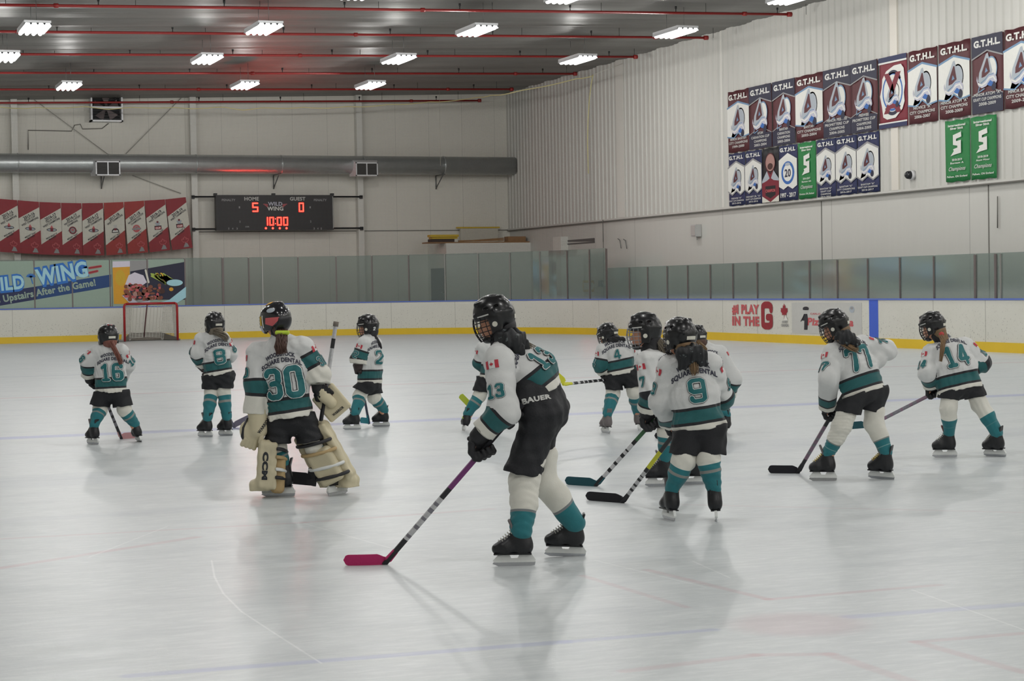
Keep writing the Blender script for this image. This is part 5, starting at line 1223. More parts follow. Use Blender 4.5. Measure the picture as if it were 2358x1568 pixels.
def skate_mesh(k_, mat):
    key = (k_, mat.name)
    if key not in _SK: me = SKT[k_].copy(); me.materials.append(mat); _SK[key] = me
    return _SK[key]
def add_skate(root, contact, yaw, pitch, roll, sc, boot=None, lace=None, tongue=None, band=False, lx=1.0):
    """yaw: 0 right, 90 away, 180 left of the view"""
    a = math.radians(yaw); f = ER * math.cos(a) + EF * math.sin(a); up = Vector((0, 0, 1)); side = up.cross(f)
    M_ = Matrix.Translation(contact) @ frame((0, 0, 0), f, up) @ Matrix.Rotation(math.radians(roll), 4, 'X') @ Matrix.Rotation(math.radians(pitch), 4, 'Y') @ Matrix.Diagonal((sc * lx, sc, sc, 1))
    s_ = put('skate', skate_mesh('boot', boot or M_BOOT), M_, root)
    sub('blade_holder', skate_mesh('holder', M_HOLD), s_); sub('runner', skate_mesh('runner', M_STEEL), s_); sub('tongue', skate_mesh('tongue', tongue or M_BOOTG), s_); sub('laces', skate_mesh('laces', lace or M_LACE), s_)
    sub('tendon_guard', skate_mesh('guard', boot or M_BOOT), s_); sub('outsole', skate_mesh('outsole', M_BOOT), s_)
    if band: mb = MB(); mb.tube([(-.09, 0, .135)] + [(-.035 + .056 * math.cos(q_), .045 * math.sin(q_), .135 + .012 * math.cos(q_)) for q_ in np.linspace(PI, -PI, 15)], .006, 5); me = mb.mesh(); me.materials.append(M_LIME); sub('lime_band', me, s_)
    return M_
def make_glove(sgn):
    """grip at the origin around X (thumb end +X), forearm toward +Y, back of the hand +Z"""
    P_ = [rbox((0, .035, .026), I3, (.045, .048, .024), .018)]
    for i, x in enumerate((-.036, -.012, .012, .036)):
        l_ = (.9, 1.0, 1.03, .95)[i]; r_ = .0125
        P_ += [cone((x, -.008, .034), (x, -.036 * l_, .018), .0155, .014), cone((x, -.036 * l_, .018), (x, -.036 * l_, -.012), .0145, r_), cone((x, -.036 * l_, -.012), (x, -.010, -.030), r_, .0115), cone((x, -.010, -.030), (x, .014, -.020), .0115, .010)]
    th = [cone((.045, .052, .012), (.062, .022, -.006), .019, .016), cone((.062, .022, -.006), (.058, -.008, -.024), .0155, .013), cone((.058, -.008, -.024), (.046, -.018, -.030), .0125, .011)]
    hand = union([union(P_, .006), union(th, .008)], .008)
    rolls = [cone((-.040, y, .046), (.040, y, .046), .012, .012) for y in (.005, .030, .055)]
    hand = union([hand] + rolls, .006)
    gl_ = sdf_mesh(hand, .0035, 'glove')
    cf = union([cone((0, -.005, 0), (0, .085, 0), .040, .052, (1, 0, 0), 1.1)]); cf = cut(cf, cone((0, .03, .0), (0, .16, .0), .030, .050, (1, 0, 0), 1.1)); cf = clip(cf, (0, .085, 0), (0, 1, 0))
    cfm = sdf_mesh(cf, .0045, 'cuff')
    tr_ = MB(); tr_.tube([(.0500 * math.cos(a), .030, .0465 * math.sin(a)) for a in np.linspace(0, 2 * PI, 19)], .0035, 5)
    ms = [gl_, cfm, tr_.mesh('t')]
    if sgn < 0:
        for me in ms:
            co = verts_of(me); co[:, 0] *= -1; me.vertices.foreach_set('co', co.astype(np.float32).ravel()); me.flip_normals(); me.update()
    return ms
GLV = {1: make_glove(1), -1: make_glove(-1)}; _GL = {}
def gl_mesh(s_, i, mat):
    key = (s_, i, mat.name)
    if key not in _GL: me = GLV[s_][i].copy(); me.materials.append(mat); _GL[key] = me
    return _GL[key]
def hand_frame(grip, shaft_dir, elbow, sc, hand):
    """frame of the closed hand: X toward the thumb along the shaft, Y toward the wrist"""
    x = V3(shaft_dir).normalized() * hand; raw = (elbow - grip).normalized(); y = (raw - x * raw.dot(x)).normalized(); y = (y * .55 + raw * .45).normalized(); x = (x - y * x.dot(y)).normalized(); z = x.cross(y)
    return Matrix(((x.x, y.x, z.x, grip[0]), (x.y, y.y, z.y, grip[1]), (x.z, y.z, z.z, grip[2]), (0, 0, 0, 1))) @ Matrix.Scale(sc, 4)
def add_glove(root, M_, wrist, fd, sc, hand, mat):
    g_ = put('glove', gl_mesh(hand, 0, mat), M_, root)
    y = -fd; x = M_.col[0].to_3d().normalized(); x = (x - y * x.dot(y)).normalized(); z = x.cross(y)
    C_ = Matrix(((x.x, y.x, z.x, wrist.x), (x.y, y.y, z.y, wrist.y), (x.z, y.z, z.z, wrist.z), (0, 0, 0, 1))) @ Matrix.Scale(sc, 4)
    for nm, i, mt in (('cuff', 1, mat), ('cuff_trim', 2, M_LACE)): sub(nm, gl_mesh(hand, i, mt), g_, M_.inverted() @ C_)
    return g_
def tail(root, pts, r0, r1, mat, n=46, name='ponytail', fr=.35, seed=1, parent=None):
    """a bundle of tapering strands"""
    rr = random.Random(seed); mb = MB(); pts = [V3(p) for p in pts]
    mb.tube(pts, [r0 * .55] + [((r0 + (r1 - r0) * i / (len(pts) - 1)) * .70) for i in range(1, len(pts) - 1)] + [r1 * .3], 8)
    for _ in range(n):
        a = rr.random() * 6.28; k_ = rr.random() ** .5; w = rr.random() * 6.28; P2 = []
        for i, p in enumerate(pts):
            f = i / (len(pts) - 1); r_ = (r0 + (r1 - r0) * f) * k_ * (1 + fr * f * rr.uniform(-.3, 1)); d = (pts[min(i + 1, len(pts) - 1)] - pts[max(i - 1, 0)]).normalized(); x = d.cross(Vector((0.3, 1, 0.1))).normalized(); y = d.cross(x)
            P2.append(p + (x * math.cos(a + .3 * math.sin(w + f * 5)) + y * math.sin(a + .3 * math.sin(w + f * 5))) * r_)
        mb.tube(P2, [.0035] * (len(pts) - 1) + [.001], 4, caps=False)
    o = mb.obj(name, mat, root); return o
def stick(label, butt, heel, toe, colors, blade_col, bw=.062, th=.010, hgt=.028, curve=.02, paddle=None, grip=None, lie_up=None):
    """shaft with coloured sections [(fraction from butt, material), ...], blade heel->toe"""
    butt, heel, toe = V3(butt), V3(heel), V3(toe)
    e_ = empty('hockey_stick', heel, label, 'hockey stick')
    d = (heel - butt); L = d.length; x = d.normalized(); bd = (toe - heel); n_ = x.cross(bd).normalized(); w_ = n_.cross(x).normalized()
    Mx = Matrix(((x.x, w_.x, n_.x, butt.x), (x.y, w_.y, n_.y, butt.y), (x.z, w_.z, n_.z, butt.z), (0, 0, 0, 1)))
    for i, (f0, mt) in enumerate(colors):
        f1 = colors[i + 1][0] if i + 1 < len(colors) else 1.0; mb = MB(); w2, t2 = hgt / 2, .0095
        sec = [(w2, -t2 * .6), (w2 * .75, -t2), (-w2 * .75, -t2), (-w2, -t2 * .6), (-w2, t2 * .6), (-w2 * .75, t2), (w2 * .75, t2), (w2, t2 * .6)]
        vs = [Mx @ Vector((L * f, a, b_)) for f in (f0, f1) for a, b_ in sec]
        mb.raw(vs, [(k_, (k_ + 1) % 8, 8 + (k_ + 1) % 8, 8 + k_) for k_ in range(8)] + [tuple(range(7, -1, -1)), tuple(range(8, 16))]); mb.obj('shaft' if i else 'shaft_grip', mt, e_)
    if grip: mb = MB(); mb.tube([butt - x * .005, butt + x * .03], .02, 8); mb.obj('butt_knob', grip, e_)
    # blade: a thin curved board that rises from the heel and rounds off at the toe
    up = (Vector((0, 0, 1)) if lie_up is None else V3(lie_up)); bl = bd.length; bx = bd.normalized(); up = (up - bx * up.dot(bx)).normalized(); nn = bx.cross(up)
    mb = MB(); N_ = 18; rings = []
    st_ = heel - x * .10
    for i in range(N_ + 1):
        f = i / N_; c = heel + bx * (bl * f) + nn * (curve * f * f) ; h0, h1 = 0.0, bw * (1 if f > .15 else .75 + .25 * f / .15)
        if f > .86: k_ = (f - .86) / .14; q_ = math.sqrt(max(0, 1 - k_ * k_)); h0, h1 = bw * .5 * (1 - q_), bw * .5 * (1 + q_) - .0
        rings.append([c + up * h0 + nn * th / 2, c + up * h1 + nn * th * .35, c + up * h1 - nn * th * .35, c + up * h0 - nn * th / 2])
    pre = [[st_ + a_ * .5 * hgt * w_ * -1 + b_ * .009 * n_ for a_, b_ in ((-1, 1), (1, 1), (1, -1), (-1, -1))]]
    neck = []
    if nn.dot(n_) < 0: n2 = -n_
    else: n2 = n_
    for q_, kk in ((st_, hgt / 2), (heel - x * .04, hgt * .62)):
        neck.append([q_ - w_ * kk * (1 if w_.dot(up) > 0 else -1) + n2 * .009, q_ + w_ * kk * (1 if w_.dot(up) > 0 else -1) + n2 * .009, q_ + w_ * kk * (1 if w_.dot(up) > 0 else -1) - n2 * .009, q_ - w_ * kk * (1 if w_.dot(up) > 0 else -1) - n2 * .009])
    rings = neck + rings; vs = [v for r_ in rings for v in r_]
    fs = [(i * 4 + j, i * 4 + (j + 1) % 4, (i + 1) * 4 + (j + 1) % 4, (i + 1) * 4 + j) for i in range(len(rings) - 1) for j in range(4)] + [(3, 2, 1, 0), tuple(len(vs) - 4 + j for j in range(4))]
    mb.raw(vs, fs); bo = mb.obj('blade', blade_col, e_)
    if paddle:
        a = heel - x * paddle; mb = MB(); Mp = Matrix(((x.x, w_.x, n_.x, a.x), (x.y, w_.y, n_.y, a.y), (x.z, w_.z, n_.z, a.z), (0, 0, 0, 1))); mb.box((0, -.042, -.011), (paddle, .042, .011), mat=Mp); mb.obj('paddle', paddle_mat, e_)
    return e_
paddle_mat = pm('paddle black', (38, 38, 42), .5)

def face_body(M_, s):
    """head, face and neck root of the body, in the helmet's frame M_ (scale s)"""
    R3 = np.array([list(M_.col[i][:3]) for i in range(3)], float); R3 = R3 / np.linalg.norm(R3, axis=1)[:, None]; o_ = A(M_.translation)
    g = lambda x, y, z: o_ + s * (x * R3[0] + y * R3[1] + z * R3[2])
    hd_ = union([ellip(g(-.01, 0, .0), R3, (.098 * s, .080 * s, .100 * s)), ellip(g(.028, 0, -.055), R3, (.062 * s, .056 * s, .062 * s)), cone(g(.060, 0, -.095), g(.050, 0, -.100), .022 * s, .026 * s)], .03 * s)
    nose = union([cone(g(.088, 0, -.028), g(.104, 0, -.052), .008 * s, .012 * s)]); hd_ = union([hd_, nose], .010 * s)
    for y in (-.030, .030):
        hd_ = cut(hd_, ball(g(.100, y, -.024), .014 * s), .010 * s); hd_ = union([hd_, ball(g(.083, y, -.025), .0115 * s)], .002)
        hd_ = union([hd_, ellip(g(-.005, y / .030 * .080, -.03), R3, (.018 * s, .008 * s, .028 * s))], .006)
    hd_ = cut(hd_, rbox(g(.098, 0, -.075), R3, (.012 * s, .020 * s, .0022 * s), .002), .003)
    hd_ = union([hd_, cone(g(.090, -.014, -.070), g(.090, .014, -.070), .0055 * s, .0055 * s), cone(g(.088, -.012, -.081), g(.088, .012, -.081), .006 * s, .006 * s)], .004 * s)
    return hd_, g

def player(num, label, D, head, hyaw, hpitch, hs, neck, mid, sh, hem, arms, hips, pend, knee, feet, sock=None, jw=1.0, chest_d=.115, pant_r=.092, sock_r=(.074, .044), hroll=0, bandana=None,
           glove=None, skate_sc=1.0, boot=None, lace=None, tongue=None, hair=None, ribbon=None, goalie=False, hidden=(), numh=.235, flagL=None, sleeve_no=True, detail=.008, wire=None, seed=1, namey=.0, num_off=(0, 0), text_ok=True, back_tilt=0.0, band=None, bar=True, ear=True, hemtilt=None, pc=.02, sl_r=(.074, .070, .066), head_tag=None, cuff_gap=.09, armn=None, tuck=False, slen=.80):
    J = lambda q: pt(q[0], q[1], D + (q[2] if len(q) > 2 else 0.0))
    HD, NK, MD = J(head), J(neck), J(mid); SL, SR = J(sh[0]), J(sh[1]); HL, HR_ = J(hem[0]), J(hem[1])
    fc = [onz(f[0], f[1]) + Vector((0, 0, f[5] if len(f) > 5 else 0)) for f in feet]
    base = (fc[0] + fc[1]) / 2; base.z = 0
    root = empty('person', base, label, 'person', None)
    # skates first: they fix the ankles
    ank = []
    for i, f in enumerate(feet):
        sc = skate_sc
        if goalie: sc *= 1.15
        M_ = add_skate(root, fc[i], f[2], f[3], f[4], sc, boot, lace, tongue, band=bool(band and band[i]), lx=slen)
        ank.append(M_ @ Vector((-.04, 0, .19)))
    hc = (HL + HR_) / 2; upv = ((SL + SR) / 2 - hc).normalized(); sv = ((SR - SL).normalized() + (HR_ - HL).normalized()).normalized()
    sv = (sv - upv * sv.dot(upv)).normalized(); bk = sv.cross(upv).normalized()       # outward from the back
    hw = (HR_ - HL).length / 2
    # ---- jersey
    hn = V3(upv) if hemtilt is None else (upv + V3(hemtilt)).normalized()
    d1 = chest_d; hnv = (hc - MD).normalized()
    kh = hw / d1
    torso = [cone(hc + hnv * .05, MD, d1 * 1.10, d1, sv, kh / 1.10), cone(MD, (SL + SR) / 2 - upv * .05, d1, d1 * .93, sv, max(1.0, (SR - SL).length / 2 / d1 * 1.0)), cone(SL, SR, .070, .070), cone((SL + SR) / 2, NK, .075, .055, sv, 1.25)]
    tor = union(torso, .05); tor = clip(tor, hc, -hn); fl = folds(seed, .0075, .13); fl2 = folds(seed + 9, .003, .045); tor = rough_up(tor, lambda P: fl(P) + fl2(P))
    sls = []; cuffs = []; frames = []
    for i, a in enumerate(arms):
        E_, H_ = J(a['el']), J(a['ha']); HMX = None
        if a.get('glove') is not False:
            gs_ = a.get('gs', 1.0); HMX = hand_frame(H_, a['sd'], E_, gs_, a.get('hd', 1)); H_ = HMX @ Vector((0, .070, .020))
        frames.append(HMX); fd = (H_ - E_).normalized(); cp = H_ - fd * (.035 if HMX is not None else cuff_gap)
        s0_ = (SL, SR)[i]; s1_ = s0_ * .97 + E_ * .03
        c_ = union([cone(s1_, E_, sl_r[0], sl_r[1]), cone(E_, cp + fd * .05, sl_r[1], sl_r[2])], .04); c_ = clip(c_, cp, fd); g_ = folds(seed + 20 + i, .006, .08); c_ = rough_up(c_, g_)
        sls.append(c_); cuffs.append((cp, fd, E_, H_))
    jer = union([tor] + sls, .025)
    me = sdf_mesh(jer, detail, 'jersey'); co = verts_of(me); dt = tor.f(co); ds = np.stack([q_.f(co) for q_ in sls], 1); wh = ds.argmin(1)
    attr(me, 'hem', (co - A(hc)) @ A(hn)); cus = []
    for i_, c_ in enumerate(cuffs):
        C0, E0, S0 = A(c_[0]), A(c_[2]), A((SL, SR)[i_]); Lf = np.linalg.norm(E0 - C0) + 1e-6; Lu = np.linalg.norm(S0 - E0) + 1e-6; uf = (E0 - C0) / Lf; uu = (S0 - E0) / Lu
        tf = (co - C0) @ uf; tu = (co - E0) @ uu; df = np.linalg.norm(co - C0 - np.clip(tf, 0, Lf)[:, None] * uf, axis=1); du = np.linalg.norm(co - E0 - np.clip(tu, 0, Lu)[:, None] * uu, axis=1)
        cus.append(np.where(df <= du, np.minimum(tf, Lf), Lf + np.clip(tu, 0, None)))
    cu = np.stack(cus, 1); attr(me, 'cuff', cu[np.arange(len(co)), wh]); attr(me, 'sleeve', (ds.min(1) < dt).astype(float))
    jo = link('jersey', me, M_JERG if goalie else M_JER, root); bv = bvh_of(me)
    # ---- lettering on the back
    up2 = (upv + bk * back_tilt).normalized(); b2 = sv.cross(up2).normalized()
    ctr = (SL + SR) / 2 - upv * (.065 + namey) + sv * num_off[0] + upv * num_off[1]
    if num:
        P_ = Paint(); P_.number(num, 0, -numh, numh, .175, 'teal', 1, out=('black', 'white'), gap=.10)
        link('back_number', P_.build(PALP, ctr, sv, up2, b2, .0028, base=.003, target=bv, cell=.012), None, jo)
    if text_ok:
        P_ = Paint(); P_.text('WOODSTOCK', 0, .062, .030, 'letter', 1, width=.21, bold=.045, arc=2.4); P_.text('SQUARE DENTAL', 0, .018, .031, 'letter', 1, width=.29, bold=.045, arc=2.2)
        mt_ = P_.build(PALP, ctr, sv, up2, b2, .0014, base=.002, target=bv, cell=.02)
        if len(mt_.polygons): link('back_lettering', mt_, None, jo)
    for i in (0, 1):
        cp, fd, E_, H_ = cuffs[i]; s0_ = (SL, SR)[i]; vv = (s0_ - E_).normalized(); n0 = (sv * (-1 if i == 0 else 1) + b2 * (.35 if armn is None else armn[i])); n0 = (n0 - vv * n0.dot(vv)).normalized(); u0 = vv.cross(n0)
        P_ = Paint(); w, h = .075, .042; fy = .0
        P_.rect(-w / 2, -h / 2, w / 2, h / 2, 'white', 1); P_.rect(-w / 2, -h / 2, -w / 4, h / 2, 'red', 2); P_.rect(w / 4, -h / 2, w / 2, h / 2, 'red', 2); P_.leaf(0, -.004, .015, 'red', 2)
        mt_ = P_.build(PALP, s0_ - vv * .045, u0, vv, n0, .0012, base=.002, target=bv, cell=.02)
        if len(mt_.polygons) > 10: link('flag_patch', mt_, None, jo)
        if num and sleeve_no:
            P_ = Paint(); P_.number(num, 0, -.05, .085, .20, 'teal', 1, gap=.10); L_ = (s0_ - E_).length
            mt_ = P_.build(PALP, s0_ - vv * max(.13, L_ * .62), u0, vv, n0, .0012, base=.002, target=bv, cell=.02)
            if len(mt_.polygons) > 10: link('sleeve_number', mt_, None, jo)
    # ---- pants
    PLh, PRh = J(hips[0]), J(hips[1]); pe_ = [J(pend[0]), J(pend[1])]
    pr = pant_r if isinstance(pant_r, (list, tuple)) else (pant_r, pant_r)
    hipc = (PLh + PRh) / 2; pel = union([cone(hc + upv * (.08 if not tuck else .05), hipc, .090 if not tuck else .132, .098 if not tuck else .125, sv, min(1.55, max(1.1, hw * .95 / .095))), cone(PLh, PRh, .092, .092)], .04); lg = []
    for i in (0, 1):
        hp = (PLh, PRh)[i]; d_ = (pe_[i] - hp).normalized(); c_ = cone(hp, pe_[i] + d_ * .08, .090, pr[i]); lg.append(clip(c_, pe_[i], (d_ + Vector((0, 0, -.6))).normalized()))
    pn = union([pel] + lg, pc)
    if not tuck: pn = clip(pn, hc + hn * .015, hn)
    g_ = folds(seed + 40, .005, .09); pn = rough_up(pn, g_)
    po = link('pants', sdf_mesh(pn, max(detail, .008), 'pants'), M_PANT, root)
    # ---- socks
    kn = [J(knee[0]), J(knee[1])]
    for i in (0, 1):
        a_, k_ = ank[i], kn[i]; hp = (PLh, PRh)[i]; th_ = k_ + (hp - k_) * .35
        r0, r1 = sock_r; cf = k_ + (a_ - k_) * .42 + bk * .012
        c_ = union([cone(th_, k_, r0 * 1.02, r0), cone(k_, cf, r0, (r0 + r1) * .52), cone(cf, a_, (r0 + r1) * .52, r1)], .02); g_ = folds(seed + 60 + i, .0035, .06); c_ = rough_up(c_, g_)
        ms = sdf_mesh(c_, .008, 'sock'); co = verts_of(ms); ax = A(k_ - a_); attr(ms, 'leg', ((co - A(a_)) @ ax / ax.dot(ax)) / 1.0)
        link('sock', ms, sock or SK1, root)
    # ---- head, helmet
    a = math.radians(hyaw); f = (ER * math.cos(a) + EF * math.sin(a)); fz = (f + Vector((0, 0, math.tan(math.radians(hpitch))))).normalized()
    HM = frame(HD, fz, (0, 0, 1)) @ Matrix.Rotation(math.radians(hroll), 4, 'X') @ Matrix.Scale(hs, 4)
    # ---- body: one continuous surface under the gear
    hd_, g = face_body(HM, hs)
    B_ = [cone(g(-.02, 0, -.06), NK, .046, .046), cone(NK, MD, .048, .080, sv, 1.3), cone(MD, hc, .078, .066, sv, 1.3), cone(hc, hipc, .056, .046, sv, 1.2), cone(SL, SR, .052, .052)]
    for i in (0, 1):
        cp, fd, E_, H_ = cuffs[i]; s0_ = (SL, SR)[i]; B_ += [cone(s0_, E_, .042, .033), cone(E_, H_, .026, .016)]
        if frames[i] is not None:
            F_ = frames[i]; T_ = lambda *q: F_ @ Vector(q)
            B_ += [cone(H_, T_(0, .02, .022), .018, .017, F_.col[0].to_3d(), 1.5)] + [cone(T_(x, .0, .028), T_(x, -.034, .012), .007, .006) for x in (-.034, -.012, .012, .034)] + [cone(T_(x, -.034, .012), T_(x, -.028, -.018), .006, .005) for x in (-.034, -.012, .012, .034)] + [cone(T_(.03, .05, .015), T_(.058, .015, -.010), .010, .008)]
        a_, k_ = ank[i], kn[i]; hp = (PLh, PRh)[i]; B_ += [cone(hp, k_, .050, .044), cone(k_, k_ + (a_ - k_) * .35, .046, .045), cone(k_ + (a_ - k_) * .35, a_ - Vector((0, 0, .05)), .045, .028)]
    bo_ = union([hd_, union(B_, .03)], .02)
    body = link('body', sdf_mesh(bo_, .0075, 'body'), M_SKIN, root)
    # eyes and mouth colour as children of the body
    for y in (-.030, .030):
        mb = MB(); c0 = V3(g(.0925, y, -.025)); mb.tube([c0, c0 + V3(g(.003, 0, 0) - g(0, 0, 0))], .0055 * hs, 10); mb.obj('eye', pm('iris', (40, 34, 32), .2), body)
    mb = MB(); mb.tube([V3(g(.096, q_, -.0755 + .002 * abs(q_) / .014)) for q_ in (-.016, 0, .016)], .0028, 5); mb.obj('lips', pm('lips', (170, 92, 86), .5), body)
    if not goalie: add_helmet(root, HM, bar=bar, ear=ear, wire=wire)
    hp_ = union([ellip(g(-.045, 0, -.045), np.array([list(HM.col[i][:3]) for i in range(3)]) / hs, (.070 * hs, .078 * hs, .075 * hs)), cone(g(-.05, 0, -.075), NK + bk * .02 + upv * .005, .052 * hs, .050)], .03)
    ng = cone(g(-.012, 0, -.080), NK + upv * .01, .060 * hs, .066); link('neck_guard', sdf_mesh(ng, .006, 'ng'), M_GLV, root)
    link('hair', sdf_mesh(hp_, .006, 'hair'), hair or H_BROWN, root)
    # ---- gloves
    for i, a in enumerate(arms):
        if a.get('glove') is False: continue
        cp, fd, E_, H_ = cuffs[i]
        add_glove(root, frames[i], H_, fd, a.get('gs', 1.0), a.get('hd', 1), glove or M_GLV)
    return dict(root=root, J=J, HM=HM, g=g, jersey=jo, bvh=bv, sv=sv, up=upv, bk=bk, hc=hc, hands=[c_[3] for c_ in cuffs], ank=ank, kn=kn, pants=po, cuffs=cuffs, base=base)
def ribbon(root, J, pts, r, k=1.6, side=(1, 0, 0), name='hair_ribbon'):
    sh_ = union([cone(J(pts[i]), J(pts[i + 1]), r[i], r[i + 1], side, k) for i in range(len(pts) - 1)], .015); f_ = folds(3, .008, .05); sh_ = rough_up(sh_, f_)
    return link(name, sdf_mesh(sh_, .006, 'rib'), M_RIB, root)
def depth(*px): return sum(proj(onz(*p))[2] for p in px) / len(px)
SB_ = pm('stick black', (30, 30, 34), .4); SWH = pm('stick white', (190, 190, 192), .4, ns=60, amt=.3); SPUR = pm('stick purple', (116, 50, 112), .4); SPNK = pm('blade magenta tape', (176, 34, 96), .8, bump=.001); STEAL = pm('blade teal tape', (28, 78, 88), .8); SGRN = pm('stick green', (52, 96, 60), .4)
SYEL = pm('stick yellow', (206, 206, 46), .5); SLIME = pm('blade lime', (190, 206, 62), .6); SGRY = pm('stick grey', (120, 118, 126), .4, ns=60, amt=.4); SMAU = pm('stick mauve', (128, 104, 122), .4, ns=60, amt=.3); TAPE = pm('tape black', (30, 30, 36), .85); SPKB = pm('blade pale pink', (196, 146, 148), .7); SDTEAL = pm('shaft slate', (60, 68, 92), .4)
def hatch(n, a, b, f0=.0, f1=1.0):
    rr = random.Random(n * 7 + int(f1 * 100)); w = [rr.uniform(.5, 1.5) * (.7 if i % 2 else 1.2) for i in range(n)]; t_ = sum(w); o_ = []; c = 0
    for i in range(n): o_.append((f0 + (f1 - f0) * c / t_, a if i % 2 == 0 else b)); c += w[i]
    return o_

# ---- number 9, right of centre, seen from behind
D9 = depth((1538, 1199), (1650, 1199))
J9 = lambda q: pt(q[0], q[1], D9 + (q[2] if len(q) > 2 else 0))
b9, h9, t9 = J9((1600, 935, .22)), onz(1432, 1158), onz(1345, 1152)
sd9 = (h9 - b9).normalized(); g9a = b9 + sd9 * .03; g9b = b9 + sd9 * .25
def px3(p, D): 
    q = proj(p); return (q[0], q[1], q[2] - D)
P9 = player('9', 'girl skater number 9 seen from behind, black ribbon bow in blond hair', D9, (1565, 777, -.02), 125, -8, .90, (1588, 812, .03), (1600, 915), [(1543, 842), (1634, 836)],
    [(1549, 992), (1674, 984)], [dict(el=(1522, 925, .05), ha=px3(g9b, D9), sd=sd9, hd=1), dict(el=(1664, 915, .16), ha=px3(g9a, D9), sd=sd9, hd=-1)],
    [(1585, 985), (1640, 982)], [(1576, 1046), (1636, 1044)], [(1573, 1062, -.02), (1630, 1056, -.02)], [(1540, 1197, 108, 0, 4), (1650, 1197, 84, 0, -4)], sock=SK1, pant_r=.098, sock_r=(.074, .047), skate_sc=1.06, hair=H_BLOND, seed=9, detail=.007, numh=0.165, num_off=(.01, -.01), text_ok=True, jw=1)
ribbon(P9['root'], P9['J'], [(1586, 797, -.10), (1580, 815, -.15), (1572, 846, -.14)], [.02, .045, .02], 1.3, P9['sv']); ribbon(P9['root'], P9['J'], [(1590, 797, -.10), (1602, 815, -.15), (1624, 838, -.12)], [.02, .048, .02], 1.3, P9['sv'], )
tail(P9['root'], [J9((1590, 800, -.09)), J9((1592, 825, -.145)), J9((1597, 845, -.14)), J9((1600, 862, -.12))], .030, .024, H_BLOND, seed=9)
stick('black-bladed stick with a lime collar held by skater number 9', b9, h9, t9, [(0, SB_), (.45, SYEL), (.62, SB_)] + hatch(9, SWH, SB_, .66, .90) + [(.90, SB_)], TAPE, curve=.02)

# ---- number 13, nearest skater, bent forward to the left
D13 = depth((1185, 1304), (1304, 1282))
J13 = lambda q: pt(q[0], q[1], D13 + (q[2] if len(q) > 2 else 0))
h13, t13 = onz(884, 1300), onz(792, 1304); g13 = J13((1114, 1034, -.14)); d13 = (h13 - g13).normalized(); b13 = g13 - d13 * .32
P13 = player('13', 'nearest skater, bent forward to the left with a magenta-bladed stick', D13, (1138, 734, .02), 178, -16, .91, (1160, 796), (1225, 862), [(1148, 826, -.15), (1185, 812, .15)],
    [(1218, 948, -.13), (1270, 886, .13)], [dict(el=(1160, 948, -.22), ha=px3(g13, D13), sd=d13, hd=1, gs=1.15), dict(el=(1190, 930, .14), ha=px3(b13 + d13 * .08, D13), sd=d13, hd=-1)],
    [(1250, 950, -.08), (1256, 945, .09)], [(1203, 1090, -.08), (1228, 1084, .10)], [(1206, 1112, -.08), (1246, 1104, .10)], [(1185, 1303, 180, 0, 3), (1302, 1281, 182, -3, -6, .0)], sock=SK13, pant_r=(.102, .096), sock_r=(.080, .060), skate_sc=1.0, hair=H_BLACK, slen=0.96, tuck=True, seed=13, detail=.0065, numh=.13, chest_d=.125, back_tilt=0, pc=.05, namey=-.01, num_off=(-.02, 0), sl_r=(.080, .076, .066), armn=(-.05, .3))
ribbon(P13['root'], P13['J'], [(1150, 770, -.04), (1176, 784, -.10), (1205, 822, -.08)], [.035, .055, .02], 1.0, (0, 0, 1)); ribbon(P13['root'], P13['J'], [(1155, 772, .0), (1190, 778, -.05), (1216, 808, -.05)], [.03, .045, .015], 1.0, (0, 0, 1))
tail(P13['root'], [J13((1150, 770, .0)), J13((1195, 790, -.02)), J13((1225, 815, -.02)), J13((1245, 830, 0))], .030, .04, H_ASH, seed=13, n=60, fr=.9)
stick('stick with a magenta taped blade and purple shaft, held by the nearest skater', b13, h13, t13, [(0, TAPE), (.30, SPUR), (.52, SB_)] + hatch(11, SWH, SGRY, .58, .84) + [(.84, SB_)], SPNK, curve=.03, bw=.058)
mb = MB(); a_, b_ = onz(792, 1304), onz(800, 1304); x = (b_ - a_).normalized(); n_ = x.cross(Vector((0, 0, 1)))
P_ = Paint(); P_.text('BAUER', 0, 0, .026, 'lgrey', 1, width=.155, bold=.05); nn_ = (-(EF) + Vector((0, 0, .25))).normalized(); u_ = (ER * .97 + Vector((0, 0, .22))).normalized(); u_ = (u_ - nn_ * u_.dot(nn_)).normalized()
bvp = bvh_of(P13['pants'].data); link('pants_lettering', P_.build(PALP, J13((1236, 938, 0)), u_, nn_.cross(u_), nn_, .001, base=.004, target=bvp, cell=.02), None, P13['pants'])

# ---- number 77
D77 = depth((1896, 1108), (2030, 1104))
J77 = lambda q: pt(q[0], q[1], D77 + (q[2] if len(q) > 2 else 0))
h77, t77 = onz(1836, 1090), onz(1768, 1090); g77 = J77((1918, 950, .20)); d77 = (h77 - g77).normalized(); b77 = g77 - d77 * .34
P77 = player('77', 'girl skater number 77 leaning left, black patterned ribbon in her hair', D77, (1921, 750, .05), 158, -22, .90, (1944, 788, .06), (1970, 850, .03), [(1918, 814, -.04), (1984, 794, .16)],
    [(1936, 915), (2046, 902)], [dict(el=(1908, 872, -.12), ha=px3(g77, D77), sd=d77, hd=1), dict(el=(2042, 806, .22), ha=px3(b77 + d77 * .06, D77), sd=d77, hd=-1)],
    [(1965, 905, -.05), (2018, 900, .06)], [(1953, 950, -.05), (2004, 946, .06)], [(1938, 982, -.06), (2012, 976, .04)], [(1896, 1107, 166, 0, 6), (2030, 1103, 150, -3, -8)], sock=SK2, pant_r=.094, sock_r=(.074, .048), skate_sc=1.08, hair=H_BLOND, seed=77, lace=M_LACEY, numh=0.2, namey=-.07, armn=(.2, .3))
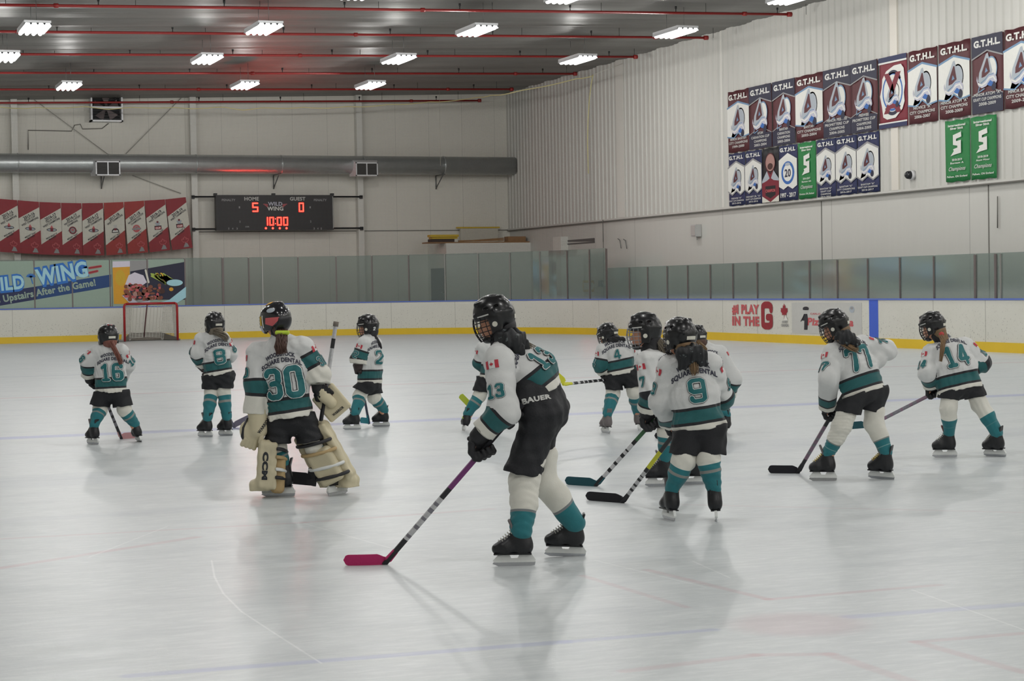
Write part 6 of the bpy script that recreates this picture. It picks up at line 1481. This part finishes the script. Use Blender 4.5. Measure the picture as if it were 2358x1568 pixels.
ribbon(P77['root'], P77['J'], [(1930, 775, -.07), (1950, 778, -.13), (1975, 792, -.13)], [.03, .050, .02], 1.2, (0, 0, 1))
tail(P77['root'], [J77((1930, 775, -.06)), J77((1944, 790, -.13)), J77((1960, 800, -.14)), J77((1976, 806, -.12))], .026, .02, H_BLOND, seed=77)
stick('black-bladed stick with a grey shaft held low by skater number 77', b77, h77, t77, [(0, SB_), (.42, SB_)] + hatch(9, SMAU, SGRY, .48, .84) + [(.84, SB_)], TAPE, curve=.02)

# ---- number 14
D14 = depth((2176, 1054), (2292, 1052))
J14 = lambda q: pt(q[0], q[1], D14 + (q[2] if len(q) > 2 else 0))
g14 = J14((2152, 904, .14)); m14 = J14((2027, 968, .30)); d14 = (m14 - g14).normalized(); h14 = g14 + d14 * ((J14((1995, 985, .38)) - g14).length); t14 = h14 + Vector((0, 0, -.02)) + ER * -.16 + EF * .10; b14 = g14 - d14 * .32
P14 = player('14', 'skater number 14 at the far right with a long brown braid', D14, (2147, 751, .05), 148, -16, .87, (2172, 786, .05), (2200, 845, .02), [(2144, 812, .0), (2222, 796, .12)],
    [(2154, 908), (2266, 894)], [dict(el=(2134, 858, -.06), ha=px3(g14, D14), sd=d14, hd=1, gs=.95), dict(el=(2262, 836, .14), ha=px3(b14 + d14 * .05, D14), sd=d14, hd=-1)],
    [(2190, 888, -.03), (2236, 884, .04)], [(2183, 918, -.03), (2247, 914, .04)], [(2184, 940, -.05), (2256, 932, .03)], [(2176, 1053, 172, 0, 0), (2292, 1051, 138, 0, -10)], sock=SK3, pant_r=.090, sock_r=(.070, .050), skate_sc=1.08, hair=H_BLOND, seed=14, namey=-.09, numh=0.2, lace=M_LACE, tongue=pm('tongue rust', (96, 44, 40), .6))
tail(P14['root'], [J14((2166, 768, -.08)), J14((2172, 785, -.15)), J14((2170, 805, -.17)), J14((2166, 832, -.15))], .024, .012, H_AUB if False else H_BLOND, seed=14, name='braid')
link('hair_band', sdf_mesh(ball(J14((2168, 770, -.10)), .022), .005), pm('scrunchie red', (176, 60, 60), .7), P14['root'])
stick('mauve-shafted stick held off the ice, its teal blade behind the legs of number 77', b14, h14, t14, [(0, SB_), (.36, SMAU)] + hatch(8, SGRY, SMAU, .5, .82) + [(.82, pm('stick rust', (126, 84, 88), .5))], STEAL, curve=.02)

# ---- goalkeeper number 30
D30 = depth((640, 1144), (775, 1141))
J30 = lambda q: pt(q[0], q[1], D30 + (q[2] if len(q) > 2 else 0))
b30, h30, t30 = J30((774, 742, .06)), J30((716, 1118, .02)), J30((684, 1118, .12)); h30.z = max(h30.z, .03); t30 = h30 + (t30 - h30).normalized() * .30; t30.z = h30.z - .0
d30 = (h30 - b30).normalized(); g30 = J30((751, 908, .06)); g30 = b30 + d30 * (g30 - b30).dot(d30)
P30 = player('30', 'goalkeeper number 30 in cream leg pads, seen from behind', D30, (635, 737, 0), 138, -4, .86, (646, 778), (660, 865), [(594, 812), (696, 800)],
    [(617, 965), (720, 956)], [dict(el=(594, 884, -.03), ha=(588, 968, -.03), sd=(0, 0, 1), glove=False), dict(el=(731, 862, .02), ha=px3(g30, D30), sd=d30, hd=-1)],
    [(640, 972), (700, 968)], [(640, 1020), (714, 1016)], [(640, 1034), (722, 1030)], [(642, 1143, 176, 0, 0), (778, 1139, 60, 0, -10)], sock=M_CREAM and SK1, pant_r=.105, sock_r=(.062, .045), goalie=True, slen=0.9, seed=30, detail=.007, numh=0.245, sl_r=(.085, .090, .088), chest_d=.13, cuff_gap=.05, num_off=(.005, -.02), namey=.02)
R30 = P30['root']
# mask
def goalie_mask():
    sh_ = union([ellip((0, 0, .02), I3, (.140, .112, .125)), ellip((.03, 0, -.055), I3, (.10, .095, .085)), cone((.10, 0, .09), (-.08, 0, .125), .018, .014)], .04)
    sh_ = clip(sh_, (0, 0, -.125), (.35, 0, -1)); sh_ = cut(sh_, rbox((.14, 0, -.015), I3, (.06, .062, .058), .03), .01); sh_ = cut(sh_, ellip((-.002, 0, -.02), I3, (.116, .092, .115)), .004)
    sh_ = cut(sh_, rbox((-.05, 0, -.145), I3, (.10, .2, .06), .02), .01)
    me = sdf_mesh(sh_, .005, 'mask'); bv = bvh_of(me); ms = bpy.data.objects.new('goalie_mask', me); COL.objects.link(ms); me.materials.append(pm('mask black', (20, 20, 26), .2, coat=.6)); ms.matrix_basis = P30['HM'] @ Matrix.Scale(1.05, 4); attach(ms, R30)
    def art(nm, draw, o_, U_, V_):
        P_ = Paint(); draw(P_); U_, V_ = V3(U_), V3(V_); U_.normalize(); N_ = U_.cross(V_).normalized(); V_ = N_.cross(U_); m_ = P_.build(PALP, o_, U_, V_, N_, .0008, base=.0015, target=bv, cell=.01, reach=.2, back=.05)
        if len(m_.polygons): sub(nm, m_, ms)
    art('red_flash', lambda P_: P_.poly([(-.06, -.03), (.0, -.05), (.06, .0), (.06, .018), (-.055, .018)], 'rose', 1), (-.06, .09, .0), (-.75, -.65, 0), (0, 0, 1))
    art('silver_patch', lambda P_: P_.ell(0, 0, .035, .018, 'silver', 1), (-.05, .09, .075), (-.75, -.65, .1), (0, 0, 1))
    art('gold_patch', lambda P_: P_.poly([(-.02, -.04), (.02, -.04), (.024, .03), (-.016, .04)], 'gold', 1), (.07, .09, .0), (-.9, .3, 0), (0, 0, 1))
    art('blue_patch', lambda P_: P_.poly([(-.03, -.03), (.03, -.03), (.02, .02), (-.02, .02)], 'mist', 1), (.07, .09, -.06), (-.9, .3, 0), (0, 0, 1))
    art('cream_edge', lambda P_: P_.rect(-.008, -.05, .008, .05, 'cream', 1), (.035, .11, -.01), (-1, .1, 0), (0, 0, 1)); art('gold_crown', lambda P_: P_.ell(0, 0, .04, .025, 'amber', 1), (.03, .04, .14), (-.8, -.6, 0), (.3, -.3, 1))
    art('cream_side', lambda P_: P_.rect(-.009, -.045, .009, .045, 'cream', 1), (-.03, -.11, -.01), (.6, -.6, 0), (0, 0, 1))
    cg = MB()
    for z in (.03, .005, -.02, -.045): cg.tube([(.115 + .03 * math.cos(a), .068 * math.sin(a), z) for a in np.linspace(-1.5, 1.5, 9)], .003, 5)
    for a in (-.8, -.3, .3, .8): cg.tube([(.115 + .03 * math.cos(a), .068 * math.sin(a), z) for z in (.04, 0, -.055)], .003, 5)
    me = cg.mesh(); me.materials.append(M_WIRE); sub('cage', me, ms)
    bp = sdf_mesh(both(ellip((0, 0, .0), I3, (.143, .115, .118)), rbox((-.10, 0, -.03), I3, (.05, .07, .055), .02)), .005); bp.materials.append(pm('mask back plate', (24, 24, 30), .3)); sub('back_plate', bp, ms)
goalie_mask()
tail(R30, [J30((648, 768, -.06)), J30((648, 785, -.14)), J30((646, 800, -.17)), J30((648, 815, -.17))], .045, .040, H_BROWN, n=90, seed=30)
link('hair_band', sdf_mesh(cone(J30((638, 766, -.12)), J30((662, 766, -.12)), .016, .016), .005), pm('lime band', (182, 206, 62), .7), R30)
# catching glove on the left hand
a0, a1, a2 = J30((586, 940, -.03)), J30((592, 985, -.06)), J30((578, 1010, -.02))
cg = union([cone(J30((592, 935, -.03)), J30((596, 990, -.06)), .075, .062, ER, 1.0), ellip(J30((578, 1000, -.02)), np.array([nrm(ER + Vector((0, 0, .5))), nrm(EF), nrm(Vector((0, 0, 1)) - ER * .5)]), (.075, .055, .105))], .03)
cg = cut(cg, ellip(J30((560, 1002, .06)), np.array([nrm(ER), nrm(EF), nrm(Vector((0, 0, 1)))]), (.075, .08, .085)), .02)
cat = link('catching_glove', sdf_mesh(cg, .006), M_CREAM, R30)
mb = MB(); mb.tube([J30((570, 962, -.04)), J30((560, 985, -.05)), J30((558, 1005, -.05)), J30((566, 1026, -.04))], [.012, .02, .022, .012], 8, flat=(1, .5)); mb.obj('dark_piping', paddle_mat, cat)
bvc = bvh_of(cat.data); P_ = Paint(); P_.text('WARRIOR', 0, 0, .022, 'black', 1, width=.13, bold=.04); nn_ = (-EF + ER * .25).normalized(); u_ = (ER * .62 + Vector((0, 0, .78))).normalized(); u_ = (u_ - nn_ * u_.dot(nn_)).normalized()
m_ = P_.build(PALP, J30((606, 980, 0)), u_, nn_.cross(u_), nn_, .001, base=.002, target=bvc, cell=.02); link('glove_lettering', m_, None, cat)
ft = [cone(J30((590 - 8 * i, 1010, -.05)), J30((585 - 9 * i, 1032 - 3 * i, -.04)), .020, .017) for i in range(4)] + [cone(J30((604, 995, -.08)), J30((600, 1018, -.09)), .020, .017)]
link('glove_fingers', sdf_mesh(union(ft, .006), .005), M_CREAM, cat)
# blocker on the right hand
c0 = J30((762, 928, .0)); bx_ = nrm(J30((797, 935)) - J30((752, 882))); by_ = nrm(A(J30((729, 945))) - A(J30((752, 882)))); by_ = nrm(by_ - bx_ * bx_.dot(by_)); bz_ = np.cross(bx_, by_)
blk = rbox(A(c0) + A(EF) * .06, np.array([bx_, by_, bz_]), (.112, .098, .024), .018)
bl_ = link('blocker', sdf_mesh(blk, .006), M_CREAM, R30)
link('blocker_hand', sdf_mesh(union([cone(P30['hands'][1], c0 + EF * .03, .04, .04), cone(J30((742, 915)), J30((758, 925)), .028, .03)], .02), .006), M_CREAM, bl_)
P_ = Paint(); P_.text('WARRIOR', 0, -.085, .018, 'black', 1, width=.10, bold=.04); nz = V3(bz_) if V3(bz_).dot(EF) < 0 else -V3(bz_); u_ = (ER * .75 + Vector((0, 0, .6))).normalized(); u_ = (u_ - nz * u_.dot(nz)).normalized()
m_ = P_.build(PALP, c0, u_, nz.cross(u_), nz, .001, base=.002, target=bvh_of(bl_.data), cell=.03); link('blocker_lettering', m_, None, bl_)
stick('goalkeeper stick with a wide black blade, upright in the blocker hand', b30, h30, t30, [(0, SWH), (.10, SB_), (.16, SWH), (.30, SB_), (.36, SGRY), (.42, SB_), (.45, paddle_mat)], TAPE, bw=.090, hgt=.030, curve=.02, paddle=.42, grip=pm('butt tape', (120, 112, 104), .9))
# leg pads
def leg_pad(top, bot, front, width, roll, toe, letters):
    """pad runs along the shin, its face toward 'front'"""
    z = nrm(A(top) - A(bot)); f = nrm(A(front) - z * z.dot(A(front))); s_ = np.cross(z, f); Mx = np.array([s_, f, z]); L = np.linalg.norm(A(top) - A(bot)); c = (A(top) + A(bot)) / 2
    sh_ = [rbox(c + f * .055, Mx, (width / 2, .045, L / 2), .03), rbox(c + f * .03 + s_ * (width / 2 - .015), Mx, (.028, .065, L / 2 * .92), .02), rbox(c + f * .03 - s_ * (width / 2 - .015), Mx, (.028, .065, L / 2 * .92), .02)]
    body_ = union(sh_, .02); z2 = A(bot); body_ = union([body_, rbox(z2 + A(toe) * .07 + z * .02, np.array([nrm(np.cross(A(toe), [0, 0, 1])), nrm(A(toe)), [0, 0, 1]]), (width * .42, .075, .055), .03)], .03)
    f_ = folds(int(L * 1000), .004, .08); o = link('leg_pad', sdf_mesh(clip(rough_up(body_, f_), (0, 0, .055), (0, 0, -1)), .007), M_CREAM, R30)
    kb = union([rbox(c - f * .055 + z * (-.02) + s_ * .0, Mx, (width * .40, .045, .09), .035), rbox(c - f * .05 - z * .13, Mx, (width * .38, .05, .07), .035)], .02)
    link('calf_wrap', sdf_mesh(kb, .007), M_TAN if letters else M_CREAM, o)
    for k_, (q_, mt) in enumerate(((L * .26, paddle_mat), (L * .10, M_TAN), (-L * .14, M_HOLD), (-L * .30, paddle_mat))):
        mb = MB(); cc = c + z * q_ - f * .03; mb.tube([V3(cc + s_ * width * .5 * math.cos(a) * 1.05 + -f * (.075 * max(0, math.sin(a)) + .0) + z * .03 * math.cos(a)) for a in np.linspace(-.2, PI + .2, 13)], .013, 6, flat=(1, 1)); mb.obj('strap', mt, o)
    if letters:
        P_ = Paint(); sd_ = -EF; u_ = V3(-z); P_.text('CCM', 0, 0, .036, 'black', 1, width=.20, bold=.07); vv = V3(f) * -1; nn = u_.cross(vv); 
        if nn.dot(EF) > 0: vv = -vv; nn = u_.cross(vv)
        m_ = P_.build(PALP, V3(c + f * .05) - vv * .015, u_, vv, nn, .001, base=.002, target=bvh_of(o.data), cell=.03); link('pad_lettering', m_, None, o)
    return o
leg_pad(J30((628, 1012, 0)), J30((622, 1128, .0)), -ER * 1.0 - EF * .15, .26, 0, -ER - EF * .1, True)
leg_pad(J30((708, 985, .02)), J30((782, 1118, .05)), EF * .95 + ER * .25, .24, 0, ER * .5 + EF * .8, False)

# ---- number 16
D16 = depth((214, 1023), (321, 1018))
J16 = lambda q: pt(q[0], q[1], D16 + (q[2] if len(q) > 2 else 0))
h16, t16 = onz(280, 1011), onz(294, 1009); g16 = J16((216, 856, .05)); d16 = (h16 - J16((247, 930, .30))).normalized(); t16 = h16 + (ER * .9 + EF * .9).normalized() * .20; b16 = h16 - d16 * .76
P16 = player('16', 'small skater number 16 at the far left, auburn ponytail, seen from behind', D16, (249, 776, 0), 122, -8, .92, (250, 796), (254, 850), [(224, 810), (278, 808)],
    [(218, 900), (294, 904)], [dict(el=(204, 832, .02), ha=px3(b16 + d16 * .03, D16), sd=d16, hd=1, gs=1.15), dict(el=(292, 840, .14), ha=px3(b16 + d16 * .26, D16), sd=d16, hd=-1)],
    [(238, 902), (276, 904)], [(230, 934), (283, 935)], [(230, 944), (287, 944)], [(214, 1023, 140, 0, 0), (321, 1017, 118, 0, -16)], sock=SK1, pant_r=.100, sock_r=(.070, .048), skate_sc=1.02, hair=H_AUB, slen=0.75, seed=16, numh=0.19, num_off=(.035, -.04), sl_r=(.072, .078, .084))
tail(P16['root'], [J16((256, 787, -.08)), J16((262, 800, -.15)), J16((272, 818, -.15)), J16((280, 838, -.13))], .024, .022, H_AUB, seed=16)
link('crown_sticker', sdf_mesh(ellip(P16['HM'] @ Vector((-.06, 0, .118)), I3, (.03, .03, .012)), .004), pm('sticker red', (170, 50, 56), .5), P16['root'])
stick('grey stick with a pale pink blade between the legs of skater number 16', b16, h16, t16, [(0, SB_), (.35, SB_)] + hatch(8, SGRY, SB_, .45, .8) + [(.8, SB_)], SPKB, curve=.02)

# ---- number 8
D8 = depth((473, 1005), (520, 1002))
J8 = lambda q: pt(q[0], q[1], D8 + (q[2] if len(q) > 2 else 0))
g8 = J8((466, 840, .20)); h8 = onz(540, 985); t8 = J8((551, 968, .1)); d8 = (h8 - g8).normalized(); b8 = g8 - d8 * .12
P8 = player('8', 'small skater number 8 standing right of the goal, seen from behind', D8, (494, 747, 0), 122, -8, .93, (490, 768), (498, 820), [(464, 782), (514, 782)],
    [(470, 866), (536, 860)], [dict(el=(456, 812, .0), ha=px3(g8, D8), sd=d8, hd=1, gs=1.1), dict(el=(528, 815, .16), ha=px3(g8 + d8 * .20, D8), sd=d8, hd=-1)],
    [(486, 868), (520, 866)], [(485, 896), (517, 893)], [(487, 906), (515, 902)], [(473, 1006, 156, 0, 0), (520, 1003, 152, 0, -4)], sock=SK1, glove=M_GLVB, pant_r=.092, sock_r=(.070, .050), skate_sc=1.02, hair=H_ASH, slen=0.75, seed=8, numh=0.17, num_off=(.06, -.03), sl_r=(.072, .080, .082))
tail(P8['root'], [J8((496, 764, -.08)), J8((506, 768, -.15)), J8((516, 774, -.15)), J8((524, 782, -.12))], .036, .030, H_ASH, seed=8, n=60)
stick('dark stick in front of skater number 8, grey blade tip showing at the right', b8, h8, h8 + (ER * .7 + Vector((0, 0, .35)) + EF * .4).normalized() * .22, [(0, SB_), (.5, SGRY)], pm('blade slate', (110, 106, 120), .6), curve=.02)

# ---- number 2
D2 = depth((811, 989), (878, 982))
J2 = lambda q: pt(q[0], q[1], D2 + (q[2] if len(q) > 2 else 0))
g2 = J2((827, 850, .02)); h2, t2 = J2((850, 976, .15)), J2((842, 966, .05)); d2 = (h2 - g2).normalized(); b2_ = g2 - d2 * .15; t2 = h2 + (-ER * .35 - EF * .9 + Vector((0, 0, .12))).normalized() * .2
P2 = player('2', 'small skater number 2 in profile facing left, right of the goalkeeper', D2, (847, 752, 0), 172, -6, .94, (850, 774), (854, 822), [(838, 790, -.12), (862, 790, .12)],
    [(826, 880, -.10), (876, 884, .10)], [dict(el=(826, 826, -.12), ha=(828, 848, -.04), sd=d2, hd=1, gs=1.1), dict(el=(845, 832, .16), ha=px3(g2 - d2 * .12, D2), sd=d2, hd=-1)],
    [(845, 884, -.06), (856, 888, .07)], [(832, 900, -.06), (862, 908, .07)], [(828, 912, -.06), (862, 916, .06)], [(811, 989, 180, 0, 0), (878, 982, 178, 0, -8)], sock=SK1, glove=M_GLVB, pant_r=.098, sock_r=(.070, .050), skate_sc=0.95, hair=H_BLACK, slen=0.86, seed=2, numh=0.16, bar=False, sl_r=(.076, .082, .082), armn=(.1, .3))
tail(P2['root'], [J2((854, 766, -.0)), J2((866, 780, -.02)), J2((874, 793, -.02)), J2((877, 803, 0))], .022, .014, H_BLACK, seed=2)
P_ = Paint(); P_.number('2', 0, -.02, .04, .2, 'white', 1); bvh2 = bvh_of(HELM['shell']); hN = V3((-.75, .65, 0)).normalized(); hU = Vector((0, 0, 1)).cross(hN)
m_ = P_.build(PALP, (-.05, .04, -.03), hU, (0, 0, 1), hN, .0008, base=.001, target=bvh2, cell=.01, reach=.2, back=.05); hm = [c for c in P2['root'].children if c.name.startswith('helmet')][0]; sub('helmet_number', m_, hm)
stick('slate stick with a small teal blade between the skates of number 2', b2_, h2, t2, [(0, STEAL), (.35, SDTEAL)], pm('blade teal', (44, 128, 142), .6), curve=.01)

# ---- number 4
D4 = depth((1395, 998), (1472, 991))
J4 = lambda q: pt(q[0], q[1], D4 + (q[2] if len(q) > 2 else 0))
g4 = J4((1402, 874, .06)); e4 = J4((1300, 886, -.55)); d4 = (e4 - g4).normalized(); h4 = J4((1296, 885, -.60)); t4 = h4 + (J4((1264, 858, -.62)) - h4).normalized() * .20; b4 = g4 - d4 * .28
P4 = player('4', 'skater number 4 bent over, seen from behind, between the two front groups', D4, (1399, 771, .02), 142, -20, .87, (1416, 786), (1428, 826), [(1390, 806), (1444, 798)],
    [(1398, 866), (1460, 854)], [dict(el=(1384, 842, .0), ha=px3(g4, D4), sd=d4, hd=1), dict(el=(1458, 838, .14), ha=px3(b4 + d4 * .05, D4), sd=d4, hd=-1)],
    [(1414, 862), (1450, 858)], [(1413, 897), (1459, 891)], [(1411, 908), (1460, 902)], [(1395, 997, 112, 0, 2), (1473, 990, 78, 0, -4)], sock=SK1, pant_r=.090, sock_r=(.070, .050), skate_sc=1.02, hair=H_BLACK, slen=0.85, seed=4, boot=M_BOOTG, tongue=M_STK, numh=0.105, namey=-.06, sl_r=(.072, .074, .072))
tail(P4['root'], [J4((1412, 778, -.08)), J4((1424, 780, -.12)), J4((1434, 780, -.12)), J4((1440, 784, -.1))], .022, .016, H_BLACK, seed=4)
stick('stick with a yellow blade held level by the bent skater number 4', b4, h4, t4, hatch(22, SB_, SWH, 0, .86) + [(.86, SYEL)], SYEL, curve=.01, lie_up=(0, 0, 1))

# ---- girl in profile, beside number 9
DG = depth((1517, 1121), (1597, 1116))
JG = lambda q: pt(q[0], q[1], DG + (q[2] if len(q) > 2 else 0))
hG, tG = onz(1370, 1120), onz(1298, 1116); gG = JG((1502, 972, -.06)); dG = (hG - gG).normalized(); bG = gG - dG * .32
PG = player('7', 'skater in profile facing left, bare face under her helmet, partly behind number 9', DG, (1484, 763, 0), 178, -4, 1.0, (1497, 808), (1522, 868), [(1488, 832, -.14), (1528, 828, .14)],
    [(1512, 955, -.10), (1572, 955, .10)], [dict(el=(1496, 905, -.18), ha=px3(gG, DG), sd=dG, hd=1, gs=1.15), dict(el=(1530, 905, .18), ha=px3(bG + dG * .06, DG), sd=dG, hd=-1)],
    [(1538, 950, -.06), (1550, 950, .08)], [(1536, 985, -.06), (1568, 985, .08)], [(1536, 995, -.06), (1578, 1000, .08)], [(1520, 1120, 180, 0, 0), (1592, 1115, 178, 0, -4)], sock=SK1, pant_r=.095, sock_r=(.072, .050), skate_sc=1.08, hair=H_BLACK, slen=0.85, seed=5, wire=M_WIRE, detail=.007, bar=False, armn=(-.1, .3))
tail(PG['root'], [JG((1505, 778, .0)), JG((1518, 788, -.03)), JG((1528, 805, -.04)), JG((1538, 826, -.02))], .028, .030, H_ASH, seed=5, n=70, fr=.8)
stick('stick with a green grip and dark teal blade held by the skater in profile', bG, hG, tG, [(0, SB_), (.30, SGRN), (.52, SB_)] + hatch(9, SWH, SB_, .56, .9) + [(.9, SB_)], STEAL, curve=.02)

# ---- skater mostly hidden behind number 9
DB = depth((1678, 999), (1640, 1000))
JB = lambda q: pt(q[0], q[1], DB + (q[2] if len(q) > 2 else 0))
hB = onz(1560, 1010); gB = JB((1640, 905, .2)); dB = (hB - gB).normalized()
PB = player('', 'skater mostly hidden behind number 9, only helmet, right arm and skate showing', DB, (1603, 777, 0), 122, -14, .88, (1618, 796), (1636, 850), [(1598, 812), (1656, 812)],
    [(1605, 900), (1662, 896)], [dict(el=(1590, 850, .05), ha=px3(gB + dB * .25, DB), sd=dB, hd=1), dict(el=(1688, 872, .0), ha=(1665, 925, .12), sd=dB, hd=-1)],
    [(1622, 895), (1652, 893)], [(1622, 925), (1652, 925)], [(1622, 935), (1655, 935)], [(1600, 1003, 110, 0, 0), (1674, 999, 80, 0, 0)], sock=SK1, seed=6, skate_sc=1.0, sl_r=(.078, .084, .078), text_ok=True)
tail(PB['root'], [JB((1606, 785, -.08)), JB((1612, 792, -.12)), JB((1620, 798, -.12)), JB((1626, 806, -.1))], .022, .014, H_BLOND, seed=6)
stick('dark stick of the hidden skater, behind the legs of number 9', gB - dB * .1, hB, hB - ER * .22, [(0, SB_)], TAPE)

# ---- skater mostly hidden behind number 13
DL = depth((1066, 992), (1066, 992))
JL = lambda q: pt(q[0], q[1], DL + (q[2] if len(q) > 2 else 0))
gL = JL((1128, 858, .2)); hL = JL((1076, 936, .3)); dL = (hL - gL).normalized(); tL = hL + (JL((1055, 915, .3)) - hL).normalized() * .14
PL = player('', 'skater mostly hidden behind the nearest one, lime band on the left skate', DL, (1148, 756, 0), 120, -8, .9, (1146, 778), (1136, 826), [(1114, 800, -.02), (1160, 798, .02)],
    [(1104, 872), (1158, 872)], [dict(el=(1106, 836, .05), ha=px3(gL, DL), sd=dL, hd=1), dict(el=(1166, 838, .1), ha=px3(gL - dL * .12, DL), sd=dL, hd=-1)],
    [(1118, 870), (1146, 870)], [(1108, 902), (1150, 905)], [(1104, 912), (1152, 915)], [(1067, 992, 100, 0, 14), (1138, 992, 80, 0, 0)], sock=SK1, seed=11, skate_sc=1.0, pant_r=.090, sock_r=(.068, .048), band=(True, False), text_ok=False)
stick('lime-bladed stick held behind the nearest skater, blade off the ice', gL - dL * .12, hL, tL, [(0, SB_), (.6, SLIME)], SLIME, curve=.02)
